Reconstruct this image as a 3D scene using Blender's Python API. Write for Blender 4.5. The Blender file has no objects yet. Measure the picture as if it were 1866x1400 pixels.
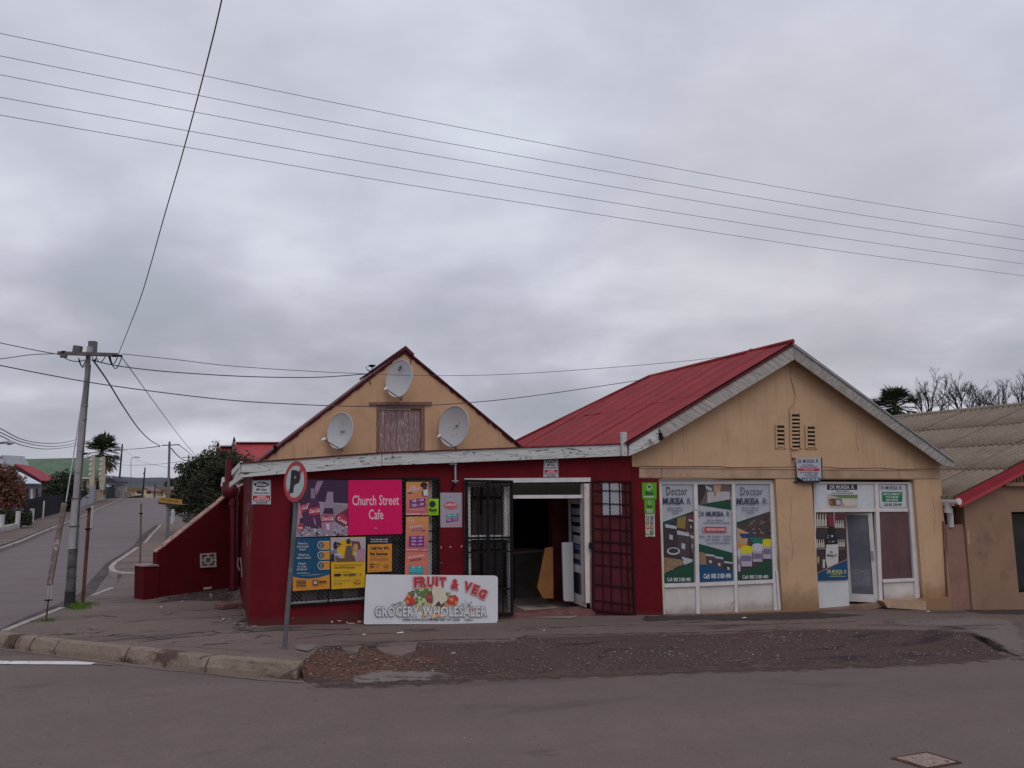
import bpy, bmesh, math, random
from mathutils import Vector, Matrix, noise
from mathutils.geometry import delaunay_2d_cdt
R = math.radians
random.seed(7)
scn = bpy.context.scene
COL = scn.collection

# ------------------------------------------------------------------ camera
PW, PH, LENS = 1866.0, 1400.0, 26.0
FPX = LENS / 36.0 * PW
PITCH, ROLL, CAMZ = R(7.56), R(0.5), 2.3
cam_d = bpy.data.cameras.new('camera')
cam = bpy.data.objects.new('camera', cam_d); COL.objects.link(cam)
cam_d.lens = LENS; cam_d.sensor_width = 36; cam_d.sensor_fit = 'HORIZONTAL'
cam_d.clip_start = 0.1; cam_d.clip_end = 12000
CM = Matrix.Rotation(R(90) + PITCH, 3, 'X') @ Matrix.Rotation(-ROLL, 3, 'Z')
cam.matrix_world = Matrix.Translation((0, 0, CAMZ)) @ CM.to_4x4()
scn.camera = cam

# ------------------------------------------------------------------ world, sun, exposure
SUN_EL, SUN_AZ = R(52), R(20)         # azimuth east of straight behind the viewer
world = bpy.data.worlds.new('World'); scn.world = world; world.use_nodes = True
def build_sky():
    nt = world.node_tree; N = nt.nodes; L = nt.links; N.clear()
    def nd(t, **k):
        n = N.new(t)
        for a, b in k.items(): setattr(n, a, b)
        return n
    def mth(op, a, b=None, c=None):
        n = nd('ShaderNodeMath', operation=op)
        for i, v in enumerate((a, b, c)):
            if v is None: continue
            if isinstance(v, (int, float)): n.inputs[i].default_value = v
            else: L.new(v, n.inputs[i])
        return n.outputs[0]
    def ramp(fac, stops):
        n = nd('ShaderNodeValToRGB'); e = n.color_ramp.elements
        while len(e) < len(stops): e.new(0.5)
        for x, (p, c) in zip(e, stops): x.position = p; x.color = (*c, 1)
        L.new(fac, n.inputs[0]); return n.outputs[0]
    def mix(f, a, b, bt='MIX'):
        n = nd('ShaderNodeMix', data_type='RGBA', blend_type=bt)
        for s, v in ((n.inputs[0], f), (n.inputs[6], a), (n.inputs[7], b)):
            if isinstance(v, (int, float)): s.default_value = v
            elif isinstance(v, tuple): s.default_value = (*v, 1)
            else: L.new(v, s)
        return n.outputs[2]
    tc = nd('ShaderNodeTexCoord'); sp = nd('ShaderNodeSeparateXYZ'); L.new(tc.outputs['Generated'], sp.inputs[0])
    z = mth('MAXIMUM', sp.outputs[2], 0.0)
    den = mth('ADD', z, 0.20)
    cb = nd('ShaderNodeCombineXYZ')
    L.new(mth('DIVIDE', sp.outputs[0], den), cb.inputs[0]); L.new(mth('DIVIDE', sp.outputs[1], den), cb.inputs[1])
    def nz(scale, detail, rough, dist, sx=1, sy=1, off=0, rot=0):
        m = nd('ShaderNodeMapping'); m.inputs['Scale'].default_value = (sx, sy, 1); m.inputs['Location'].default_value = (off, off*.7, off*.3)
        m.inputs['Rotation'].default_value = (0, 0, rot)
        L.new(cb.outputs[0], m.inputs[0]); n = nd('ShaderNodeTexNoise'); n.inputs['Scale'].default_value = scale
        n.inputs['Detail'].default_value = detail; n.inputs['Roughness'].default_value = rough; n.inputs['Distortion'].default_value = dist
        L.new(m.outputs[0], n.inputs[0]); return n.outputs[0]
    big = nz(0.75, 4, 0.5, 0.1, 0.85, 1.1, 3.1, R(-14))
    med = nz(1.8, 4, 0.5, 0.15, 0.8, 1.15, 7.7, R(-14))
    fin = nz(3.4, 4, 0.5, 0.15, 0.75, 1.2, 1.7, R(-14))
    v = mth('ADD', mth('MULTIPLY', big, 0.50), mth('ADD', mth('MULTIPLY', med, 0.36), mth('MULTIPLY', fin, 0.14)))
    m3 = nd('ShaderNodeMapping'); m3.inputs['Scale'].default_value = (4.2, 4.2, 8.5); m3.inputs['Rotation'].default_value = (0, R(-9), 0); L.new(tc.outputs['Generated'], m3.inputs[0])
    n3 = nd('ShaderNodeTexNoise'); n3.inputs['Scale'].default_value = 1.0; n3.inputs['Detail'].default_value = 5; n3.inputs['Roughness'].default_value = .5; n3.inputs['Distortion'].default_value = .15; L.new(m3.outputs[0], n3.inputs[0])
    v = mth('ADD', mth('MULTIPLY', v, .52), mth('MULTIPLY', n3.outputs[0], .48))
    # elevation: brighter and smoother overhead, darker slate banks low down, pale strip at the horizon
    hi = ramp(v, [(0.40, (.54, .56, .655)), (0.5, (.625, .645, .745)), (0.59, (.715, .745, .84))])
    lo = ramp(v, [(0.40, (.345, .36, .415)), (0.47, (.415, .415, .48)), (0.53, (.51, .505, .585)), (0.60, (.68, .68, .76))])
    el = nd('ShaderNodeMapRange', interpolation_type='SMOOTHSTEP'); el.inputs[1].default_value = 0.10; el.inputs[2].default_value = 0.44
    L.new(z, el.inputs[0])
    c = mix(el.outputs[0], lo, hi)
    hz = nd('ShaderNodeMapRange', interpolation_type='SMOOTHSTEP'); hz.inputs[1].default_value = 0.0; hz.inputs[2].default_value = 0.075
    hz.inputs[3].default_value = 0.55; hz.inputs[4].default_value = 0.0
    L.new(z, hz.inputs[0])
    c = mix(hz.outputs[0], c, (.52, .57, .65))
    wd_ = ray(1450, 440).normalized(); dp = nd('ShaderNodeVectorMath', operation='DOT_PRODUCT'); L.new(tc.outputs['Generated'], dp.inputs[0]); dp.inputs[1].default_value = wd_
    wg = nd('ShaderNodeMapRange', interpolation_type='SMOOTHSTEP'); wg.inputs[1].default_value = .955; wg.inputs[2].default_value = 1.0; wg.inputs[3].default_value = 0; wg.inputs[4].default_value = .45; L.new(dp.outputs['Value'], wg.inputs[0])
    c = mix(mth('MULTIPLY', wg.outputs[0], mth('MULTIPLY', n3.outputs[0], 1.4)), c, (.66, .60, .595))
    sky = nd('ShaderNodeTexSky', sky_type='NISHITA', sun_disc=False, sun_elevation=SUN_EL, sun_rotation=R(180) - SUN_AZ)
    sc = nd('ShaderNodeMix', data_type='RGBA', blend_type='MULTIPLY'); sc.inputs[0].default_value = 1
    L.new(c, sc.inputs[6]); sc.inputs[7].default_value = (10, 10, 10, 1)
    tot = mix(0.93, sky.outputs[0], sc.outputs[2])
    bg = nd('ShaderNodeBackground'); bg.inputs[1].default_value = 0.10; L.new(tot, bg.inputs[0])
    out = nd('ShaderNodeOutputWorld'); L.new(bg.outputs[0], out.inputs[0])
sun_d = bpy.data.lights.new('sun', 'SUN'); sun_d.energy = 0.75; sun_d.angle = R(40); sun_d.color = (1.0, .955, .91)
sun = bpy.data.objects.new('sun', sun_d); COL.objects.link(sun)
sdir = Vector((math.sin(SUN_AZ)*math.cos(SUN_EL), -math.cos(SUN_AZ)*math.cos(SUN_EL), math.sin(SUN_EL)))
sun.rotation_euler = sdir.to_track_quat('Z', 'Y').to_euler()
sun.location = sdir * 50
scn.view_settings.view_transform = 'Standard'; scn.view_settings.look = 'None'
scn.view_settings.exposure = 0.0; scn.view_settings.gamma = 1.0; scn.view_settings.use_curve_mapping = False
scn.render.engine = 'CYCLES'
scn.cycles.use_denoising = True
scn.cycles.max_bounces = 6
scn.cycles.transparent_max_bounces = 12

# (the sky is built right after the ray helper below)
# ------------------------------------------------------------------ pixel helpers (used while building, to measure the photograph)
CAMP = Vector((0, 0, CAMZ))
def ray(px, py):
    d = CM @ Vector(((px - PW/2) / FPX, -(py - PH/2) / FPX, -1.0))
    return d
build_sky()
def at(px, py, Y):
    d = ray(px, py); return CAMP + d * (Y / d.y)

class Plane:
    """vertical surface frame: O on the ground, u to the right, w up, n towards the viewer"""
    def __init__(s, O, u, n=None, w=None):
        s.O = Vector(O); s.u = Vector(u).normalized()
        s.w = Vector(w).normalized() if w is not None else Vector((0, 0, 1))
        n0 = s.u.cross(s.w)
        s.n = Vector(n).normalized() if n is not None else n0.normalized()
    def pt(s, a, b, d=0.0): return s.O + s.u*a + s.w*b + s.n*d
    def hit(s, px, py, d=0.0):
        r = ray(px, py); o = s.O + s.n*d
        return CAMP + r * ((o - CAMP).dot(s.n) / r.dot(s.n))
    def ab(s, px, py, d=0.0):
        h = s.hit(px, py, d) - s.O
        M2 = Matrix((s.u, s.w, s.n)).transposed().inverted()
        c = M2 @ h
        return c.x, c.y
def plane_pts(p0, p1):
    u = Vector((p1.x-p0.x, p1.y-p0.y, 0)); return Plane(p0, u)

PHI_A, PHI_B = R(22), R(15)
uA = Vector((math.cos(PHI_A), math.sin(PHI_A), 0)); vA = Vector((-math.sin(PHI_A), math.cos(PHI_A), 0))
r0 = ray(452, 1140); O_A = CAMP + r0 * (-CAMZ / r0.z)
PA = Plane(O_A, uA)
pj = PA.hit(1160, 1122)
uB = Vector((math.cos(PHI_B), math.sin(PHI_B), -0.012)).normalized()
PB = Plane(pj, uB, n=Vector((uB.y, -uB.x, 0)))
# ground profile along the front, read off the foot of the walls
prof = []
for P_, x, y in ((PA, 452, 1140), (PA, 660, 1137), (PA, 905, 1128), (PA, 1080, 1121), (PA, 1160, 1122), (PB, 1300, 1119), (PB, 1425, 1116), (PB, 1600, 1108), (PB, 1738, 1112)):
    h = P_.hit(x, y); prof.append(((h-O_A).dot(uA), h.z))
prof.sort()
def sst(a, b, x):
    t = max(0.0, min(1.0, (x-a)/(b-a))); return t*t*(3-2*t)
def st(x, y):
    d = Vector((x-O_A.x, y-O_A.y, 0)); return d.dot(uA), d.dot(vA)
sl_end = (prof[-1][1]-prof[3][1]) / (prof[-1][0]-prof[3][0])
def prof_z(s):
    if s <= prof[0][0]: return 0.0
    if s >= prof[-1][0]: return prof[-1][1] + sl_end*min(s-prof[-1][0], 25)
    for (s0, z0), (s1, z1) in zip(prof, prof[1:]):
        if s <= s1: return z0 + (z1-z0)*(s-s0)/(s1-s0)
def zg(x, y):
    s, t = st(x, y)
    z = sum(prof_z(s+k*0.5)*w for k, w in ((-2, .1), (-1, .2), (0, .4), (1, .2), (2, .1))) if s > -1.5 else 0.0
    return z - 0.4*sst(5, 34, t)*sst(6, 0, s)
def gh(px, py, dz=0.0):
    r = ray(px, py); z = 0.0
    for _ in range(60):
        if r.z > -1e-4: break
        k = (z + dz - CAMZ) / r.z; p = CAMP + r*k
        z2 = zg(p.x, p.y)
        if abs(z2 - z) < 1e-4: break
        z = z*0.4 + z2*0.6
    return Vector((p.x, p.y, z + dz))

# ------------------------------------------------------------------ materials
_M = {}
def mat(name, col, rough=.8, var=.12, scale=2.0, fine=0.0, fscale=60, bump=0.0, bscale=60, metal=0.0, spec=.3,
        dirt=None, dscale=3.0, dthr=.58, dsoft=.08, stretch=None, rand=False, base=None, rotz=0.0, streak=None):
    if name in _M: return _M[name]
    m = bpy.data.materials.new(name); m.use_nodes = True; _M[name] = m
    nt = m.node_tree; N = nt.nodes; L = nt.links
    b = N['Principled BSDF']; b.inputs['Roughness'].default_value = rough; b.inputs['Metallic'].default_value = metal
    b.inputs['Specular IOR Level'].default_value = spec
    tc = N.new('ShaderNodeTexCoord'); vec = tc.outputs['Object']
    if rand:
        oi = N.new('ShaderNodeObjectInfo'); ad = N.new('ShaderNodeVectorMath'); ad.operation = 'MULTIPLY_ADD'
        cb = N.new('ShaderNodeCombineXYZ')
        for i in range(3): L.new(oi.outputs['Random'], cb.inputs[i])
        L.new(cb.outputs[0], ad.inputs[0]); ad.inputs[1].default_value = (37, 53, 71); L.new(vec, ad.inputs[2]); vec = ad.outputs[0]
    if stretch or rotz:
        mp = N.new('ShaderNodeMapping'); mp.vector_type = 'TEXTURE' if False else 'POINT'
        mp.inputs['Rotation'].default_value = (0, 0, rotz)
        L.new(vec, mp.inputs[0]); vec = mp.outputs[0]
        if stretch:
            mp2 = N.new('ShaderNodeMapping'); mp2.inputs['Scale'].default_value = stretch; L.new(vec, mp2.inputs[0]); vec = mp2.outputs[0]
    def nz(sc, det=6, ro=.6, di=0.0):
        n = N.new('ShaderNodeTexNoise'); n.inputs['Scale'].default_value = sc; n.inputs['Detail'].default_value = det
        n.inputs['Roughness'].default_value = ro; n.inputs['Distortion'].default_value = di; L.new(vec, n.inputs[0]); return n.outputs[0]
    def mr(x, a, b_, c=0.0, d=1.0):
        n = N.new('ShaderNodeMapRange'); n.interpolation_type = 'SMOOTHSTEP'
        for i, v in enumerate((a, b_, c, d)): n.inputs[i+1].default_value = v
        L.new(x, n.inputs[0]); return n.outputs[0]
    def mix(f, a, c, bt='MIX'):
        n = N.new('ShaderNodeMix'); n.data_type = 'RGBA'; n.blend_type = bt
        for s_, v in ((n.inputs[0], f), (n.inputs[6], a), (n.inputs[7], c)):
            if isinstance(v, (int, float)): s_.default_value = v
            elif isinstance(v, tuple): s_.default_value = (*v[:3], 1)
            else: L.new(v, s_)
        return n.outputs[2]
    c = tuple(col)
    if var:
        lo = tuple(max(0, x*(1-var)) for x in c); hi = tuple(min(1, x*(1+var)) for x in c)
        out = mix(mr(nz(scale), .3, .7), lo, hi)
    else: out = mix(0.0, c, c)
    if fine:
        out = mix(fine, out, mix(mr(nz(fscale, 3, .7), .35, .65), tuple(x*.35 for x in c), tuple(min(1, x*1.9) for x in c)))
    if dirt:
        out = mix(mr(nz(dscale, 8, .65, .4), dthr, dthr+dsoft), out, tuple(dirt))
    if streak:   # rain streaks: (colour, strength)
        ms = N.new('ShaderNodeMapping'); ms.inputs['Scale'].default_value = (9, 9, .45); L.new(vec, ms.inputs[0])
        ns = N.new('ShaderNodeTexNoise'); ns.inputs['Scale'].default_value = 1; ns.inputs['Detail'].default_value = 5; ns.inputs['Roughness'].default_value = .6; L.new(ms.outputs[0], ns.inputs[0])
        k1 = N.new('ShaderNodeMath'); k1.operation = 'MULTIPLY'; L.new(mr(ns.outputs[0], .50, .72, 0, streak[1]), k1.inputs[0]); L.new(mr(nz(.8, 4), .42, .60), k1.inputs[1])
        out = mix(k1.outputs[0], out, tuple(streak[0]))
    if base:     # splash dirt low on a wall: (height, colour, strength)
        sp = N.new('ShaderNodeSeparateXYZ'); L.new(tc.outputs['Object'], sp.inputs[0])
        ad = N.new('ShaderNodeMath'); ad.operation = 'MULTIPLY_ADD'; L.new(nz(3.5, 8, .7), ad.inputs[0]); ad.inputs[1].default_value = -1.4*base[0]
        L.new(sp.outputs[2], ad.inputs[2])
        out = mix(mr(ad.outputs[0], -.75*base[0], base[0]*.35 + base[3] if len(base) > 3 else base[0]*.35, base[2], 0.0), out, tuple(base[1]))
    L.new(out, b.inputs['Base Color'])
    if bump:
        bn = N.new('ShaderNodeBump'); bn.inputs['Strength'].default_value = 1.0; bn.inputs['Distance'].default_value = bump
        L.new(nz(bscale, 5, .65), bn.inputs['Height']); L.new(bn.outputs[0], b.inputs['Normal'])
    return m
def flat(name, col, rough=.6):     # flat print or simple paint
    return mat(name, col, rough=rough, var=.05, scale=9, spec=.25)

def m_peel(name, paint, wood, rotz=0.0, amount=.55, grain=7.0, zs=9.0, xs=.9, line=.05, stretch=None, roty=0.0):
    """old painted board: grain lines and peeled patches"""
    if name in _M: return _M[name]
    m = bpy.data.materials.new(name); m.use_nodes = True; _M[name] = m
    nt = m.node_tree; N = nt.nodes; L = nt.links; b = N['Principled BSDF']; b.inputs['Roughness'].default_value = .85
    b.inputs['Specular IOR Level'].default_value = .2
    tc = N.new('ShaderNodeTexCoord'); mp = N.new('ShaderNodeMapping'); mp.inputs['Rotation'].default_value = (0, 0, rotz)
    L.new(tc.outputs['Object'], mp.inputs[0])
    if roty: mr_ = N.new('ShaderNodeMapping'); mr_.inputs['Rotation'].default_value = (0, roty, 0); L.new(mp.outputs[0], mr_.inputs[0]); mp = mr_
    mp2 = N.new('ShaderNodeMapping'); mp2.inputs['Scale'].default_value = stretch or (xs, 1, zs); L.new(mp.outputs[0], mp2.inputs[0])
    n1 = N.new('ShaderNodeTexNoise'); n1.inputs['Scale'].default_value = 1.0; n1.inputs['Detail'].default_value = 2; n1.inputs['Distortion'].default_value = .6; L.new(mp2.outputs[0], n1.inputs[0])
    mu = N.new('ShaderNodeMath'); mu.operation = 'MULTIPLY'; mu.inputs[1].default_value = grain; L.new(n1.outputs[0], mu.inputs[0])
    pp = N.new('ShaderNodeMath'); pp.operation = 'PINGPONG'; pp.inputs[1].default_value = .5; L.new(mu.outputs[0], pp.inputs[0])
    ln = N.new('ShaderNodeMapRange'); ln.inputs[1].default_value = line; ln.inputs[2].default_value = line*2.2; ln.inputs[3].default_value = 1; ln.inputs[4].default_value = 0; L.new(pp.outputs[0], ln.inputs[0])
    n2 = N.new('ShaderNodeTexNoise'); n2.inputs['Scale'].default_value = 1.7; n2.inputs['Detail'].default_value = 7; n2.inputs['Roughness'].default_value = .7; L.new(mp2.outputs[0], n2.inputs[0])
    mk = N.new('ShaderNodeMapRange'); mk.inputs[1].default_value = 1-amount-.06; mk.inputs[2].default_value = 1-amount+.06; L.new(n2.outputs[0], mk.inputs[0])
    mm = N.new('ShaderNodeMath'); mm.operation = 'MULTIPLY'; L.new(ln.outputs[0], mm.inputs[0]); L.new(mk.outputs[0], mm.inputs[1])
    n3 = N.new('ShaderNodeTexNoise'); n3.inputs['Scale'].default_value = 3; n3.inputs['Detail'].default_value = 8; L.new(mp2.outputs[0], n3.inputs[0])
    ad = N.new('ShaderNodeMix'); ad.data_type = 'RGBA'; L.new(n3.outputs[0], ad.inputs[0]); ad.inputs[6].default_value = (*[x*.78 for x in paint], 1); ad.inputs[7].default_value = (*[min(1, x*1.15) for x in paint], 1)
    fx = N.new('ShaderNodeMix'); fx.data_type = 'RGBA'; L.new(mm.outputs[0], fx.inputs[0]); L.new(ad.outputs[2], fx.inputs[6]); fx.inputs[7].default_value = (*wood, 1)
    L.new(fx.outputs[2], b.inputs['Base Color'])
    bn = N.new('ShaderNodeBump'); bn.invert = True; bn.inputs['Distance'].default_value = .006; L.new(mm.outputs[0], bn.inputs['Height']); L.new(bn.outputs[0], b.inputs['Normal'])
    return m

def m_ground(name, col, crack=0.0, cscale=.6, patch=None, speck=.25, light=(.4, .36, .34), bump=.006, pscale=.35, rough=.9, var=.16, lthr=.66, feather=False, clay=None):
    """worn asphalt: aggregate grain, wear patches, hairline cracks, pale grit"""
    if name in _M: return _M[name]
    m = bpy.data.materials.new(name); m.use_nodes = True; _M[name] = m
    nt = m.node_tree; N = nt.nodes; L = nt.links; b = N['Principled BSDF']; b.inputs['Specular IOR Level'].default_value = .25
    tc = N.new('ShaderNodeTexCoord'); vec = tc.outputs['Object']
    def nz(sc, det=6, ro=.6, di=0.0, v=vec):
        n = N.new('ShaderNodeTexNoise'); n.inputs['Scale'].default_value = sc; n.inputs['Detail'].default_value = det
        n.inputs['Roughness'].default_value = ro; n.inputs['Distortion'].default_value = di; L.new(v, n.inputs[0]); return n
    def mr(x, a, b_, c=0.0, d=1.0):
        n = N.new('ShaderNodeMapRange'); n.interpolation_type = 'SMOOTHSTEP'
        for i, v in enumerate((a, b_, c, d)): n.inputs[i+1].default_value = v
        L.new(x, n.inputs[0]); return n.outputs[0]
    def mix(f, a, c, bt='MIX'):
        n = N.new('ShaderNodeMix'); n.data_type = 'RGBA'; n.blend_type = bt
        for s_, v in ((n.inputs[0], f), (n.inputs[6], a), (n.inputs[7], c)):
            if isinstance(v, (int, float)): s_.default_value = v
            elif isinstance(v, tuple): s_.default_value = (*v[:3], 1)
            else: L.new(v, s_)
        return n.outputs[2]
    c = col
    mp = N.new('ShaderNodeMapping'); mp.inputs['Rotation'].default_value = (0, 0, -PHI_A); L.new(vec, mp.inputs[0])
    mq = N.new('ShaderNodeMapping'); mq.inputs['Scale'].default_value = (.35, 1.5, 1); L.new(mp.outputs[0], mq.inputs[0])
    out = mix(mr(nz(pscale, 7, .62, .3, mq.outputs[0]).outputs[0], .32, .68), tuple(x*(1-var) for x in c), tuple(x*(1+var) for x in c))
    out = mix(mr(nz(2.2, 7, .65).outputs[0], .35, .65, 0, .5), out, tuple(x*.82 for x in c))
    g = nz(75, 3, .75).outputs[0]
    out = mix(speck, out, mix(mr(g, .38, .62), tuple(x*.45 for x in c), tuple(x*1.7 for x in c)))
    out = mix(speck*.9, out, mix(mr(nz(24, 4, .7).outputs[0], .36, .64), tuple(x*.66 for x in c), tuple(x*1.38 for x in c)))
    # pale grit
    vo = N.new('ShaderNodeTexVoronoi'); vo.inputs['Scale'].default_value = 26; L.new(vec, vo.inputs[0])
    gm = N.new('ShaderNodeMath'); gm.operation = 'MULTIPLY'; L.new(mr(vo.outputs['Distance'], .10, .16, 1, 0), gm.inputs[0])
    L.new(mr(nz(9, 4, .7).outputs[0], lthr-.02, lthr+.03), gm.inputs[1])
    out = mix(gm.outputs[0], out, light)
    if patch:
        out = mix(mr(nz(.8, 8, .7, .5, mq.outputs[0]).outputs[0], patch[1], patch[1]+.06), out, tuple(patch[0]))
    if crack:
        nn = nz(2.5, 6, .7)
        add = N.new('ShaderNodeMix'); add.data_type = 'RGBA'; add.blend_type = 'LINEAR_LIGHT'; add.inputs[0].default_value = .22; L.new(vec, add.inputs[6]); L.new(nn.outputs[1], add.inputs[7])
        v2 = N.new('ShaderNodeTexVoronoi'); v2.feature = 'DISTANCE_TO_EDGE'; v2.inputs['Scale'].default_value = cscale; L.new(add.outputs[2], v2.inputs[0])
        ck = N.new('ShaderNodeMath'); ck.operation = 'MULTIPLY'; L.new(mr(v2.outputs[0], .008, .03, 1, 0), ck.inputs[0]); L.new(mr(nz(.9, 4).outputs[0], .42, .56), ck.inputs[1])
        sc = N.new('ShaderNodeMath'); sc.operation = 'MULTIPLY'; sc.inputs[1].default_value = crack; L.new(ck.outputs[0], sc.inputs[0])
        out = mix(sc.outputs[0], out, (.012, .010, .010))
    if clay:     # orange subsoil exposed around a spot: (x, y, sx, sy, angle, colour)
        def shift(ang, loc, sc):
            a = N.new('ShaderNodeVectorMath'); a.operation = 'SUBTRACT'; a.inputs[1].default_value = loc; L.new(vec, a.inputs[0])
            r = N.new('ShaderNodeMapping'); r.inputs['Rotation'].default_value = (0, 0, -ang); L.new(a.outputs[0], r.inputs[0])
            s2 = N.new('ShaderNodeVectorMath'); s2.operation = 'MULTIPLY'; s2.inputs[1].default_value = sc; L.new(r.outputs[0], s2.inputs[0])
            l = N.new('ShaderNodeVectorMath'); l.operation = 'LENGTH'; L.new(s2.outputs[0], l.inputs[0]); return l.outputs['Value']
        dd = shift(clay[4], (clay[0], clay[1], 0), (1/clay[2], 1/clay[3], 0))
        ad = N.new('ShaderNodeMath'); ad.operation = 'MULTIPLY_ADD'; L.new(nz(3.2, 7, .7).outputs[0], ad.inputs[0]); ad.inputs[1].default_value = 1.5; L.new(dd, ad.inputs[2])
        cc = clay[5]; lay = mix(mr(nz(14, 5, .7).outputs[0], .35, .65), tuple(x*.55 for x in cc), tuple(x*1.3 for x in cc))
        out = mix(mr(ad.outputs[0], 1.45, 1.8, 1, 0), out, lay)
    L.new(out, b.inputs['Base Color'])
    if feather:
        at_ = N.new('ShaderNodeAttribute'); at_.attribute_name = 'edge'
        fa = N.new('ShaderNodeMath'); fa.operation = 'MULTIPLY_ADD'; L.new(nz(4.5, 8, .7).outputs[0], fa.inputs[0]); fa.inputs[1].default_value = 1.6; L.new(at_.outputs['Fac'], fa.inputs[2])
        L.new(mr(fa.outputs[0], .92, 1.5), b.inputs['Alpha'])
    L.new(mr(nz(1.3, 5).outputs[0], .3, .7, rough-.12, min(1, rough+.08)), b.inputs['Roughness'])
    bn = N.new('ShaderNodeBump'); bn.inputs['Distance'].default_value = bump; L.new(g, bn.inputs['Height']); L.new(bn.outputs[0], b.inputs['Normal'])
    return m

def m_glass(name, tint=(.02, .025, .03), rough=.05, alpha=None):
    if name in _M: return _M[name]
    m = mat(name, tint, rough=rough, var=0.3, scale=1.5, spec=.6); return m

# ------------------------------------------------------------------ mesh building
ORG = {}
class MB:
    def __init__(s): s.v = []; s.f = []; s.mi = []; s.mats = []; s.smooth = []
    def m(s, mt):
        if mt not in s.mats: s.mats.append(mt)
        return s.mats.index(mt)
    def add(s, vs, fs, mt, smooth=False):
        o = len(s.v); s.v.extend([Vector(v) for v in vs]); k = s.m(mt)
        for f in fs: s.f.append(tuple(o+i for i in f)); s.mi.append(k); s.smooth.append(smooth)
        return s
    def hexa(s, c, mt):   # 8 corners: 0-3 one face (ccw), 4-7 the opposite
        return s.add(c, [(0, 1, 2, 3), (7, 6, 5, 4), (0, 4, 5, 1), (1, 5, 6, 2), (2, 6, 7, 3), (3, 7, 4, 0)], mt)
    def box(s, P, a0, a1, b0, b1, d0, d1, mt):
        c = [P.pt(a0, b0, d1), P.pt(a1, b0, d1), P.pt(a1, b1, d1), P.pt(a0, b1, d1), P.pt(a0, b0, d0), P.pt(a1, b0, d0), P.pt(a1, b1, d0), P.pt(a0, b1, d0)]
        return s.hexa(c, mt)
    def prism(s, pts, ext, mt):  # pts: planar outline (world), ext: vector to the back
        n = len(pts); vs = list(pts) + [p + ext for p in pts]
        return s.add(vs, [tuple(range(n)), tuple(range(2*n-1, n-1, -1))] + [(i, i+n, (i+1) % n + n, (i+1) % n) for i in range(n)], mt)
    def slab(s, P, pix, d0, d1, mt):
        pts = [P.hit(x, y, d1) for x, y in pix]
        return s.prism(pts[::-1], P.n*(d0-d1), mt)
    def rect(s, P, x0, y0, x1, y1, d0, d1, mt, sl=0.0):
        w = (x1-x0)*sl
        return s.slab(P, [(x0, y0), (x1, y0+w), (x1, y1+w), (x0, y1)], d0, d1, mt)
    def face(s, P, pix, d, mt):
        pts = [P.hit(x, y, d) for x, y in pix][::-1]
        return s.add(pts, [tuple(range(len(pts)))], mt)
    def fr(s, P, x0, y0, x1, y1, d, mt, sl=0.0):
        w = (x1-x0)*sl
        return s.face(P, [(x0, y0), (x1, y0+w), (x1, y1+w), (x0, y1)], d, mt)
    def ell(s, P, cx, cy, rx, ry, d, mt, n=20, rot=0.0):
        c_, s_ = math.cos(rot), math.sin(rot)
        return s.face(P, [(cx + rx*math.cos(t)*c_ - ry*math.sin(t)*s_, cy + rx*math.cos(t)*s_ + ry*math.sin(t)*c_) for t in [2*math.pi*i/n for i in range(n)]], d, mt)
    def tube(s, pts, r, mt, n=6, caps=True, smooth=True):
        pts = [Vector(p) for p in pts]; rs = r if isinstance(r, (list, tuple)) else [r]*len(pts)
        vs = []; fs = []; prev = None
        for i, p in enumerate(pts):
            t = (pts[min(i+1, len(pts)-1)] - pts[max(i-1, 0)]).normalized()
            if prev is None: a = t.orthogonal().normalized()
            else:
                a = prev - t*prev.dot(t); a = a.normalized() if a.length > 1e-6 else t.orthogonal().normalized()
            prev = a; b = t.cross(a)
            for k in range(n):
                q = 2*math.pi*k/n; vs.append(p + (a*math.cos(q) + b*math.sin(q))*rs[i])
        for i in range(len(pts)-1):
            for k in range(n):
                fs.append((i*n+k, i*n+(k+1) % n, (i+1)*n+(k+1) % n, (i+1)*n+k))
        s.add(vs, fs, mt, smooth)
        if caps: s.add([vs[k] for k in range(n)], [tuple(range(n-1, -1, -1))], mt); s.add([vs[-n+k] for k in range(n)], [tuple(range(n))], mt)
        return s
    def bar(s, p0, p1, w, h, mt, up=Vector((0, 0, 1))):
        p0 = Vector(p0); p1 = Vector(p1); t = (p1-p0).normalized()
        x = t.cross(up); x = x.normalized() if x.length > 1e-5 else t.orthogonal().normalized(); y = x.cross(t).normalized()
        c = [p0 + x*sx*w/2 + y*sy*h/2 for sx, sy in ((-1, -1), (1, -1), (1, 1), (-1, 1))] + [p1 + x*sx*w/2 + y*sy*h/2 for sx, sy in ((-1, -1), (1, -1), (1, 1), (-1, 1))]
        return s.hexa(c, mt)
    def build(s, name, parent=None, origin=None, label=None, cat=None, group=None, kind=None, bevel=0.0):
        if parent is not None: origin = ORG[parent.name]
        if origin is None:
            mn = Vector((min(v.x for v in s.v), min(v.y for v in s.v), min(v.z for v in s.v))); mx = Vector((max(v.x for v in s.v), max(v.y for v in s.v), 0))
            origin = Vector(((mn.x+mx.x)/2, (mn.y+mx.y)/2, mn.z))
        me = bpy.data.meshes.new(name); me.from_pydata([v-origin for v in s.v], [], s.f)
        for m_ in s.mats: me.materials.append(m_)
        me.polygons.foreach_set('material_index', s.mi); me.polygons.foreach_set('use_smooth', s.smooth); me.update()
        bm = bmesh.new(); bm.from_mesh(me)
        if bevel == 0 and len(s.f) < 3000: bmesh.ops.recalc_face_normals(bm, faces=[f for f in bm.faces if True]) if s.__dict__.get('recalc') else None
        bm.to_mesh(me); bm.free()
        o = bpy.data.objects.new(name, me); COL.objects.link(o)
        if parent is not None: o.parent = parent
        else: o.location = origin
        ORG[o.name] = origin
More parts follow.
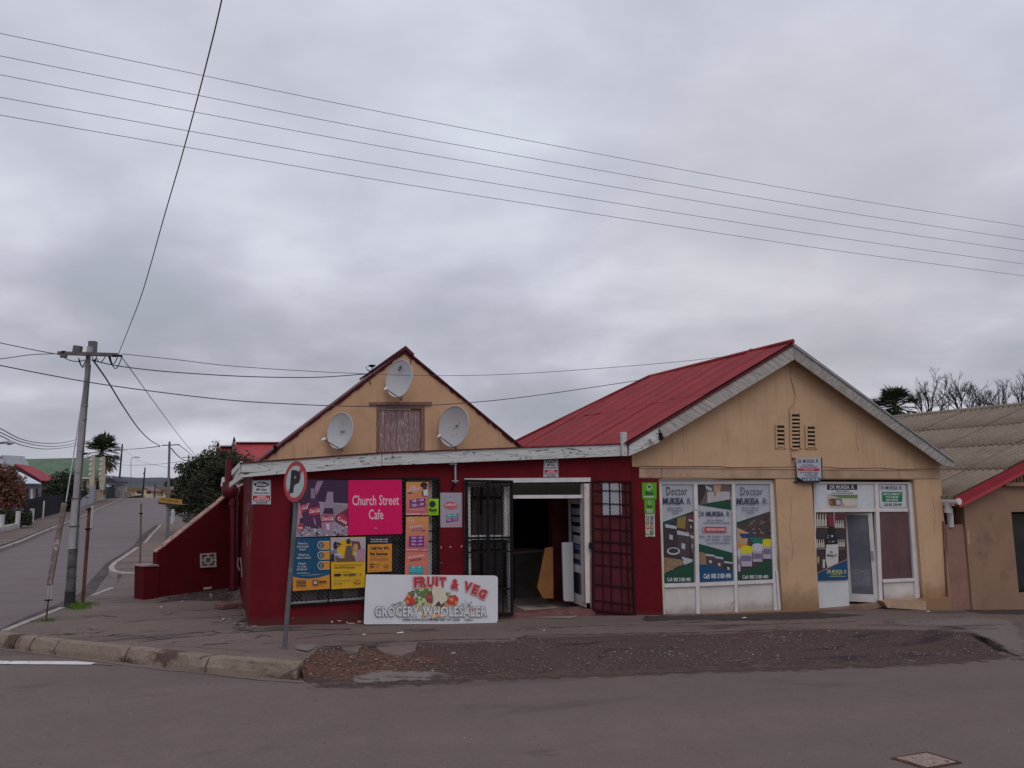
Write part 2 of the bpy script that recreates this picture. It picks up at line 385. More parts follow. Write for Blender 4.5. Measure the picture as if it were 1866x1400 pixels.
        if bevel:
            md = o.modifiers.new('bevel', 'BEVEL'); md.width = bevel; md.segments = 2; md.limit_method = 'ANGLE'; md.angle_limit = R(50)
        tag(o, label, cat, group, kind); return o
def tag(o, label=None, cat=None, group=None, kind=None):
    if label: o['label'] = label
    if cat: o['category'] = cat
    if group: o['group'] = group
    if kind: o['kind'] = kind
def thing(name, label, cat, loc, group=None, kind=None):
    o = bpy.data.objects.new(name, None); COL.objects.link(o); o.location = loc; o.empty_display_size = .2
    ORG[o.name] = Vector(loc); tag(o, label, cat, group, kind); return o

def curve_mesh(make):
    cd = bpy.data.curves.new('tmp', 'CURVE'); make(cd); ob = bpy.data.objects.new('tmp', cd); COL.objects.link(ob)
    dg = bpy.context.evaluated_depsgraph_get(); me = bpy.data.meshes.new_from_object(ob.evaluated_get(dg))
    vs = [v.co.copy() for v in me.vertices]; fs = [tuple(p.vertices) for p in me.polygons]
    bpy.data.objects.remove(ob); bpy.data.curves.remove(cd); bpy.data.meshes.remove(me); return vs, fs
def plate(mb, P, outer, holes, d0, d1, mt):
    """wall with openings; outlines in plane metres"""
    def mk(cd):
        cd.dimensions = '2D'; cd.fill_mode = 'BOTH'; cd.extrude = abs(d1-d0)/2
        for loop in [outer] + holes:
            sp = cd.splines.new('POLY'); sp.points.add(len(loop)-1)
            for q, (a, b) in zip(sp.points, loop): q.co = (a, b, 0, 1)
            sp.use_cyclic_u = True
    vs, fs = curve_mesh(mk); dm = (d0+d1)/2
    mb.add([P.pt(v.x, v.y, v.z+dm) for v in vs], fs, mt)
_TX = {}
def text_geo(body, bold=0.0, shear=0.0, sp=1.0):
    key = (body, bold, shear, sp)
    if key in _TX: return _TX[key]
    cd = bpy.data.curves.new('tmp', 'FONT'); cd.body = body; cd.size = 1; cd.offset = bold; cd.shear = shear; cd.resolution_u = 2; cd.align_x = 'CENTER'; cd.space_line = .95; cd.space_character = sp
    ob = bpy.data.objects.new('tmp', cd); COL.objects.link(ob)
    dg = bpy.context.evaluated_depsgraph_get(); me = bpy.data.meshes.new_from_object(ob.evaluated_get(dg))
    vs = [v.co.copy() for v in me.vertices]; fs = [tuple(p.vertices) for p in me.polygons]
    bpy.data.objects.remove(ob); bpy.data.curves.remove(cd); bpy.data.meshes.remove(me)
    x0 = min(v.x for v in vs); x1 = max(v.x for v in vs); y0 = min(v.y for v in vs); y1 = max(v.y for v in vs)
    vs = [((v.x-x0)/(x1-x0), (v.y-y0)/(y1-y0)) for v in vs]
    _TX[key] = (vs, fs); return _TX[key]
def text(mb, P, body, x0, y0, x1, y1, d, mt, bold=0.02, shear=0.0, sl=0.0, lean=0.0, sp=1.0):
    vs, fs = text_geo(body, bold, shear, sp)
    out = []
    for tx, ty in vs:
        px = x0 + (x1-x0)*tx + lean*(ty-.5); py = y1 - (y1-y0)*ty + sl*(px-x0)
        out.append(P.hit(px, py, d))
    mb.add(out, fs, mt)

def inpoly(x, y, poly):
    c = False; n = len(poly); j = n-1
    for i in range(n):
        xi, yi = poly[i]; xj, yj = poly[j]
        if (yi > y) != (yj > y) and x < (xj-xi)*(y-yi)/(yj-yi) + xi: c = not c
        j = i
    return c
def sheet(name, poly, dz, res, mt, skirt=0.0, kind='structure', jitter=0.0, jit_z=None, bres=None, edge=0.0):
    bres = bres or res; pts = []
    n = len(poly)
    for i in range(n):
        p, q = Vector(poly[i][:2]), Vector(poly[(i+1) % n][:2]); L_ = (q-p).length; k = max(1, min(400, int(L_/bres)))
        for j in range(k):
            v = p.lerp(q, j/k)
            if jitter and 0 < j: v = v + Vector((random.uniform(-1, 1), random.uniform(-1, 1)))*jitter
            pts.append(v)
    nb = len(pts); pl = [(p.x, p.y) for p in pts]
    x0 = min(p[0] for p in pl); x1 = max(p[0] for p in pl); y0 = min(p[1] for p in pl); y1 = max(p[1] for p in pl)
    x = x0 + res/2
    while x < x1:
        y = y0 + res/2
        while y < y1:
            if inpoly(x, y, pl): pts.append(Vector((x, y)))
            y += res
        x += res
    v, e, f, *_ = delaunay_2d_cdt(pts, [(i, (i+1) % nb) for i in range(nb)], [], 1, 1e-4)
    dzf = dz if callable(dz) else (lambda a, b: dz)
    mb = MB(); vs = [Vector((p.x, p.y, zg(p.x, p.y) + dzf(p.x, p.y) + (jit_z(p.x, p.y) if jit_z else 0))) for p in v]
    fs = []
    for t in f:
        a, b, c = (v[t[0]], v[t[1]], v[t[2]])
        fs.append(t if (b-a).cross(c-a) > 0 else tuple(reversed(t)))
    mb.add(vs, fs, mt, True)
    if skirt:
        bp = [Vector((p.x, p.y, zg(p.x, p.y)+dzf(p.x, p.y))) for p in pts[:nb]]
        lo = [p - Vector((0, 0, skirt)) for p in bp]
        mb.add(bp+lo, [(i, (i+1) % nb, (i+1) % nb + nb, i+nb) for i in range(nb)], mt)
    ob = mb.build(name, origin=Vector((0, 0, 0)), kind=kind)
    if edge:
        at_ = ob.data.attributes.new('edge', 'FLOAT', 'POINT'); n_ = len(vs)
        vals = []
        for w_ in vs:
            p = Vector((w_.x, w_.y)); vals.append(min(1.0, min((p-q).length for q in pts[:nb])/edge))
        vals += [0.0]*(len(ob.data.vertices)-n_); at_.data.foreach_set('value', vals)
    return ob
# ================================================================== GROUND
ROAD = -0.19
m_road = m_ground('road_asphalt', (.148, .113, .102), patch=((.118, .089, .081), .58), crack=0, speck=.18, light=(.30, .25, .25), var=.15, lthr=.73, pscale=.25)
m_street = m_ground('street_asphalt', (.160, .128, .130), crack=0, speck=.14, light=(.3, .26, .26), var=.08, lthr=.78)
m_pave = m_ground('pavement_asphalt', (.155, .115, .100), crack=.0, cscale=.55, patch=((.092, .068, .062), .56), speck=.30, light=(.36, .31, .29), var=.30, lthr=.62, pscale=.5)
m_verge = m_ground('verge_soil', (.13, .095, .082), patch=((.20, .155, .13), .55), speck=.3, light=(.4, .34, .3), var=.3)
cl0 = gh(640, 1208, -.1)
m_soil = m_ground('dark_soil', (.092, .060, .052), clay=(cl0.x, cl0.y, 1.5, .6, PHI_A, (.135, .066, .047)), speck=.5, light=(.42, .38, .36), var=.35, bump=.02, lthr=.60, patch=((.045, .030, .033), .54))
m_foot = m_ground('foot_soil', (.070, .050, .047), speck=.5, light=(.42, .38, .36), var=.35, bump=.02, lthr=.60, feather=True)
m_clay = m_ground('orange_soil', (.215, .100, .068), speck=.4, light=(.5, .33, .26), var=.3, bump=.02, lthr=.57)
m_concf = m_ground('feathered_concrete', (.20, .165, .15), patch=((.13, .10, .095), .58), speck=.25, light=(.5, .45, .42), var=.25, feather=True)
m_conc = m_ground('old_concrete', (.26, .22, .20), patch=((.13, .10, .095), .58), speck=.25, light=(.5, .45, .42), var=.25)
m_field = mat('veld_grass', (.17, .125, .075), var=.35, scale=.02, rough=1, dirt=(.09, .085, .05), dscale=.01)

Uln = [(560, 1184), (582, 1181), (690, 1176), (762, 1171), (850, 1172), (940, 1168), (955, 1161), (1080, 1158), (1200, 1156), (1300, 1154), (1428, 1148), (1560, 1147), (1721, 1149), (1790, 1166), (1852, 1189)]
Lln = [(561, 1246), (600, 1243), (740, 1239), (905, 1231), (1050, 1226), (1200, 1220), (1350, 1216), (1492, 1212), (1620, 1208), (1729, 1204), (1820, 1198), (1900, 1193)]
Us = [st(*gh(x, y, -.01)[:2]) for x, y in Uln[:13]]
Ls = [st(*gh(x, y, ROAD)[:2]) for x, y in Lln]
def lerp_t(arr, s):
    if s <= arr[0][0]: return arr[0][1]
    for (a, b), (c, d) in zip(arr, arr[1:]):
        if s <= c: return b + (d-b)*(s-a)/(c-a+1e-9)
    return arr[-1][1]
S_K = Us[0][0]
KE0, KE1 = st(*gh(556, 1206, 0)[:2]), st(*gh(543, 1238, ROAD)[:2])
def sb(t): return KE1[0] + (KE0[0]-KE1[0])*max(-.5, min(2.2, (t-KE1[1])/(KE0[1]-KE1[1])))
def ramp(x, y):
    s, t = st(x, y)
    s0 = sb(t)
    if s < s0: return 0.0
    tu, tl = lerp_t(Us, s), lerp_t(Ls, s)
    k = max(0, min(1, (tu-t)/max(.2, tu-tl)))
    return (ROAD+.02)*(k*k*(3-2*k)*.4 + k*.6)*sst(s0-.02, s0+.06, s)
def W(s, t): p = O_A + uA*s + vA*t; return (p.x, p.y)

# far country and hills
mb = MB(); NR = [0, 30, 60, 120, 200, 320, 600, 1200, 2200, 4000]; NA = 48; vs = []
for i, r_ in enumerate(NR):
    for k in range(NA):
        a = 2*math.pi*k/NA; x, y = r_*math.cos(a), r_*math.sin(a)
        vs.append((x, y, zg(x, y)-1.1 - (3.0 if r_ > 500 else 0)*min(1, r_/2000)))
fs = [(i*NA+k, i*NA+(k+1) % NA, (i+1)*NA+(k+1) % NA, (i+1)*NA+k) for i in range(len(NR)-1) for k in range(NA)]
mb.add(vs, fs, m_field, True); mb.build('ground', origin=Vector((0, 0, 0)), kind='structure')
m_hill = mat('hill_scrub', (.060, .068, .082), var=.22, scale=.004, rough=1)
mb = MB(); vs = []; NX = 120
rows = [(2400, 0.0), (2700, .55), (3000, 1.0), (3500, .8)]
for Y, k in rows:
    for i in range(NX+1):
        px = -400 + (2600)*i/NX; d = ray(px, 880); x = d.x*Y/d.y
        h = 44 + 22*(noise.noise(Vector((px*.0036, 3.1, 0)))) + 9*noise.noise(Vector((px*.014, Y*.001, 5)))
        h *= 1.12 - .18*sst(150, 420, px)
        vs.append((x, Y, -12 + k*h))
mb.add(vs, [(r_*(NX+1)+i, r_*(NX+1)+i+1, (r_+1)*(NX+1)+i+1, (r_+1)*(NX+1)+i) for r_ in range(len(rows)-1) for i in range(NX)], m_hill, True)
mb.build('hills', origin=Vector((0, 2400, -12)), kind='structure')

# roads
up = [W(-60, -1.0), W(-8, lerp_t(Ls, -9)+1.2)] + [W(S_K, Ls[0][1]+.6)] + [W(s, t+.5) for s, t in Ls[1:]] + [W(40, Ls[-1][1]+.6)]
kb = [gh(x, y, ROAD) for x, y in ((-260, 1152), (0, 1176), (96, 1189), (229, 1204), (379, 1223), (541, 1239))]
road_up = [W(-70, 1.0), W(-30, 1.0)] + [(p.x - uA.x*0 + vA.x*.12, p.y + vA.y*.12) for p in kb] + [W(s, t+.35) for s, t in Ls[1:]] + [W(80, Ls[-1][1]+.4)]
sheet('main_road', road_up + [W(80, -14), W(-70, -14)], ROAD, 1.0, m_road)
sl = [(-700, 1262), (-260, 1100), (0, 1000), (69, 973), (104, 959), (145, 943), (172, 932), (200, 919), (219, 910), (232, 907.5)]
sr = [(303, 907.5), (309, 925), (310, 944), (296, 960), (275, 980), (262, 996), (240, 1014), (232, 1030), (240, 1058), (215, 1084), (160, 1100), (125, 1108), (77, 1126), (17, 1152), (0, 1160), (-60, 1166)]
SL = [gh(x, y, -.12) for x, y in sl]; SR = [gh(x, y, -.12) for x, y in sr]
far = gh(262, 906.5, -.12)
sheet('side_street', [(p.x, p.y) for p in SL] + [(p.x, p.y) for p in SR] + [W(-8.5, -2.0), W(-30, -2.0)], -.12, 1.6, m_street)

# pavements
edgeL = [gh(x, y) for x, y in ((-30, 1160), (-6, 1152), (17, 1148), (66, 1126), (114, 1108), (137, 1097), (171, 1085), (206, 1071), (222, 1050), (213, 1044), (204, 1035), (214, 1023), (251, 997), (263, 989), (292, 957), (309, 944), (313, 925), (306, 909))]
kt = [gh(x, y) for x, y in ((-30, 1147), (0, 1151), (33, 1156), (105, 1165), (232, 1177.5), (379, 1194.5), (470, 1201), (552, 1207))]
pave = [(p.x, p.y) for p in reversed(edgeL)] + [(p.x, p.y) for p in kt] + [W(*_s) for _s in [st(*gh(x, y, -.01)[:2]) for x, y in ((566, 1192), (582, 1181), (640, 1178), (690, 1176), (762, 1171), (850, 1172), (938, 1168), (950, 1161), (1080, 1158), (1200, 1156), (1300, 1155), (1428, 1148), (1560, 1147), (1721, 1149))]]
rr = [st(*gh(x, y, -.14)[:2]) for x, y in ((1790, 1166), (1852, 1189), (1900, 1192))]
pave += [W(*q) for q in rr] + [W(60, Ls[-1][1]), W(60, 60), W(0, 140)]
sheet('pavement', pave, ramp, .55, m_pave, skirt=.16, jitter=.028, bres=.13)
lp = [(p.x-.02, p.y) for p in SL[1:]]
sheet('far_pavement', lp + [tuple((SL[-1] + vA*60)[:2]), tuple((SL[-1] - uA*100 + vA*60)[:2]), tuple((SL[2]-uA*80)[:2]), tuple((SL[1]-uA*40)[:2])], 0.0, 3.0, m_verge)
# worn shoulder
GU = [W(*q) for q in [st(*gh(x, y-4, -.02)[:2]) for x, y in Uln]]
GL = [W(*q) for q in [st(*gh(x, y, ROAD)[:2]) for x, y in Lln[:-1]]]
def bumpy(x, y): return .014*noise.noise(Vector((x*1.7, y*1.7, 2))) + .006*noise.noise(Vector((x*7, y*7, 9)))
gpoly = [tuple(gh(552, 1206, 0)[:2])] + GU + list(reversed(GL)) + [tuple(gh(548, 1236, ROAD)[:2])]
gdz = lambda x, y: min(ramp(x, y), 0) - .028 + .004
sheet('gravel_shoulder', gpoly, gdz, .12, m_soil, jitter=.02, jit_z=bumpy, bres=.12)
def patch(name, pix, dz, mt, res=.14, base=ramp, jit=.03, kind='structure', skirt=0, edge=0):
    poly = [tuple(gh(x, y, -.03 if y < 1195 else -.12)[:2]) for x, y in pix]
    return sheet(name, poly, (lambda x, y: base(x, y) + dz), res, mt, jitter=jit, kind=kind, bres=res, skirt=skirt, edge=edge)
patch('concrete_apron', [(632, 1226), (680, 1219), (740, 1217), (800, 1218), (850, 1226), (905, 1228), (780, 1233), (700, 1237), (640, 1238)], .010, m_concf, res=.10, base=lambda x, y: gdz(x, y)+bumpy(x, y)+.004, edge=.18)
patch('asphalt_slab', [(690, 1178), (724, 1174), (762, 1174), (757, 1185), (735, 1191), (700, 1189), (686, 1184)], .008, m_pave, jit=.02, skirt=.05)
patch('asphalt_slab', [(617, 1181), (645, 1178), (660, 1181), (652, 1190), (628, 1187)], .008, m_pave, jit=.02, skirt=.05)
patch('concrete_collar', [(528, 1184), (545, 1178), (584, 1179), (578, 1187), (560, 1193), (540, 1190)], .010, m_concf, jit=.02, res=.07, edge=.10)
patch('concrete_apron', [(1600, 1131), (1700, 1128), (1775, 1124), (1866, 1136), (1900, 1190), (1852, 1186), (1800, 1163), (1730, 1147), (1640, 1146), (1610, 1140)], .005, m_ground('apron_concrete', (.175, .142, .130), patch=((.10, .078, .072), .56), speck=.25, light=(.4, .36, .34), var=.25, feather=True), res=.18, edge=.35)
# soil spilling softly over both edges of the shoulder
m_spill = m_ground('spilled_soil', (.100, .066, .057), speck=.5, light=(.35, .3, .28), var=.35, bump=.015, lthr=.60, feather=True)
bandL = [(556, 1240), (640, 1237), (740, 1233), (905, 1224), (1200, 1213), (1492, 1205), (1729, 1198), (1860, 1190), (1900, 1198), (1729, 1215), (1492, 1224), (1200, 1234), (905, 1245), (740, 1254), (640, 1259), (548, 1258)]
sheet('spilled_soil', [tuple(gh(x, y, ROAD)[:2]) for x, y in bandL], lambda x, y: max(ROAD+.005, min(ramp(x, y), 0)-.012+bumpy(x, y)+.006 if lerp_t(Ls, st(x, y)[0]) < st(x, y)[1] else ROAD+.005), .12, m_spill, jitter=.02, bres=.12, edge=.42)
# old trodden soil against the walls
patch('wall_foot_soil', [(300, 1091), (360, 1078), (430, 1073), (450, 1110), (452, 1141), (430, 1120), (398, 1100), (340, 1100), (270, 1104)], .006, m_foot, res=.12, jit=.05, edge=.5)
patch('wall_foot_soil', [(1165, 1125), (1300, 1122), (1425, 1118), (1490, 1119), (1600, 1124), (1500, 1132), (1380, 1134), (1240, 1134), (1170, 1137)], .006, m_foot, res=.12, jit=.04, edge=.22)
patch('wall_foot_soil', [(1745, 1114), (1866, 1109), (1950, 1108), (1950, 1118), (1866, 1124), (1790, 1122)], .006, m_foot, res=.2, jit=.04, edge=.3)
patch('doorstep_concrete', [(936, 1121), (1078, 1108), (1086, 1117), (1040, 1131), (940, 1129)], .010, m_conc, res=.2, jit=.01)
# seams and cracks in the paving: thin sunk lines of dirt
m_seam = mat('seam_dirt', (.035, .026, .026), rough=1, var=.3)
def seams(name, lines):
    mb = MB()
    for pts, w_ in lines:
        g = [gh(x, y, -.01) for x, y in pts]; P_ = []
        for a, b in zip(g, g[1:]):
            k = max(2, int((b-a).length/.09))
            for i in range(k): P_.append(a.lerp(b, i/k) + Vector((random.uniform(-1, 1), random.uniform(-1, 1), 0))*.022)
        P_.append(g[-1]); L_, R_ = [], []
        for i, p in enumerate(P_):
            t = P_[min(i+1, len(P_)-1)] - P_[max(i-1, 0)]; t.z = 0; n_ = Vector((-t.y, t.x, 0)).normalized()*w_*random.uniform(.15, 1)*.5
            for q, o in ((p+n_, L_), (p-n_, R_)): o.append(Vector((q.x, q.y, zg(q.x, q.y)+ramp(q.x, q.y)+.005)))
        n_ = len(L_); mb.add(L_+R_, [(i, i+1, n_+i+1, n_+i) for i in range(n_-1)], m_seam)
    mb.build(name, origin=Vector((0, 0, 0)), kind='structure')
ln = [([(252, 1172), (330, 1163), (430, 1155), (520, 1150), (640, 1148)], .04), ([(300, 1178), (420, 1186), (500, 1192), (560, 1196)], .015),
      ([(590, 1180), (690, 1174), (790, 1168), (930, 1166)], .05), ([(940, 1165), (960, 1160), (1090, 1157), (1200, 1155), (1420, 1148)], .04),
      ([(540, 1165), (610, 1158), (700, 1156), (800, 1150)], .03), ([(1000, 1146), (1130, 1140), (1260, 1142), (1400, 1139), (1560, 1134)], .03),
      ([(1230, 1137), (1330, 1131), (1440, 1133)], .05), ([(1620, 1137), (1700, 1133), (1770, 1141), (1850, 1140)], .035)]
random.seed(11)
for i in range(46):
    x = random.uniform(60, 480); y = random.uniform(1112, 1185) - max(0, (x-380))*.1
    if y < 1110+ (240-x)*.1 and x < 200: continue
    if x > 440 and y < 1150: continue
    if y > 1152 + x*.085: continue
    w_ = random.uniform(12, 60); ln.append(([(x, y), (x+w_*.5, y-random.uniform(0, 3)), (x+w_, y-random.uniform(-1, 5))], random.uniform(.012, .05)))
for i in range(26):
    x = random.uniform(560, 1800); y = random.uniform(1140, 1154) if x > 900 else random.uniform(1148, 1170)
    w_ = random.uniform(20, 90); ln.append(([(x, y), (x+w_*.5, y-random.uniform(0, 2)), (x+w_, y-random.uniform(-1, 3))], random.uniform(.012, .035)))
seams('pavement_crack', ln)

# stones
def stone(mb, p, r, mt):
    vs = []; ax = Vector((random.uniform(.7, 1.3), random.uniform(.7, 1.3), random.uniform(.4, .8)))*r; ph = random.uniform(0, 6.28)
    vs.append(p+Vector((0, 0, ax.z)))
    for k in range(4):
        a = ph + k*math.pi/2 + random.uniform(-.3, .3); vs.append(p+Vector((math.cos(a)*ax.x, math.sin(a)*ax.y, random.uniform(-.2, .3)*r)))
    mb.add(vs, [(0, 1, 2), (0, 2, 3), (0, 3, 4), (0, 4, 1)], mt)
m_s1 = mat('pebble_pale', (.25, .21, .19), var=.2); m_s2 = mat('pebble_brown', (.17, .11, .10), var=.3); m_s3 = mat('pebble_dark', (.07, .055, .058), var=.3); m_s4 = mat('pebble_orange', (.30, .17, .12), var=.2)
random.seed(5); mb = MB(); n = 0
gx = [p[0] for p in gpoly]; gy = [p[1] for p in gpoly]
while n < 6500:
    x = random.uniform(min(gx), max(gx)); y = random.uniform(min(gy), max(gy))
    if not inpoly(x, y, gpoly): continue
    dn = noise.noise(Vector((x*.9, y*1.6, 4)))
    if random.random() > .45 + .9*dn: continue
    n += 1; r_ = random.choice((.006, .008, .011, .011, .016)) * random.uniform(.8, 1.3)
    if random.random() < .015: r_ *= 2.2
    s_, t_ = st(x, y); cl = s_ < 3.2 - 1.6*(random.random())
    mt = random.choice((m_s4, m_s2, m_s3, m_s2, m_s1)) if cl else random.choice((m_s2, m_s3, m_s3, m_s1, m_s2))
    stone(mb, Vector((x, y, zg(x, y)+gdz(x, y)+bumpy(x, y)+.006)), r_, mt)
mb.build('gravel', origin=Vector((0, 0, 0)), kind='stuff')
mb = MB(); random.seed(9)
for i in range(420):      # grit on the paving and road
    if i % 3: x, y = random.uniform(30, 1860), random.uniform(1120, 1180)
    else: x, y = random.uniform(10, 1860), random.uniform(1230, 1395)
    if y < 1210:
        if x < 460 and y > 1152+x*.085: continue
        p = gh(x, y, 0); z = zg(p.x, p.y)+ramp(p.x, p.y)
        if st(p.x, p.y)[1] > -.15 and x > 440: continue
    else: p = gh(x, y, ROAD); z = zg(p.x, p.y)+ROAD
    stone(mb, Vector((p.x, p.y, z+.002)), random.uniform(.005, .014), random.choice((m_s1, m_s3, m_s3, m_s2)))
mb.build('grit', origin=Vector((0, 0, 0)), kind='stuff')

# kerb of separate stones
m_kerb = m_ground('kerb_concrete', (.245, .188, .147), patch=((.10, .068, .055), .53), speck=.3, light=(.5, .44, .4), var=.28, bump=.012, pscale=1.2)
kerb = thing('kerb', None, None, gh(240, 1180), kind='structure')
kx = [-62, 31, 61, 105, 233, 380, 541]
def ktop(x): 
    pts = [(-70, 1144), (0, 1151), (33, 1156), (105, 1165), (232, 1177.5), (379, 1194.5), (470, 1201), (561, 1207)]
    for (a, b), (c, d) in zip(pts, pts[1:]):
        if x <= c: return b + (d-b)*(x-a)/(c-a)
    return pts[-1][1]
for x0, x1 in zip(kx, kx[1:]):
    if x0 == 31: x1 = 60
    p0 = gh(x0+1.2, ktop(x0)+4, 0.0); p1 = gh(x1-1.6, ktop(x1)+4, 0.0)
    if x1 == 541: p1 = gh(543, 1211, 0)
    t = (p1-p0); t.z = 0; L_ = t.length; t.normalize(); bk = Vector((-t.y, t.x, 0))
    mb = MB(); NS = max(3, int(L_/.12)); rings = []
    random.seed(int(x0)+100)
    for i in range(NS+1):
        k = i/NS; b = p0.lerp(p1, k); b.z = zg(b.x, b.y)+.012
        e = .028 if i in (0, NS) else 0
        j = lambda a=.009: random.uniform(-a, a)
        rings.append([b + bk*.14 + Vector((0, 0, -.004)), b + bk*.03 + Vector((0, 0, j(.003)-e*.3)), b - bk*(.0+j()) + Vector((0, 0, -.018+j()-e)), b - bk*(.045+j(.008)) + Vector((0, 0, -.13+j())), b - bk*(.06+j(.008)-e) + Vector((0, 0, -.26)), b + bk*.14 + Vector((0, 0, -.26))])
    vs = [v for r_ in rings for v in r_]; fs = [(i*6+k, i*6+(k+1) % 6, (i+1)*6+(k+1) % 6, (i+1)*6+k) for i in range(NS) for k in range(6)] + [tuple(range(5, -1, -1)), tuple(NS*6+k for k in range(6))]
    mb.add(vs, fs, m_kerb); mb.build('kerb_stone', kerb)
def kerb_line(name, pix, w_, top, mt, drop=.16):
    mb = MB(); g = [gh(x, y) for x, y in pix]; P_ = []
    for a, b in zip(g, g[1:]):
        k = max(1, int((b-a).length/.9))
        for i in range(k): P_.append((a.lerp(b, i/k), a.lerp(b, (i+.985)/k)))
    for a, b in P_:
        t = (b-a); t.z = 0; t.normalize(); nn = Vector((-t.y, t.x, 0)); vs = []
        for q in (a, b):
            z = zg(q.x, q.y)+top+random.uniform(-.006, .006)
            vs += [Vector((*(q+nn*w_/2)[:2], z-drop)), Vector((*(q+nn*w_/2)[:2], z)), Vector((*(q-nn*w_/2)[:2], z)), Vector((*(q-nn*w_/2)[:2], z-drop))]
        mb.add(vs, [(0, 1, 2, 3), (7, 6, 5, 4), (0, 4, 5, 1), (1, 5, 6, 2), (2, 6, 7, 3)], mt)
    return mb.build(name, origin=Vector((0, 0, 0)), kind='structure')
m_kpale = mat('kerb_pale', (.33, .29, .28), var=.25, scale=3, fine=.2, dirt=(.13, .1, .09), dscale=4)
kerb_line('side_kerb', [(10, 1150), (66, 1126.5), (116, 1107)], .12, .015, m_kpale)
kerb_line('side_kerb', [(171, 1085), (206, 1071)], .10, .012, m_kpale)
patch('gutter_soil', [(-20, 1171), (60, 1179), (150, 1190), (96, 1184), (30, 1176)], -10, m_foot) if False else None
kerb_line('side_kerb', [(251, 998), (228, 1014), (210, 1026), (203, 1033), (203.5, 1038), (211, 1043), (230, 1045.5), (262, 1046)], .14, .02, m_kpale)
kerb_line('side_kerb', [(263, 990), (278, 973), (293, 957)], .14, .02, m_kpale)
kerb_line('far_kerb', [(-60, 1022), (0, 999), (69, 972.5), (104, 958.5), (145, 942.5), (172, 931.5), (200, 918.5), (219, 909.5), (226, 907.6)], .22, .02, mat('kerb_grey', (.30, .25, .23), var=.3, scale=2))
m_gut = mat('gutter_dirt', (.075, .055, .055), var=.4, scale=1.5, rough=1)
def road_strip(name, pix, w0, w1, dz, mt, base=ROAD):
    g = [gh(x, y, dz) for x, y in pix]; mb = MB(); a_, b_ = [], []
    for i, p in enumerate(g):
        t = g[min(i+1, len(g)-1)]-g[max(i-1, 0)]; t.z = 0; nn = Vector((-t.y, t.x, 0)).normalized(); w_ = w0+(w1-w0)*i/(len(g)-1)
        for q, o in ((p+nn*w_/2, a_), (p-nn*w_/2, b_)): o.append(Vector((q.x, q.y, zg(q.x, q.y)+dz)))
    n_ = len(g); mb.add(a_+b_, [(i, i+1, n_+i+1, n_+i) for i in range(n_-1)], mt)
    return mb.build(name, origin=Vector((0, 0, 0)), kind='structure')
road_strip('gutter', [(0, 1153), (15, 1146), (60, 1124), (112, 1103), (137, 1092), (160, 1079), (188, 1044), (203, 1026), (228, 1010), (250, 995), (264, 975), (288, 957)], .25, .35, -.114, m_gut)
patch_r = lambda nm, pix, mt, dz=ROAD+.005: sheet(nm, [tuple(gh(x, y, ROAD)[:2]) for x, y in pix], dz, .2, mt, jitter=.015, bres=.15)
m_dust = m_ground('road_dust', (.19, .145, .13), speck=.3, light=(.4, .33, .3), var=.25)
patch_r('gutter_dust', [(-40, 1171), (96, 1190), (229, 1205), (379, 1224), (541, 1241), (556, 1246), (470, 1240), (379, 1229), (300, 1222), (229, 1213), (96, 1196), (-40, 1178)], m_dust)
m_line = mat('worn_white_paint', (.62, .58, .56), var=.1, scale=6, dirt=(.19, .15, .15), dscale=9, dthr=.60)
mb = MB(); q = [gh(x, y, ROAD) for x, y in ((-90, 1204.5), (40, 1206), (140, 1206.5), (175, 1209), (165, 1212.5), (40, 1211.8), (-90, 1210.5))]
mb.add([Vector((p.x, p.y, zg(p.x, p.y)+ROAD+.010)) for p in q], [tuple(range(len(q)))], m_line); mb.build('road_marking', origin=Vector((0, 0, 0)), kind='structure')
mb = MB()
for a in ((171, 1210, 205, 1213), ):
    q = [gh(x, y, ROAD) for x, y in ((a[0], a[1]), (a[2], a[3]-1), (a[2], a[3]+.5), (a[0], a[1]+2))]; mb.add([Vector((p.x, p.y, zg(p.x, p.y)+ROAD+.010)) for p in q], [(0, 1, 2, 3)], m_dust)
mb.build('road_marking', origin=Vector((0, 0, 0)), kind='structure')
# manhole
mh = [gh(x, y, ROAD) for x, y in ((1623, 1383), (1689, 1371.5), (1753, 1391), (1690, 1403.5))]
c = sum(mh, Vector())/4; mo = thing('manhole', 'square concrete manhole cover with rusty rim sunk in the road, bottom right', 'manhole cover', Vector((c.x, c.y, zg(c.x, c.y)+ROAD)))
m_rust = mat('rust_steel', (.10, .045, .03), var=.4, scale=8, rough=.9, fine=.3)
def ring(f0, f1, z0, z1, mt, nm):
    mb = MB(); vs = []
    for f_, z in ((f0, z0), (f1, z1), (f1, z1-.04), (f0, z0-.04)):
        vs += [Vector((*(c.lerp(p, f_))[:2], zg(p.x, p.y)+ROAD+z)) for p in mh]
    mb.add(vs, [(r_*4+i, r_*4+(i+1) % 4, ((r_+1) % 4)*4+(i+1) % 4, ((r_+1) % 4)*4+i) for r_ in range(4) for i in range(4)], mt); mb.build(nm, mo)
ring(1.0, .93, .012, .012, m_rust, 'rim'); ring(.93, .86, .007, .007, m_seam, 'gap')
mb = MB(); vs = [Vector((*(c.lerp(p, .86))[:2], zg(p.x, p.y)+ROAD+.012)) for p in mh]; mb.add(vs, [(0, 1, 2, 3)], mat('cover_concrete', (.25, .185, .155), var=.3, scale=7, fine=.4, dirt=(.10, .07, .065), dscale=8, dthr=.56)); mb.build('cover', mo)
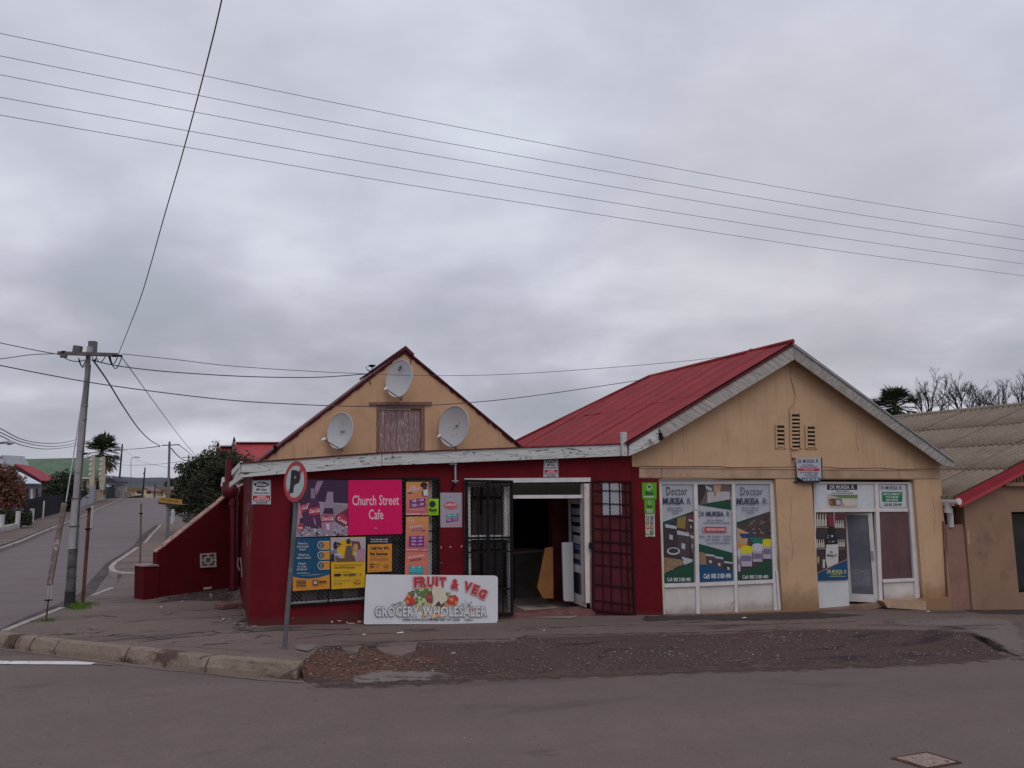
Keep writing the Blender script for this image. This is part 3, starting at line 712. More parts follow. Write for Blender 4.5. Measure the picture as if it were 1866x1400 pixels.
# ================================================================== BUILDINGS
RZA = -PHI_A
m_red = mat('red_wall_paint', (.125, .0062, .0115), rough=.75, var=.16, scale=1.6, bump=.004, bscale=35, spec=.14, dirt=(.086, .0065, .010), dscale=1.7, dthr=.53, dsoft=.2, base=(.16, (.085, .03, .026), .75), streak=((.07, .008, .012), .6))
m_redlow = m_red
m_cream = mat('cream_plaster', (.505, .328, .200), rough=.9, var=.07, scale=1.1, bump=.004, bscale=30, dirt=(.44, .285, .175), dscale=1.4, dthr=.52, dsoft=.22, streak=((.33, .21, .135), .55), base=(.55, (.235, .125, .065), .85))
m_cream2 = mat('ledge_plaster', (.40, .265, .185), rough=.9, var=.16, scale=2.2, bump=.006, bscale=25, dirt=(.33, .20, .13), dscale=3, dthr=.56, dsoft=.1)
m_gcream = mat('apricot_plaster', (.53, .335, .20), rough=.9, var=.07, scale=1.0, bump=.003, bscale=30, dirt=(.46, .285, .17), dscale=1.3, dthr=.52, dsoft=.2, streak=((.36, .225, .14), .5))
m_roofred = mat('red_roof_paint', (.245, .0225, .027), rough=.65, var=.14, scale=1.3, spec=.25, dirt=(.20, .021, .024), dscale=2.2, dthr=.55, dsoft=.18, rand=True)
m_dkred = mat('dark_red_edge', (.09, .012, .018), rough=.7, var=.3, scale=6)
m_fascia = m_peel('peeling_fascia', (.55, .55, .54), (.045, .042, .045), rotz=RZA, amount=.50, grain=9, zs=7.5, xs=1.1, line=.035)
m_barge = m_peel('grey_barge', (.43, .395, .37), (.31, .28, .26), rotz=-PHI_B, roty=R(-31), amount=.55, grain=7, xs=.6, zs=11, line=.10)
m_barge2 = m_peel('grey_barge_right', (.385, .35, .33), (.28, .25, .235), rotz=-PHI_B, roty=R(36), amount=.60, grain=9, xs=.9, zs=16, line=.10)
m_white = mat('white_frame_paint', (.60, .56, .55), rough=.5, var=.08, scale=4, dirt=(.36, .31, .29), dscale=6, dthr=.62)
m_whitep = mat('white_panel_paint', (.56, .51, .475), rough=.6, var=.10, scale=2.5, dirt=(.34, .28, .23), dscale=5, dthr=.60, dsoft=.12, base=(.22, (.22, .16, .12), .6))
m_black = mat('black_steel', (.010, .010, .012), spec=.12, rough=.8, var=.3, scale=5)
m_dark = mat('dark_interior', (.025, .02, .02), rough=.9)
m_mesh = mat('expanded_mesh', (.20, .19, .19), rough=.6, var=.25, scale=3)
m_meshd = mat('dark_mesh', (.05, .045, .045), rough=.6, var=.25, scale=3)
m_grey = mat('galvanised', (.33, .34, .36), rough=.5, var=.15, scale=4, metal=.3)
m_dish = mat('dish_enamel', (.47, .47, .485), rough=.45, var=.04, scale=2, dirt=(.40, .38, .36), dscale=5, dthr=.68)
m_wood = m_peel('peeled_brown_wood', (.29, .185, .172), (.52, .43, .41), rotz=RZA, amount=.54, grain=6, line=.10, stretch=(13, 13, 1.6))
m_frame = m_peel('brown_frame_wood', (.23, .12, .095), (.42, .33, .28), rotz=RZA, amount=.42, grain=5, line=.08, stretch=(7, 7, 2))
m_tile = mat('floor_tile', (.28, .22, .21), rough=.35, var=.12, scale=3)
def pane_mat():
    m = bpy.data.materials.new('window_glass'); m.use_nodes = True; nt = m.node_tree; N = nt.nodes; L = nt.links; N.clear()
    g = N.new('ShaderNodeBsdfGlossy'); g.inputs['Roughness'].default_value = .03; t = N.new('ShaderNodeBsdfTransparent'); t.inputs[0].default_value = (.85, .87, .88, 1)
    f = N.new('ShaderNodeFresnel'); f.inputs[0].default_value = 1.5; mx = N.new('ShaderNodeMixShader'); mu = N.new('ShaderNodeMath'); mu.operation = 'MULTIPLY_ADD'; mu.inputs[1].default_value = 1.1; mu.inputs[2].default_value = .05
    L.new(f.outputs[0], mu.inputs[0]); L.new(mu.outputs[0], mx.inputs[0]); L.new(t.outputs[0], mx.inputs[1]); L.new(g.outputs[0], mx.inputs[2])
    o = N.new('ShaderNodeOutputMaterial'); L.new(mx.outputs[0], o.inputs[0]); return m
m_pane = pane_mat()
def AB(P, pts, d=0.0): return [P.ab(x, y, d) for x, y in pts]

# ---------------- corner shop: red front
shop = thing('corner_shop', 'corner shop with dark red front, peeling white roof board and apricot gable behind', 'shop', O_A + uA*3.5)
cl = AB(PA, [(453, 1140), (457, 862), (696, 838), (1150, 820), (1160, 1122)])
outer = [(cl[0][0], -.5), (cl[1][0]*0+cl[0][0], cl[1][1]), cl[2], (cl[4][0]+.03, cl[3][1]), (cl[4][0]+.03, -.9)]
win = AB(PA, [(531, 872.5), (801, 872.5), (801, 1094), (531, 1105)]); WX0, WX1 = win[0][0], win[1][0]; WB0, WB1 = win[3][1]-.0, win[0][1]
door = AB(PA, [(846, 872), (1078, 872), (1079, 1110), (848, 1120)]); DX0, DX1 = door[0][0], (door[1][0]+door[2][0])/2; DB1 = door[0][1]
dsill = PA.ab(1000, 1117)[1] + .03
mb = MB(); plate(mb, PA, outer, [[(WX0, WB0), (WX0, WB1), (WX1, WB1), (WX1, WB0)], [(DX0, dsill-.12), (DX0, DB1), (DX1, DB1), (DX1, dsill-.12)]], -.22, 0, m_red)
fw = mb.build('front_wall', shop)
DEPTH = 4.2
mb = MB(); mb.box(PA, outer[0][0], outer[0][0]+.2, -.5, cl[1][1]-.05, -DEPTH, -.22, m_red); mb.build('side_wall', shop)
a_end = PA.ab(1140, 1122)[0]
# roof slab of the red front
def roofp(x, y, d): return PA.hit(x, y, d)
mb = MB(); t0, t1, t2 = PA.hit(437, 842.8, .19), PA.hit(696, 824, .19), PA.hit(1136, 807.8, .19)
back = vA*(DEPTH+.0) + Vector((0, 0, -.12))
vs = [t0, t1, t2, t2+back, t1+back, t0+back]; vs += [v - Vector((0, 0, .022)) for v in vs]
mb.add(vs, [(0, 1, 4, 5), (1, 2, 3, 4), (6, 11, 10, 7), (7, 10, 9, 8), (0, 6, 7, 1), (1, 7, 8, 2), (2, 8, 9, 3), (3, 9, 10, 4), (4, 10, 11, 5), (5, 11, 6, 0)], m_dkred); mb.build('front_roof', shop)
for q in ([(440, 844.5), (695.3, 826), (695.3, 849), (440, 870)], [(696.4, 825.5), (1133, 810), (1133, 831), (696.4, 848.6)]):
    mb = MB(); mb.slab(PA, q, .125, .165, m_fascia); mb.build('fascia_board', shop)
mb = MB(); mb.slab(PA, [(1132.5, 787.5), (1142.5, 787.5), (1143.5, 831), (1133.5, 831)], .17, .23, mat('post_white', (.48, .45, .43), var=.2, scale=9)); mb.build('roof_end_post', shop)
mb = MB()   # eave timbers at the left end
for x0, y0, x1, y1 in ((424, 862, 440, 846), (428, 872, 440, 856), (420, 884, 441, 868)):
    p0 = PA.hit(x1, y1, .1); p1 = at(x0, y0, p0.y+.9); mb.bar(p0, p1, .04, .09, m_white)
mb.build('eave_board', shop)
# interior
mb = MB(); gy = dsill-.10
mb.box(PA, outer[0][0]+.2, a_end, gy-.1, gy, -DEPTH, -.22, m_tile); mb.build('floor', shop)
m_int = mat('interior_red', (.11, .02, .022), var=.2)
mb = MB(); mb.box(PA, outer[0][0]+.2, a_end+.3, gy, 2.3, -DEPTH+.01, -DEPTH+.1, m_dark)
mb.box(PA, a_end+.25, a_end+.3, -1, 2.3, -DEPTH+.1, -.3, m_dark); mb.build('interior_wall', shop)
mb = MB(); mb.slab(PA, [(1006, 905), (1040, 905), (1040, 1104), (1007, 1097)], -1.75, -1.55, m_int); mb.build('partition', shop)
mb = MB(); mb.box(PA, DX0-.02, DX1+.02, dsill-.14, dsill-.02, -.4, .03, mat('doorstep_red', (.17, .075, .07), var=.3, scale=4, dirt=(.25, .2, .18), dscale=4)); mb.build('doorstep', shop)
mb = MB(); mb.slab(PA, [(984, 1099), (1010, 1098), (1038, 1108), (1004, 1111)], -.7, -.695, m_tile) if False else mb.box(PA, PA.ab(985, 1105)[0], PA.ab(1030, 1105)[0]+.25, gy+.004, gy+.012, -1.3, -.3, mat('floor_pale', (.42, .35, .28), var=.15)); mb.build('pale_floor_patch', shop)  # pale patch lying on the shop floor

bd = thing('plywood_board', 'orange-brown cut plywood board leaning inside the shop doorway', 'board', PA.hit(997, 1091, -.75))
mb = MB(); mb.slab(PA, [(993.5, 998.5), (1007.5, 997), (1008.5, 1091), (989.5, 1090.5), (979, 1071)], -.78, -.75, mat('plywood', (.25, .105, .032), var=.15, scale=3, rough=.6)); mb.build('board', bd)
bd = thing('white_board', 'tall white board standing inside the doorway beside the glazed door', 'panel', PA.hit(1033, 1095, -.55))
mb = MB(); mb.slab(PA, [(1024.5, 990.5), (1026, 989), (1044, 988), (1046, 1096), (1029.5, 1096), (1027.5, 1093)], -.60, -.56, mat('enamel_white', (.50, .50, .52), var=.05, rough=.3)); mb.build('sheet', bd)
bd = thing('shop_counter', 'dark counter standing in the dim interior behind the plywood board', 'counter', PA.hit(965, 1085, -2.4))
mb = MB(); mb.slab(PA, [(938, 1010), (992, 1006), (992, 1088), (938, 1094)], -2.8, -2.3, mat('counter_dark', (.07, .055, .05), var=.3)); mb.build('body', bd); mb = MB(); mb.slab(PA, [(936, 1005.5), (994, 1002), (994, 1006), (936, 1010)], -2.9, -2.2, mat('counter_top', (.16, .12, .10), var=.2)); mb.build('top', bd)

# window behind the posters
wnd = MB(); wnd.box(PA, WX0, WX1, WB0, WB1, -.20, -.19, m_glass('dark_glass', (.02, .02, .024))); wnd = wnd.build('window', shop)
mb = MB(); fw_ = .045
for a0, a1, b0, b1 in ((WX0, WX1, WB1-fw_, WB1), (WX0, WX1, WB0, WB0+fw_), (WX0, WX0+fw_, WB0+fw_, WB1-fw_), (WX1-.17, WX1-.10, WB0+fw_, WB1-fw_)): mb.box(PA, a0, a1, b0, b1, -.19, -.15, m_white)
mb.build('frame', wnd)
mb = MB()
for i in range(3): mb.box(PA, WX0+.25+i*.35, WX0+.5+i*.35, WB0+.06, WB0+.9, -.188, -.186, mat('shelf_goods%d' % i, ((.12, .10, .10), (.07, .06, .07), (.16, .13, .12))[i]))
mb.build('stored_goods', wnd)
mb = MB()
for a0, a1, b0, b1 in ((WX0, WX1, WB1-.035, WB1), (WX0, WX1, WB0, WB0+.035), (WX0, WX0+.035, WB0+.035, WB1-.035), (WX1-.035, WX1, WB0+.035, WB1-.035)): mb.box(PA, a0, a1, b0, b1, .005, .04, m_black)
for py in (968, 987): b_ = PA.ab(780, py)[1]; mb.box(PA, WX0+.035, WX1-.035, b_-.012, b_+.012, .006, .034, m_black)
for px in (598, 667, 737): a_ = PA.ab(px, 1090)[0]; mb.box(PA, a_-.012, a_+.012, WB0+.035, WB1-.035, -.012, .0055, m_black)
mb.build('grille_frame', wnd)
def diamond(mb, P, a0, a1, b0, b1, d, mt, pw=.075, ph=.036, th=.0075):
    """expanded metal: zigzag strands, thin but with depth"""
    nb = int((b1-b0)/ph); na = max(1, int((a1-a0)/pw))
    pw = (a1-a0)/na; ph = (b1-b0)/nb
    for j in range(nb+1):
        for i in range(na*2):
            y = b0+j*ph; up = (i+j) % 2 == 0
            x0, x1 = a0+i*pw/2, a0+(i+1)*pw/2
            ya, yb = (y-ph/2, y+ph/2) if up else (y+ph/2, y-ph/2)
            ya = min(b1, max(b0, ya)); yb = min(b1, max(b0, yb))
            vs = [P.pt(x0, ya-th/2, d), P.pt(x1, yb-th/2, d), P.pt(x1, yb+th/2, d+.004), P.pt(x0, ya+th/2, d+.004)]
            mb.add(vs, [(0, 1, 2, 3)], mt)
mb = MB(); diamond(mb, PA, WX0+.035, WX1-.035, WB0+.035, WB1-.035, .0, m_mesh); mb.build('security_mesh', wnd, kind='stuff')

# door frame, sidelight, transom
JX = PA.ab(1066, 1000)[0]
df = MB()
df.box(PA, DX0, DX1, DB1-.085, DB1, -.16, .012, m_white)
df.slab(PA, [(1063, 881.5), (1077, 881.5), (1077.5, 1099), (1067.5, 1099)], -.16, .012, m_white)
df.slab(PA, [(926.5, 902.5), (1063.5, 902), (1063.7, 908), (926.5, 908.8)], -.16, -.02, m_white)
df.slab(PA, [(846, 881.5), (857, 881.5), (859, 1118), (849, 1118)], -.16, -.02, m_white)
df.slab(PA, [(857.2, 976), (925, 975.5), (925, 983), (857.2, 984)], -.16, -.03, m_white)
df.slab(PA, [(919, 887.2), (925.8, 887.2), (925.8, 975.5), (919.5, 975.5)], -.15, -.035, m_white)
df.slab(PA, [(857.2, 881.5), (926, 881.5), (926, 887), (857.2, 887)], -.08, -.03, m_white)
df.slab(PA, [(926, 881.5), (934, 881.5), (936, 1117), (929, 1117)], -.16, -.02, m_white)
df = df.build('door_frame', shop)
mb = MB(); mb.slab(PA, [(1063.2, 881.5), (1064.8, 881.5), (1066, 1099), (1064.2, 1099)], .013, .018, m_frame); mb.slab(PA, [(1074, 881.5), (1078.5, 879), (1079, 1110), (1075.5, 1106)], .013, .017, m_frame); mb.build('bare_wood', df)
mb = MB(); mb.face(PA, [(852, 881.5), (1063.5, 881.5), (1063.5, 903), (852, 904)], -.10, m_pane); mb.build('transom_pane', df)
mb = MB(); mb.face(PA, [(852, 909.8), (926.5, 909.5), (929, 1118), (854, 1118)], -.12, m_pane); mb.build('side_pane', df)
mb = MB()
for i in range(5): mb.slab(PA, [(858+i*13, 930+ (i % 2)*8), (868+i*13, 930+(i % 2)*8), (868+i*13, 975), (858+i*13, 975)], -.75, -.7, mat('goods_dark%d' % (i % 3), ((.10, .05, .05), (.06, .06, .09), (.12, .10, .08))[i % 3]))
mb.build('shop_shelf_goods', shop)
# open glazed door leaf
h0 = PA.hit(1067.5, 1104, -.10); rr_ = ray(1040, 1098); pd = None
fp = CAMP + rr_ * ((h0.y + .78) / rr_.y); fp.z = h0.z
PD = plane_pts(fp, h0); PD.n = -PD.n if PD.n.dot(CAMP-fp) < 0 else PD.n
lw = (h0-fp).length; zb = dsill+.0; Lh = PA.ab(1066, 908.5, -.1)[1]; zb0 = dsill + PA.O.z - PD.O.z; zt0 = Lh + PA.O.z - PD.O.z - .02
leaf = MB(); s_ = .10; zm0, zm1 = zb0+ (zt0-zb0)*.30, zb0 + (zt0-zb0)*.37
for a0, a1, b0, b1 in ((0, s_, zb0, zt0), (lw-s_, lw, zb0, zt0), (s_, lw-s_, zt0-.1, zt0), (s_, lw-s_, zm0, zm1), (s_, lw-s_, zb0, zb0+.2)): leaf.box(PD, a0, a1, b0, b1, -.02, .02, m_white)
leaf = leaf.build('glass_door', shop)
mb = MB(); mb.box(PD, s_, lw-s_, zm1, zt0-.1, -.004, .004, m_glass('door_glass', (.03, .03, .04))); mb.box(PD, s_, lw-s_, zb0+.2, zm0, -.004, .004, m_glass('door_glass', (.03, .03, .04))); mb.build('pane', leaf)
mb = MB(); random.seed(3)
for k, (h_, c_) in enumerate(((.14, (.35, .34, .42)), (.10, (.30, .30, .36)), (.12, (.36, .36, .40)), (.16, (.42, .42, .44)), (.09, (.10, .16, .34)), (.10, (.30, .32, .36)), (.08, (.09, .13, .28)))):
    zz = zt0-.18-k*.185; mb.box(PD, s_+.08+.02*(k % 2), lw-s_-.08, zz-h_, zz, .005, .008, mat('sticker%d' % k, c_))
mb.build('sticker', leaf)
mb = MB(); mb.box(PD, .02, .07, (zb0+zt0)/2-.1, (zb0+zt0)/2+.1, .02, .05, m_grey); mb.build('handle', leaf)

# black security gate folded open against the sidelight
def gate_bars(mb, P, quad, vx, hy, d0, d1, mt, fw=5, bw=2.2):
    (xa, ya), (xb, yb), (xc, yc), (xd, yd) = quad
    L_ = lambda t, k: (xa+(xd-xa)*t + ((xb+(xc-xb)*t)-(xa+(xd-xa)*t))*k, ya+(yb-ya)*k + ((yd+(yc-yd)*k)-(ya+(yb-ya)*k))*t)
    kx_ = fw/(xb-xa); ky_ = fw/(yd-ya)
    for (k0, k1, t0_, t1_) in ((0, kx_, 0, 1), (1-kx_, 1, 0, 1), (kx_, 1-kx_, 0, ky_), (kx_, 1-kx_, 1-ky_, 1)): mb.slab(P, [L_(t0_, k0), L_(t0_, k1), L_(t1_, k1), L_(t1_, k0)], d0, d1, mt)
    for x, w_ in vx: k = (x-xa)/(xb-xa); h = w_/2/(xb-xa); mb.slab(P, [L_(ky_, k-h), L_(ky_, k+h), L_(1-ky_, k+h), L_(1-ky_, k-h)], d0+.006, d1-.006, mt)
    for y, w_ in hy: t = (y-ya)/(yd-ya); h = w_/2/(yd-ya); mb.slab(P, [L_(t-h, kx_), L_(t-h, 1-kx_), L_(t+h, 1-kx_), L_(t+h, kx_)], d0+.002, d1-.002, mt)
gate = MB(); gate_bars(gate, PA, [(847.5, 874), (935, 875.5), (936, 1122), (850, 1127)], [(889, 5)], [(884, 3), (981, 4), (989, 3), (1007, 3), (1077, 3)], .05, .09, m_black)
gate = gate.build('security_gate', shop)
mb = MB(); ga0, gb0 = PA.ab(853, 1118, .07); ga1, gb1 = PA.ab(930, 880, .07)
diamond(mb, PA, ga0, ga1, gb0+.02, gb1, .058, m_meshd, pw=.07, ph=.036, th=.0075); mb.build('gate_mesh', gate, kind='stuff')
mb = MB(); mb.slab(PA, [(860, 911), (924, 911), (926, 1110), (862, 1112)], -.5, -.48, m_dark); mb.build('lining', gate) if False else None
for px in (871, 900, 915):
    mb = MB(); mb.slab(PA, [(px-1, 886), (px+1, 886), (px+3, 1118), (px+1, 1118)], .062, .074, m_black); mb.build('bar', gate)
# dark red gate folded back to the right of the door
m_gred = mat('gate_red', (.070, .008, .012), rough=.8, var=.3, scale=3)
m_gbar = mat('gate_bar', (.030, .009, .011), rough=.85, spec=.1)
g2 = MB(); g2.slab(PA, [(1082, 878), (1150, 879), (1157, 1119), (1084, 1110)], .030, .040, m_gred); g2 = g2.build('security_gate', shop)
tag(g2, 'dark red sheeted gate folded back against the wall')
mb = MB(); gate_bars(mb, PA, [(1078.7, 875.4), (1151.3, 876.6), (1158.8, 1122), (1080.6, 1112)], [(1097, 1.6), (1111, 1.8), (1129, 1.6), (1140, 1.6)], [(893.6, 1.6), (917, 1.6), (939, 1.6), (963, 1.5), (986, 2.4), (1003.5, 2.4), (1028.7, 1.6), (1064, 1.6), (1093.6, 1.6)], .042, .066, m_gbar, fw=3.2)
mb.build('gate_frame', g2)
mb = MB(); mb.slab(PA, [(1096, 880), (1132, 880.5), (1133, 938), (1097, 939)], .0405, .0415, mat('notice_paper', (.42, .42, .46), var=.05)); mb.build('notice', g2)
mb = MB(); a0, b0 = PA.ab(1096, 938, .05); a1, b1 = PA.ab(1132.5, 880, .05); diamond(mb, PA, a0, a1, b0, b1, .044, mat('patch_mesh', (.22, .22, .24)), pw=.07, ph=.034, th=.009); mb.build('gate_mesh', g2, kind='stuff')
mb = MB(); mb.slab(PA, [(1076, 989), (1083, 989), (1083, 1000), (1076, 1000)], .04, .10, m_black); mb.build('lock', g2)
# scars of bare plaster on the red wall
m_scar = mat('bare_plaster', (.48, .36, .35), var=.2, scale=20)
mb = MB(); random.seed(21)
def blob(P, cx, cy, rx, ry, d, mt, n=9):
    return mb.face(P, [(cx+rx*math.cos(a)*random.uniform(.5, 1.1), cy+ry*math.sin(a)*random.uniform(.5, 1.1)) for a in [2*math.pi*i/n for i in range(n)]], d, mt)
for cx, cy, rx, ry in ((804, 997, 1.2, 3.5), (820.5, 997, 2.6, 1.1), (841.3, 995.5, 1.5, 3), (804.5, 1026, 1.2, 1), (605, 1133.5, 3, 2), (618, 1131.5, 4, 1.6), (632, 1134, 2.5, 1.4), (655, 1133, 6, 2), (464, 1141, 8, 1.2), (500, 1141.8, 14, .8), (640, 1136, 10, 1.2), (530, 1142, 10, .7), (534, 1127, 1, 1)): blob(PA, cx, cy, rx, ry, .003, m_scar)
mb.build('bare_plaster', shop, kind='stuff')
PSide = Plane(O_A, vA, n=-uA)      # left flank
mb = MB()
for i in range(26):
    t = random.uniform(.15, 2.1); z = random.choice((random.uniform(1.15, 1.6), random.uniform(1.75, 2.2))); h_ = random.uniform(.05, .22); w_ = random.uniform(.02, .07)
    o = O_A + vA*t - uA*.004 + Vector((0, 0, z)); mb.add([o, o+vA*w_+Vector((0, 0, random.uniform(-.03, .03))), o+vA*w_*.8+Vector((0, 0, h_)), o+vA*.01+Vector((0, 0, h_*.9))], [(0, 1, 2, 3)], m_scar)
mb.build('peeled_patch', shop, kind='stuff')
# left flank pipe, lamp, hose
fl = gh(427, 1074); Yp = fl.y-.15
m_pipe = mat('red_pipe', (.105, .0075, .013), rough=.4, var=.15)
dp = MB(); dp.tube([at(425, 1074, Yp), at(425.5, 905, Yp)], .085, m_pipe, 12); dp.tube([at(417, 896, Yp), at(418, 838, Yp)], .085, m_pipe, 12)
dp = dp.build('downpipe', shop)
mb = MB(); mb.tube([at(425.5, 908, Yp), at(422, 898, Yp), at(418, 890, Yp), at(418, 878, Yp)], [.09, .20, .17, .15], m_pipe, 12); mb.build('hopper', dp)
for y in (915, 1068): mb = MB(); mb.tube([at(425.3, y, Yp), at(425.3, y+6, Yp)], .11, m_pipe, 12); mb.build('collar', dp)
mb = MB(); mb.tube([at(408, 886, Yp), at(407, 870, Yp)], [.07, .03], m_white, 10); mb.tube([at(433, 884, Yp-.6), at(433.5, 873, Yp-.6)], [.05, .08], m_white, 10); mb.build('lamp', shop)
mb = MB(); mb.tube([at(437, 1040, 14), at(433, 1030, 14), at(434, 1018, 14), at(438, 1016, 14), at(440, 1030, 14), at(441, 1052, 14)], .012, mat('hose', (.3, .22, .22)), 6); mb.build('hose', shop)
mb = MB(); mb.slab(PA, [(820, 844.5), (833, 844.2), (833, 847), (820, 847.2)], .02, .12, m_grey); mb.bar(PA.hit(829.5, 845.5, .09), PA.hit(829.8, 880, .09), .03, .03, m_grey); mb.bar(PA.hit(824, 876.5, .09), PA.hit(835, 876.5, .09), .03, .02, m_grey); mb.bar(PA.hit(829, 881, .09), PA.hit(821.5, 894, .03), .02, .02, m_black); mb.build('wall_bracket', shop)

# ---------------- apricot gable behind with dishes
GD = -DEPTH
G = Plane(PA.pt(0, 0, GD), uA)
gp = AB(G, [(468, 846), (737.5, 640), (944, 812)])
ax, az = gp[1]; lx, lz = gp[0]; rx, rz = gp[2]
mb = MB()
ld = AB(G, [(687, 738), (773, 738), (773, 826), (687, 826)])
plate(mb, G, [(lx, .5), (lx, lz), (ax, az), (rx, rz), (rx, .5)], [[(ld[0][0], ld[2][1]-.3), ld[0], ld[1], (ld[1][0], ld[2][1]-.3)]], -.22, 0, m_gcream); gw = mb.build('gable_wall', shop)
mb = MB()
e = .05
sl_l = (az-lz)/(ax-lx); sl_r = (az-rz)/(rx-ax); RL = 4.5
for (x0, z0, x1, z1) in ((lx-.12, lz-.12*sl_l, ax, az), (ax, az, rx+.10, rz-.10*sl_r)):
    p = [G.pt(x0, z0+e, .07), G.pt(x1, z1+e, .07)]; q = [v+vA*RL for v in p]; dz = Vector((0, 0, -.045))
    mb.hexa([p[0], p[1], q[1], q[0], p[0]+dz, p[1]+dz, q[1]+dz, q[0]+dz], m_dkred)
mb.build('gable_roof', shop)
mb = MB(); random.seed(2)      # ragged mortar and red tin edge under the sheets
for (x0, z0, x1, z1) in ((lx, lz, ax, az), (ax, az, rx, rz)):
    n_ = 34
    for i in range(n_):
        a = x0+(x1-x0)*i/n_; b = x0+(x1-x0)*(i+1)/n_; za = z0+(z1-z0)*i/n_; zb_ = z0+(z1-z0)*(i+1)/n_; dd = random.uniform(.015, .075)
        mb.prism([G.pt(a, za+.012, .03), G.pt(b, zb_+.012, .03), G.pt(b, zb_-dd, .03), G.pt(a, za-dd*random.uniform(.6, 1.1), .03)], G.n*-.028, m_dkred)
mb.build('roof_edge', shop)
mb = MB(); mb.prism([G.pt(ax-.30, az-.18*sl_l*1.2+e+.02, .09), G.pt(ax, az+e+.07, .09), G.pt(ax+.22, az-.22*sl_r+e+.05, .09), G.pt(ax+.2, az-.25*sl_r+e, .09), G.pt(ax, az+e-.02, .09), G.pt(ax-.28, az-.25*sl_l+e, .09)], vA*RL, m_dkred); mb.build('ridge_cap', shop)
mb = MB(); mb.slab(G, [(498, 812), (505, 812), (505, 825), (500, 825)], .02, .10, m_black); mb.build('bracket', shop)
loft = MB(); loft.slab(G, [(686, 739), (774, 739), (774, 745), (686, 745)], -.1, .01, m_frame); loft.slab(G, [(686, 745), (690, 745), (690, 845), (686, 845)], -.1, .01, m_frame); loft.slab(G, [(767, 745), (774, 745), (774, 845), (767, 845)], -.1, .01, m_frame); loft = loft.build('loft_door', shop)
for i in range(7):
    x0 = 690+i*(76/7); mb = MB(); mb.slab(G, [(x0+.25, 746), (x0+76/7-.25, 746), (x0+76/7-.25, 845), (x0+.25, 845)], -.09, -.055+random.uniform(0, .012), m_wood); mb.build('plank', loft)
mb = MB(); mb.slab(G, [(673, 733), (787, 732.5), (787, 738), (673, 738)], .0, .05, m_frame); mb.build('lintel', loft)
mb = MB(); mb.tube([G.hit(x, y, .006) for x, y in ((747, 648), (749, 655), (747, 668))], .012, m_dkred, 5); mb.tube([G.hit(x, y, .006) for x, y in ((673, 694), (676, 701))], .01, m_dkred, 5); mb.build('crack', shop, kind='stuff')

def dish(cx, cy, rx, ry, lx_, ly_, label, P, d, mark=None, side=-1):
    c = P.hit(cx, cy, d); Y = c.y; H = ry*2/FPX*Y; Wd = H*.92
    yaw = math.acos(min(.95, (rx*2/FPX*Y)/Wd)); vd = (CAMP-c); vd.z = 0; vd.normalize()
    nrm = (Matrix.Rotation(side*yaw, 3, 'Z') @ vd); nrm.z = .10; nrm.normalize()
    xax = Vector((0, 0, 1)).cross(nrm).normalized(); yax = nrm.cross(xax).normalized()
    root = thing('satellite_dish', label, 'satellite dish', P.hit(cx, cy+ry, 0.0), 'satellite dishes on the apricot gable')
    mb = MB(); NR_, NK = 6, 40; dep = .085
    for s_, off in ((1, 0), (-1, -.012)):
        vs = [c + nrm*(-dep+off)]
        for i in range(1, NR_+1):
            r_ = i/NR_
            for k in range(NK):
                a = 2*math.pi*k/NK; vs.append(c + xax*math.cos(a)*r_*Wd/2 + yax*math.sin(a)*r_*H/2 + nrm*(dep*(r_*r_-1)+off))
        fs = [(0, 1+k, 1+(k+1) % NK) for k in range(NK)] + [(1+(i-1)*NK+k, 1+i*NK+k, 1+i*NK+(k+1) % NK, 1+(i-1)*NK+(k+1) % NK) for i in range(1, NR_) for k in range(NK)]
        mb.add(vs, fs, m_dish, True)
    rim = [c + xax*math.cos(a)*Wd/2 + yax*math.sin(a)*H/2 for a in [2*math.pi*k/NK for k in range(NK+1)]]
    mb.tube(rim, .011, m_dish, 6, caps=False); mb.build('reflector', root)
    lnb = P.hit(lx_, ly_, d+.45); bot = c - yax*H*.49
    mb = MB(); mb.tube([bot - nrm*.03, bot.lerp(lnb, .9)], .012, m_frame, 6); mb.build('feed_arm', root)
    ax_ = (c-lnb).normalized(); mb = MB(); mb.tube([lnb+ax_*.04, lnb-ax_*.01, lnb-ax_*.08], [.038, .034, .022], m_white, 10); mb.tube([lnb+ax_*.045, lnb+ax_*.04], .03, m_black, 10); mb.build('receiver', root)
    mb = MB(); w0 = P.hit(cx+5, cy+ry+3, 0.0); mb.tube([c-nrm*.1, c-nrm*.16, w0+Vector((0, 0, .1)), w0], .02, m_grey, 6); mb.tube([bot, w0], .015, m_frame, 6); mb.build('mount', root)
    if mark:
        mb = MB(); Q = Plane(c, xax, n=nrm, w=yax)
        mark(mb, Q, -dep*.55, Wd, H); mb.build('logo', root)
    return root
def mk_swirl(mb, Q, d, w_, h_):
    for pts in ([(-.02, .2), (.0, .26), (.03, .30)], [(-.02, .2), (.01, .19), (.035, .24), (.04, .31)]):
        mb.tube([Q.pt(a*1.2-.02, b*1.0*h_/.9, d+.045) for a, b in pts], .010, m_black, 5)
def mk_ring(mb, Q, d, w_, h_):
    mb.tube([Q.pt(.02+.07*math.cos(a), .13+.07*math.sin(a), d+.02) for a in [i*.4 for i in range(15)]], .004, mat('faded_print', (.36, .36, .38)), 4)
    for i in range(5): mb.box(Q, -.045+i*.028, -.025+i*.028, -.01, .012, d-.02, d+.014, mat('faded_print', (.36, .36, .38)))
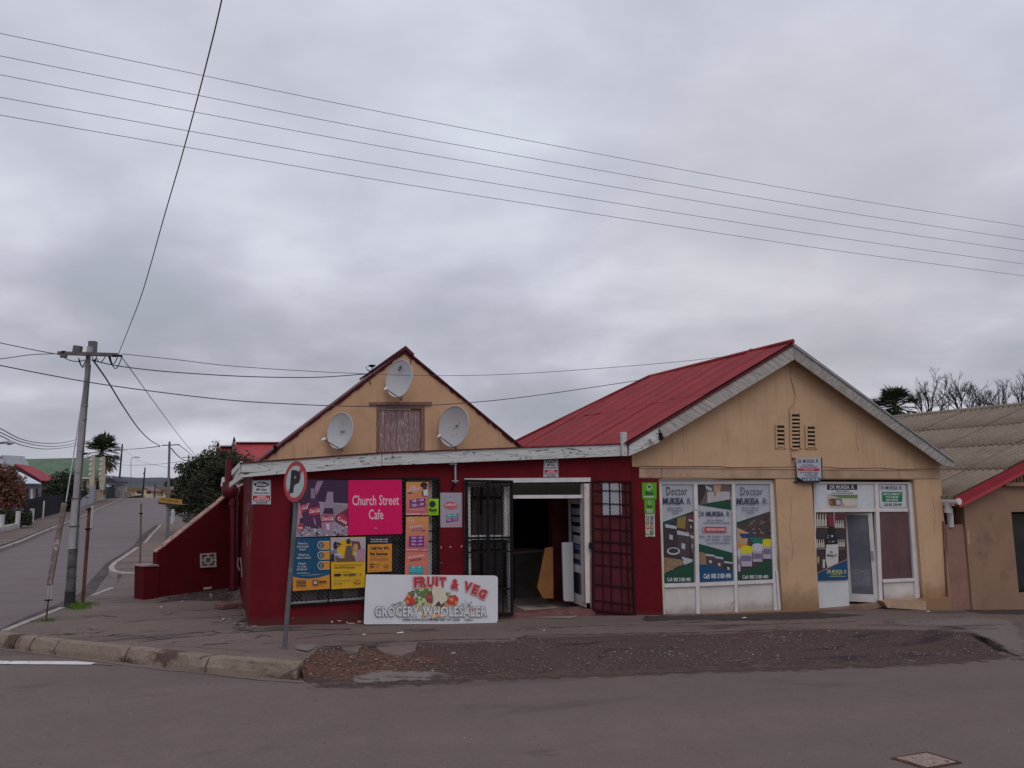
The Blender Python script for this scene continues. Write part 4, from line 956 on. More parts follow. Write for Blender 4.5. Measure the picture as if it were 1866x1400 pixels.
def mk_brown(mb, Q, d, w_, h_):
    mb.box(Q, .0, .055, .005, .03, d-.03, d+.0, mat('brown_print', (.35, .17, .08))); mb.box(Q, .035, .085, .018, .042, d-.03, d+.003, mat('brown_print', (.35, .17, .08)))
    for a, b in ((-.06, -.05), (.05, -.2), (-.05, -.22), (.12, .1)): mb.box(Q, a, a+.012, b, b+.012, d-.03, d+.004, mat('brown_print', (.35, .17, .08)))
dish(727, 690, 24, 35, 703, 709, 'grey satellite dish mounted highest, just under the gable peak above the loft door', G, .50, mk_swirl)
dish(619.5, 785, 22.5, 33, 590, 801, 'round white satellite dish left of the peeling loft door', G, .45, mk_ring)
dish(826.5, 777, 27, 37.5, 800, 795, 'largest white satellite dish, right of the peeling loft door, with small brown mark', G, .5, mk_brown)

# ---------------- gabled building with red tin roof
herb = thing('gabled_building', 'beige building with street-facing gable, red tin roof and white framed shopfront', 'building', PB.pt(4, 0, 0))
o = AB(PB, [(1160, 1122), (1142, 826), (1152, 812), (1446, 640), (1724, 846), (1712, 851), (1735, 1113)])
op1 = AB(PB, [(1201, 873), (1416, 873), (1424, 1121), (1210, 1125)]); op2 = AB(PB, [(1483, 873.5), (1667, 874), (1681, 1090), (1489, 1112)])
x0 = 0.0; xr = (o[5][0]+o[6][0])/2
H1 = [(op1[3][0]*.5+op1[0][0]*.5, op1[3][1]+.02), (op1[3][0]*.5+op1[0][0]*.5, op1[0][1]), (op1[2][0]*.5+op1[1][0]*.5, op1[1][1]), (op1[2][0]*.5+op1[1][0]*.5, op1[3][1]+.02)]
H2 = [((op2[0][0]+op2[3][0])/2, op2[3][1]-.03), ((op2[0][0]+op2[3][0])/2, op2[0][1]), ((op2[1][0]+op2[2][0])/2, op2[1][1]), ((op2[1][0]+op2[2][0])/2, op2[3][1]-.03)]
mb = MB(); plate(mb, PB, [(x0, -1.2), (x0, o[2][1]-.1), (o[1][0]+.02, o[1][1]), o[2], o[3], o[4], (xr, o[5][1]), (xr, -1.2)], [H1, H2], -.26, 0, m_cream); mb.build('front_wall', herb)
B_DEEP = 8.0
mb = MB(); p = PB.pt(xr, -1.2, -.26); q = PB.pt(xr-.26, -1.2, -.26); hh = Vector((0, 0, o[5][1]+1.2)); mb.hexa([p, q, q+hh, p+hh, p+vA*B_DEEP, q+vA*B_DEEP, q+vA*B_DEEP+hh, p+vA*B_DEEP+hh], m_cream); mb.build('side_wall', herb)
mb = MB(); p = PB.pt(0, -1.2, -.27); q = PB.pt(.2, -1.2, -.27); hh = Vector((0, 0, o[2][1]+1.1)); mb.hexa([p, q, q+hh, p+hh, p+vA*B_DEEP, q+vA*B_DEEP, q+vA*B_DEEP+hh, p+vA*B_DEEP+hh], m_cream); mb.build('side_wall', herb)
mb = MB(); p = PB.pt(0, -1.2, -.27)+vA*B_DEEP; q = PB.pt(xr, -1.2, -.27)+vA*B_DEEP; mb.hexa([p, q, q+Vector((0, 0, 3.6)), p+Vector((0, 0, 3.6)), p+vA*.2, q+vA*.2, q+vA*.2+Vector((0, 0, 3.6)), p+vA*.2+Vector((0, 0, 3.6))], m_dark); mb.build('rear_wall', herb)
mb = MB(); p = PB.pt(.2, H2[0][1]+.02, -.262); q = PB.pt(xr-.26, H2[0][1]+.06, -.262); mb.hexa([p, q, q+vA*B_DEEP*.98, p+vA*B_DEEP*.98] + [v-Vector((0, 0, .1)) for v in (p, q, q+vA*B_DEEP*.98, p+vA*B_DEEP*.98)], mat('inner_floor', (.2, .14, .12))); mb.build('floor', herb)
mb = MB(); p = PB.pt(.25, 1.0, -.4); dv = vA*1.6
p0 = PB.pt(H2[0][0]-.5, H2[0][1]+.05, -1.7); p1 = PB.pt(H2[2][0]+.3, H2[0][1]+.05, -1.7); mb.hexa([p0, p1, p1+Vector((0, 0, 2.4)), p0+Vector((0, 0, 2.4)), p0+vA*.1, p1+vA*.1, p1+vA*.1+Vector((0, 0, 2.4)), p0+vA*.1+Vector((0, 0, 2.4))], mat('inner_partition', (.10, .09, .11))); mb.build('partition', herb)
# red painted strip beside the shop
mb = MB(); mb.slab(PB, [(1148, 871.5), (1200.5, 872), (1208.6, 1126), (1155, 1126)], -.03, .006, m_red); mb.slab(PB, [(1138, 833), (1144, 830), (1147, 845), (1153, 850.5), (1164.5, 851), (1164.5, 871.5), (1138, 871.5)], -.03, .0055, m_red); mb.build('red_paint', herb)
# ledge over the openings
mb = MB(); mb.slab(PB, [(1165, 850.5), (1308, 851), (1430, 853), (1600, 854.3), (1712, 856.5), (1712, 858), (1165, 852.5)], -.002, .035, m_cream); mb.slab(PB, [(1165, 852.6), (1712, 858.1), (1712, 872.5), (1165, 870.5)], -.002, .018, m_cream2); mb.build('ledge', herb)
mb = MB(); mb.tube([PB.hit(x, y, .028+.012) for x, y in ((1165, 849.6), (1220, 850.6), (1308, 850.2), (1330, 852), (1420, 851.5), (1500, 851), (1530, 853.6), (1600, 853.2), (1640, 855.4), (1706, 855))], .007, m_dkred, 5)
mb.tube([PB.hit(x, y, .012) for x, y in ((1440, 655), (1441, 690), (1448, 712), (1450, 722), (1447, 735), (1439, 745), (1438, 752), (1441, 800), (1443, 845))], .008, m_cream2, 5)
mb.tube([PB.hit(x, y, .02) for x, y in ((1203, 851), (1206, 856), (1206, 871), (1201, 873))], .006, m_dkred, 5); mb.build('cable', herb)
mb = MB()
for pts in (((1560, 770), (1563, 790), (1560, 806), (1566, 822)), ((1240, 778), (1246, 792), (1243, 806), (1248, 822)), ((1440, 905), (1442, 930), (1439, 960), (1445, 1000), (1443, 1020)), ((1650, 800), (1652, 818), (1649, 836), (1654, 850)), ((1700, 905), (1704, 940), (1702, 975)), ((1330, 700), (1334, 718), (1331, 735))): mb.tube([PB.hit(x, y, .0015) for x, y in pts], .0035, mat('hairline', (.22, .13, .085)), 4)
mb.build('crack', herb, kind='stuff')
# vents: a dark sheet paints in the shade between the louvres
m_slot = mat('vent_slot_shade', (.02, .015, .012), rough=1)
for fx0, fy0, fx1, fy1, sx0, sx1, ys, pk in ((1412, 773.5, 1433, 818, 1416, 1429, [777.5+i*7.6 for i in range(5)], 1423), (1438.5, 750, 1461.5, 818, 1443, 1457, [757+i*7.0 for i in range(9)], 1450), (1466.5, 774, 1489.5, 818.5, 1471.5, 1484.5, [779.5+i*7.4 for i in range(5)], 1477)):
    v = MB(); v.slab(PB, [(fx0, fy0), (fx0+4, fy0-4), (pk-4, fy0-6), (pk, fy0-15), (pk+4, fy0-6), (fx1-4, fy0-3), (fx1, fy0), (fx1+1, fy1), (fx0+1, fy1)], .001, .016, m_cream)
    v.slab(PB, [(sx0, ys[0]-2), (sx1, ys[0]-2), (sx1+1, ys[-1]+5), (sx0+1, ys[-1]+5)], .0165, .018, m_slot)
    v.slab(PB, [(fx0+1.5, fy0+1), (sx0-.4, fy0+1), (sx0+.6, fy1-1), (fx0+2, fy1-1)], .0165, .034, m_cream); v.slab(PB, [(sx1+.4, fy0+1), (fx1-1.5, fy0+1), (fx1-1, fy1-1), (sx1+1.4, fy1-1)], .0165, .034, m_cream)
    v = v.build('air_vent', herb)
    for y in ys:
        mb = MB(); mb.slab(PB, [(sx0, y+2.6), (sx1, y+2.8), (sx1, y+6.2), (sx0, y+6.0)], .019, .040, m_cream); mb.build('louvre', v)

# shopfront: three poster windows
RV = -.10
def memb(name, parent, quads, d0, d1, mt):
    mb = MB()
    for q in quads: mb.slab(PB, q, d0, d1, mt)
    return mb.build(name, parent)
sf = memb('shop_window', herb, [[(1200.5, 876), (1414, 875), (1414, 882), (1200.5, 882.5)]], RV-.05, RV+.01, m_white)
memb('frame', sf, [[(1200.7, 882.6), (1206, 882.6), (1212, 1122), (1207, 1123)], [(1264.5, 882.5), (1271, 882.5), (1276, 1119), (1269, 1119)], [(1333.8, 882.3), (1339.8, 882.3), (1345, 1116), (1339.8, 1116)], [(1403.3, 882.2), (1413.5, 882), (1418.5, 1113), (1410.5, 1113)]], RV-.05, RV+.02, m_white)
memb('rail', sf, [[(1210.5, 1064), (1268, 1062.5), (1268, 1069), (1210.8, 1071)], [(1275.2, 1062.3), (1339, 1059.5), (1339, 1066), (1275.4, 1068.8)], [(1344.2, 1059), (1408.8, 1056.3), (1409, 1062.8), (1344.4, 1065.7)]], RV-.05, RV+.03, m_white)
memb('lower_panel', sf, [[(1211, 1071.2), (1268.2, 1069.2), (1269, 1123), (1212.5, 1125)]], RV-.04, RV-.01, m_whitep)
memb('lower_panel', sf, [[(1275.6, 1069), (1339.2, 1066.2), (1340, 1120), (1276.5, 1122)]], RV-.04, RV-.012, m_whitep)
memb('lower_panel', sf, [[(1344.6, 1066), (1409.4, 1063), (1411, 1117), (1345.4, 1120)]], RV-.04, RV-.014, m_whitep)
memb('pane', sf, [[(1206.2, 882.8), (1264.3, 882.8), (1267.8, 1063), (1210.3, 1064)], [(1271.2, 882.8), (1333.6, 882.6), (1338.7, 1059.8), (1275, 1062.5)], [(1340, 882.6), (1403.2, 882.4), (1408.5, 1056.2), (1344, 1059)]], RV-.04, RV-.035, m_glass('dark_glass', (.02, .02, .024)))
mb = MB(); mb.slab(PB, [(1414, 1040), (1418, 1040), (1424, 1111), (1419, 1113)], RV+.02, RV+.05, m_white); mb.build('loose_strip', sf)
# entrance with door and curtained window
en = memb('entrance_frame', herb, [[(1482, 878), (1664, 879), (1664, 882.3), (1482, 881.8)], [(1484, 927), (1654, 926.5), (1655, 932.5), (1484.5, 933.5)]], RV-.05, RV+.01, m_white)
memb('jamb', en, [[(1594, 882.4), (1600.5, 882.4), (1609, 1101), (1602.5, 1101)], [(1654.8, 882.4), (1663.6, 882.4), (1677, 1092), (1668.5, 1093)], [(1483.2, 882.2), (1485.6, 882.2), (1490.4, 1108), (1488, 1108)]], RV-.05, RV+.022, m_white)
memb('rail', en, [[(1609, 1056.5), (1666, 1054), (1666.6, 1059.3), (1609.4, 1062)]], RV-.05, RV+.03, m_white)
memb('lower_panel', en, [[(1609.6, 1062.3), (1667, 1059.5), (1669, 1094), (1611.5, 1098)]], RV-.04, RV-.01, m_whitep)
memb('lower_panel', en, [[(1488.5, 1058.5), (1545.8, 1057), (1547.6, 1104), (1490.5, 1109)]], RV-.04, RV+.004, mat('panel_white2', (.56, .56, .57), var=.06, scale=2, rough=.4))
memb('transom_panel', en, [[(1485.8, 882.5), (1593.8, 882.5), (1594, 926.8), (1486, 927)]], RV-.04, RV-.02, mat('panel_white3', (.50, .51, .55), var=.05, scale=2, rough=.3))
memb('corner_panel', en, [[(1600.7, 882.5), (1654.6, 882.5), (1656.5, 926.5), (1602, 926.8)]], RV-.04, RV-.02, mat('panel_grey', (.30, .29, .32), var=.1, scale=2, rough=.3))
mb = MB(); mb.face(PB, [(1602.6, 933.2), (1655, 933), (1665.5, 1054.5), (1608.5, 1057)], RV-.03, m_pane); mb.build('pane', en)
mb = MB(); a0, b0 = PB.ab(1601, 1062, -.2); a1, b1 = PB.ab(1662, 930, -.2); NCC = 60; vs = []
random.seed(31)
for j in range(9):
    for i in range(NCC+1):
        k = i/NCC; t = j/8; a = a0+(a1-a0)*k; ph = k*26 + 2.2*math.sin(k*5.1) + .5*t
        vs.append(PB.pt(a, b0+(b1-b0)*t, -.17 + .018*math.sin(ph) + .008*math.sin(ph*2.3+1)))
mb.add(vs, [(j*(NCC+1)+i, j*(NCC+1)+i+1, (j+1)*(NCC+1)+i+1, (j+1)*(NCC+1)+i) for j in range(8) for i in range(NCC)], mat('mauve_curtain', (.42, .215, .23), var=.12, scale=3), True); mb.build('curtain', en)
hB = PB.hit(1601, 1100, RV-.03); fB = PB.hit(1545, 1094, RV-.40); fB.z = hB.z
DB_ = plane_pts(fB, hB); lwB = (hB-fB).length; zt_ = PB.hit(1600, 934, RV-.03).z - DB_.O.z; zb_ = .02
leafB = MB()
for a0, a1, b0, b1 in ((0, .09, zb_, zt_), (lwB-.09, lwB, zb_, zt_), (.09, lwB-.09, zt_-.06, zt_), (.09, lwB-.09, zb_, zb_+.17)): leafB.box(DB_, a0, a1, b0, b1, -.02, .02, m_white)
leafB = leafB.build('entrance_door', herb)
mb = MB(); mb.box(DB_, .09, lwB-.09, zb_+.17, zt_-.06, -.004, .004, mat('frosted_glass', (.115, .115, .145), rough=.28, var=.25, scale=1.4, spec=.6)); mb.build('pane', leafB)
mb = MB(); mb.box(DB_, .105, lwB-.12, zb_+.35, zb_+.72, .0045, .006, mat('frost_band', (.17, .17, .20), rough=.5, var=.3, scale=30)); mb.build('frosted_band', leafB)
mb = MB(); mb.box(DB_, lwB-.07, lwB-.03, .95, 1.15, .02, .045, m_grey); mb.build('handle', leafB)
mb = MB(); mb.slab(PB, [(1610, 1096.5), (1675, 1092), (1688, 1097), (1688, 1112), (1618, 1108)], -.08, .14, m_cream2); mb.build('step', herb)
mb = MB(); mb.slab(PB, [(1676, 1091), (1732, 1088), (1735, 1122), (1680, 1122)], -.02, .06, m_cream); mb.build('plinth', herb)
mb = MB(); mb.slab(PB, [(1488, 1112), (1604, 1101), (1610, 1106), (1530, 1124), (1492, 1124)], -.2, .02, mat('threshold', (.22, .13, .10), var=.3)); mb.build('threshold', herb)

# roof of the gabled building
BD = .30
A1 = PB.hit(1444, 626, BD); A2 = PB.hit(1141, 808, BD); A3 = PB.hit(1741, 843, BD)
wd = (A2-A1); WL = wd.length; wd.normalize(); nrmR = vA.cross(wd).normalized(); nrmR = nrmR if nrmR.z > 0 else -nrmR
def onroof(px, py):
    r = ray(px, py); p = CAMP + r*((A1-CAMP).dot(nrmR)/r.dot(nrmR)); v = p-A1
    M3 = Matrix((vA, wd, nrmR)).transposed().inverted(); c = M3 @ v; return c.x, c.y
e_r, e_w = onroof(1180, 691); f_r, f_w = onroof(943, 806)
m_hip = (f_r-e_r)/(max(.1, f_w)); ER = e_r
def wtop(r): return 0 if r <= ER else (r-ER)/m_hip
R_MAX = ER + m_hip*WL
SW = .70; NS = int(R_MAX/SW)+1
random.seed(17)
def rsheet(r0_, r1_, w0f, w1f, lift, tilt=0):
    mb = MB(); K = 28; vs = []
    for i in range(K+1):
        r_ = r0_+(r1_-r0_)*i/K; h = lift + .008*math.cos(2*math.pi*(r_-r0_)/SW*9) + tilt*(i/K)
        a, b = w0f(r_), w1f(r_)
        if b < a: b = a
        vs += [A1+vA*r_+wd*a+nrmR*h, A1+vA*r_+wd*b+nrmR*(h+.002)]
    mb.add(vs, [(2*i, 2*i+2, 2*i+3, 2*i+1) for i in range(K)], m_roofred, True)
    return mb
for i in range(NS):
    r0_, r1_ = i*SW-.03, min((i+1)*SW+.02, R_MAX)
    if r0_ >= R_MAX: break
    mid = WL*.52 + random.uniform(-.02, .02)
    up_ = rsheet(r0_, r1_, lambda r: wtop(max(0, r)), lambda r: min(WL, mid+.1), .026+(.006 if i % 2 else 0), random.choice((0, .004, .022))); 
    if wtop(r0_) < mid: up_.build('roof_sheet', herb)
    lo_ = rsheet(r0_, r1_, lambda r: max(mid, wtop(max(0, r))), lambda r: WL+.04, .021+(.006 if i % 2 else 0), random.choice((0, .006, .022))); lo_.build('roof_sheet', herb)
mb = MB()   # right slope, far hip and underlay
q0, q1 = A1, A3; far_ = vA*R_MAX; apx = A1+vA*ER; dn = Vector((0, 0, -.02))
mb.add([A1+dn, A2+dn, A2+far_+dn, apx+dn], [(0, 1, 2, 3)], m_dkred); mb.build('roof_lining', herb)
mb = MB(); NQ = 60; vs = []
for i in range(NQ+1):
    p = vA*(R_MAX*i/NQ); tp = A1 + vA*min(ER, R_MAX*i/NQ) if R_MAX*i/NQ <= ER else (A1+vA*ER).lerp(A3+far_, (R_MAX*i/NQ-ER)/(R_MAX-ER)); vs += [tp+Vector((0, 0, .03)), A3+p+Vector((0, 0, .03))]
mb.add(vs, [(2*i, 2*i+1, 2*i+3, 2*i+2) for i in range(NQ)], m_roofred); mb.add([apx, A2+far_, A3+far_], [(0, 1, 2)], m_roofred); mb.build('rear_roof', herb)
mb = MB(); mb.tube([A1-vA*.02+Vector((0, 0, .045)), apx+Vector((0, 0, .045)), A1+vA*R_MAX+wd*WL+Vector((0, 0, .045))], .055, m_roofred, 8); mb.build('ridge_cap', herb)
mb = MB()
mb.slab(PB, [(1146.5, 806.5), (1200, 778), (1203, 805.5), (1146.5, 831)], .24, .285, m_fascia); mb.slab(PB, [(1200.8, 776.8), (1445.5, 630.5), (1447, 655.5), (1203.8, 802.3)], .24, .28, m_barge); mb.build('barge_board', herb)
mb = MB(); mb.slab(PB, [(1446.2, 630), (1741, 843.5), (1738, 852), (1718, 848), (1447.6, 655)], .24, .28, m_barge2); mb.build('barge_board', herb)
mb = MB(); mb.slab(PB, [(1143, 807), (1444, 626), (1445.5, 630), (1146, 811)], .23, .31, m_dkred); mb.slab(PB, [(1444.6, 626), (1742, 841.5), (1741, 843.2), (1446, 629.7)], .23, .31, m_grey); mb.build('roof_edge', herb)
sf_ = MB(); sf_.add([PB.hit(1447, 652, .24), PB.hit(1718, 846, .24), PB.hit(1716, 845, .001), PB.hit(1446, 650, .001)], [(0, 1, 2, 3)], m_barge); sf_.add([PB.hit(1447, 652, .24), PB.hit(1150, 826, .24), PB.hit(1152, 824, .001), PB.hit(1446, 650, .001)], [(0, 1, 2, 3)], m_barge); sf_.build('soffit', herb)
def ant(px, py, Y, label):
    root = thing('roof_wire_clamp', label, 'cable bracket', at(px, py+12, Y)); mb = MB(); mb.tube([at(px, py+12, Y), at(px, py, Y)], .012, m_black, 6); mb.build('stem', root)
    mb = MB(); mb.tube([at(px, py, Y), at(px, py-3.5, Y)], [.05, .075], m_black, 8); mb.tube([at(px-6, py-2, Y), at(px+6, py-2.5, Y)], .02, m_black, 6); mb.build('cap', root)
    mb = MB(); mb.tube([at(px, py+8, Y), at(px-7, py+7, Y), at(px-12, py+1, Y), at(px-5, py-2, Y)], .007, m_black, 5); mb.tube([at(px, py+8, Y), at(px-10, py+4, Y)], .007, m_black, 5); mb.build('wire_loop', root)
ridgeY = (A1+vA*2.2).y
ant(1371, 640, ridgeY, 'small black cable bracket on the red ridge near the beige gable peak')
ant(678, 669, G.hit(680, 675, .1).y, 'small black cable bracket on the left slope of the apricot gable')
fl_ = thing('floodlight', 'small white floodlight with black bracket on the beige gable barge board', 'floodlight', PB.hit(1205, 797, .29))
mb = MB(); mb.slab(PB, [(1186, 800), (1193, 795.5), (1196, 799.5), (1189, 806)], .29, .40, m_white); mb.build('lamp_head', fl_)
mb = MB(); mb.slab(PB, [(1203, 789), (1207, 789), (1208, 802), (1204, 802)], .285, .36, m_black); mb.tube([PB.hit(x, y, .33) for x, y in ((1200, 783), (1203, 786), (1204, 792), (1210, 799))], .012, m_black, 6); mb.build('bracket', fl_)

# ---------------- neighbour on the right: grey corrugated roof
gC = gh(1768, 1112); uC = Vector((math.cos(PHI_B), math.sin(PHI_B), 0)); PC = Plane(Vector((gC.x, gC.y, gC.z)), uC, n=Vector((uC.y, -uC.x, 0)))
nb_ = thing('neighbour_house', 'brown house at the right edge with grey corrugated roof and red barge board', 'house', PC.pt(1.5, 0, 0))
m_brown = mat('brown_plaster', (.262, .158, .108), rough=.9, var=.10, scale=1.4, bump=.004, bscale=30, dirt=(.21, .12, .09), dscale=2, dthr=.54, dsoft=.15)
q = AB(PC, [(1756, 923), (1866, 868)]); sl_ = (q[1][1]-q[0][1])/(q[1][0]-q[0][0])
P1 = PC.hit(1747, 908, .30); P2 = PC.hit(1866, 846, .30); wN = (P2-P1).normalized(); nN = vA.cross(wN).normalized(); nN = nN if nN.z > 0 else -nN
def onN(px, py):
    r = ray(px, py); p = CAMP + r*((P1-CAMP).dot(nN)/r.dot(nN)); c = Matrix((vA, wN, nN)).transposed().inverted() @ (p-P1); return c.x, c.y
rr1, W_N = onN(1760, 751.5); rr2, ww2 = onN(1652, 762)
apexC = P1 + wN*W_N; aC = (apexC-PC.O).dot(uC); bC = (apexC-PC.O).z
a0_, b0_ = q[0]
win_n = AB(PC, [(1850, 933), (1990, 930), (2000, 1078), (1857, 1082)])
mb = MB(); plate(mb, PC, [(a0_, -1), (a0_, b0_), (aC, bC-.12), (2*aC-a0_, b0_), (2*aC-a0_, -1.5)], [[(win_n[3][0], win_n[3][1]), (win_n[3][0], win_n[0][1]), (win_n[1][0], win_n[0][1]), (win_n[1][0], win_n[3][1])]], -.22, 0, m_brown); mb.build('front_wall', nb_)
wn = MB(); wn.box(PC, win_n[3][0], win_n[1][0], win_n[3][1], win_n[0][1], -.2, -.19, m_glass('dark_glass', (.02, .02, .024))); wn = wn.build('window', nb_)
mb = MB(); f_ = .06; wa, wb, wc, we = win_n[3][0], win_n[1][0], win_n[3][1], win_n[0][1]
for x_, X_, y_, Y_ in ((wa, wa+f_, wc, we), (wb-f_, wb, wc, we), (wa+f_, wb-f_, wc, wc+f_), (wa+f_, wb-f_, we-f_, we)): mb.box(PC, x_, X_, y_, Y_, -.19, -.14, m_black)
mb.build('frame', wn)
mb = MB(); p = PC.pt(a0_, -1, -.22); L_ = 12; mb.hexa([p, p+uC*.2, p+uC*.2+Vector((0, 0, b0_+1)), p+Vector((0, 0, b0_+1))]+[v+vA*L_ for v in (p, p+uC*.2, p+uC*.2+Vector((0, 0, b0_+1)), p+Vector((0, 0, b0_+1)))], mat('side_brick', (.22, .09, .065), var=.3, scale=6)); mb.build('side_wall', nb_)
m_asb = mat('grey_fibre_cement', (.212, .168, .130), rough=.95, var=.16, scale=2.2, fine=.3, fscale=45, dirt=(.17, .14, .105), dscale=2.6, dthr=.56, dsoft=.16, rand=True, bump=.004, bscale=40)
NROW = 4; RH = W_N/NROW; CWD = 1.06; NCOL = int(rr2/CWD)+3
mb = MB(); K = 48; vs = []
for i in range(K+1):
    h = .040*math.cos(2*math.pi*i/8)
    for w_, dz in ((-.10, .014), (-.10, 0.026), (RH*.5, .012), (RH+.02, .0)): vs.append(vA*(CWD*i/K)+wN*w_+nN*(h+dz))
mb.add(vs, [(4*i+j, 4*i+4+j, 4*i+5+j, 4*i+1+j) for i in range(K) for j in range(3)], m_asb, True)
proto = None; random.seed(8)
for c_ in range(NCOL):
    for r_ in range(NROW):
        loc = P1 + vA*(c_*CWD*.985) + wN*(r_*RH) + nN*(.03+random.uniform(0, .010) + (.008 if c_ % 2 else 0))
        if proto is None:
            proto = mb.build('roof_sheet', nb_, ); off = ORG['neighbour_house']; proto.data.transform(Matrix.Translation(off)); proto.location = loc-off
        else:
            s = proto.copy(); COL.objects.link(s); s.parent = nb_; s.location = loc-off
mb = MB(); mb.tube([apexC+nN*.05, apexC+nN*.05+vA*(NCOL*CWD)], .09, m_asb, 8)
for i in range(int(NCOL*CWD/.176)): mb.tube([apexC+nN*.04+vA*(i*.176)-wN*.16, apexC+nN*.075+vA*(i*.176)], .035, m_asb, 5, caps=False)
mb.build('ridge_cap', nb_)
mb = MB(); x_ = A1; wN2 = (uC*2*(aC-(P1-PC.O).dot(uC)) + P1 - apexC); mb.add([apexC, apexC+wN2, apexC+wN2+vA*NCOL*CWD, apexC+vA*NCOL*CWD], [(0, 1, 2, 3)], m_asb); mb.build('rear_roof', nb_)
m_nred = mat('red_barge_paint', (.27, .020, .034), rough=.7, var=.1)
mb = MB(); dn = Vector((0, 0, -1)); 
for (a_, b_, k0, k1, d0, d1) in ((0, 1, 0.0, .19, .25, .29), ):
    s0 = P1 - wN*.08 + nN*.05; s1 = apexC + nN*.05
    mb.prism([s0, s1, s1+dn*.20, s0+dn*.20+wN*.0], vA*.035, m_nred)
    mb.prism([s0+dn*.20+wN*.06, s1+dn*.20, s1+dn*.28, s0+dn*.28+wN*.14], vA*.06, mat('red_trim', (.36, .05, .055), var=.1))
mb.build('barge_board', nb_)
mb = MB(); e0 = P1 - wN*.06 - nN*.06; mb.tube([e0-vA*.05, e0+vA*6], .075, m_white, 10); mb.build('gutter', nb_)
dpn = MB(); g0 = PC.hit(1727, 918, .02)
dpn.tube([PC.hit(1727, 915, .05), PC.hit(1728, 930, .05), PC.hit(1731, 936, .0), PC.hit(1732, 960, -.05)], .07, m_white, 10); dpn = dpn.build('downpipe', nb_)
mb = MB(); mb.tube([PC.hit(1728, 926, .05), PC.hit(1728.4, 934, .04)], .09, m_white, 10); mb.build('collar', dpn)
mb = MB(); mb.slab(PC, [(1833, 879.5), (1900, 879), (1900, 886), (1833, 886)], .0, .12, mat('beam_brown', (.30, .19, .14), var=.15)); mb.build('beam', nb_)
mb = MB()
for i in range(6): mb.slab(PC, [(1842+i*6, 876-i*3.2), (1845+i*6, 874.5-i*3.2), (1845+i*6, 879.4), (1842+i*6, 879.4)], .01, .05, mat('gable_batten', (.30, .20, .12)))
mb.build('gable_batten', nb_)
mb = MB(); mb.slab(PC, [(1762, 969), (1766, 967), (1768, 990), (1764, 992)], .0, .01, m_cream2); mb.slab(PC, [(1761, 963), (1769, 962), (1769, 972), (1762, 974)], .0, .008, m_brown); mb.build('chipped_patch', nb_)
# corrugated sheet closing the alley
al = thing('corrugated_panel', 'upright brown corrugated iron sheet closing the alley beside the brown house', 'fence panel', PC.hit(1747, 1113, -.05))
mb = MB(); a0, b0 = PC.ab(1727, 1116, -.05); a1, b1 = PC.ab(1770, 955, -.05); K = 72; vs = []
t0_ = PC.ab(1722.5, 955, -.05)[0]; t1_ = PC.ab(1760, 955, -.05)[0]; bb0 = PC.ab(1731, 1116, -.05)[0]; bb1 = PC.ab(1773, 1113, -.05)[0]
for i in range(K+1):
    k = i/K; h = .012*math.cos(2*math.pi*i/6); vs += [PC.pt(bb0+(bb1-bb0)*k, b0-.1, -.05+h), PC.pt(t0_+(t1_-t0_)*k, b1, -.05+h)]
mb.add(vs, [(2*i, 2*i+2, 2*i+3, 2*i+1) for i in range(K)], mat('brown_sheet', (.30, .165, .125), rough=.7, var=.12, scale=2), True); mb.build('sheet', al)
mb = MB(); mb.slab(PC, [(1719, 950), (1722.3, 950), (1730.5, 1114), (1727.5, 1114)], -.09, .0, mat('brown_post', (.20, .09, .065), var=.2)); mb.build('post', al)
# ================================================================== SIGNS AND POSTERS
def C(n, c, r=.5): return flat('print_'+n, c, r)
k_w = C('white', (.60, .59, .61)); k_k = C('black', (.02, .018, .025)); k_red = C('red', (.42, .03, .035)); k_pink = C('hot_pink', (.64, .004, .105)); k_lp = C('light_pink', (.72, .48, .55))
k_or = C('orange', (.60, .245, .035)); k_ye = C('yellow', (.62, .36, .02)); k_blue = C('blue', (.012, .075, .15)); k_pur = C('purple', (.15, .03, .20)); k_teal = C('teal', (.03, .30, .33))
k_cor = C('coral', (.60, .17, .12)); k_lime = C('lime', (.28, .55, .01)); k_gr = C('green', (.10, .32, .02)); k_dg = C('dark_green', (.016, .062, .040)); k_gp = C('pale_grey', (.40, .41, .455)); k_ink = C('ink', (.045, .05, .085))
k_mau = C('mauve', (.30, .19, .28)); k_dpu = C('deep_purple', (.055, .025, .065)); k_cola = C('cola_red', (.40, .04, .07)); k_dusk = C('dusk', (.05, .035, .045)); k_brn = C('brown', (.14, .07, .05)); k_jar = C('jar', (.045, .035, .04)); k_tan = C('tan', (.42, .28, .17)); k_skin = C('skin', (.22, .11, .07)); k_bl2 = C('royal', (.014, .065, .15))  # dusk is a near-black print ink
m_back = mat('sign_back', (.30, .30, .31), rough=.5, metal=.3)
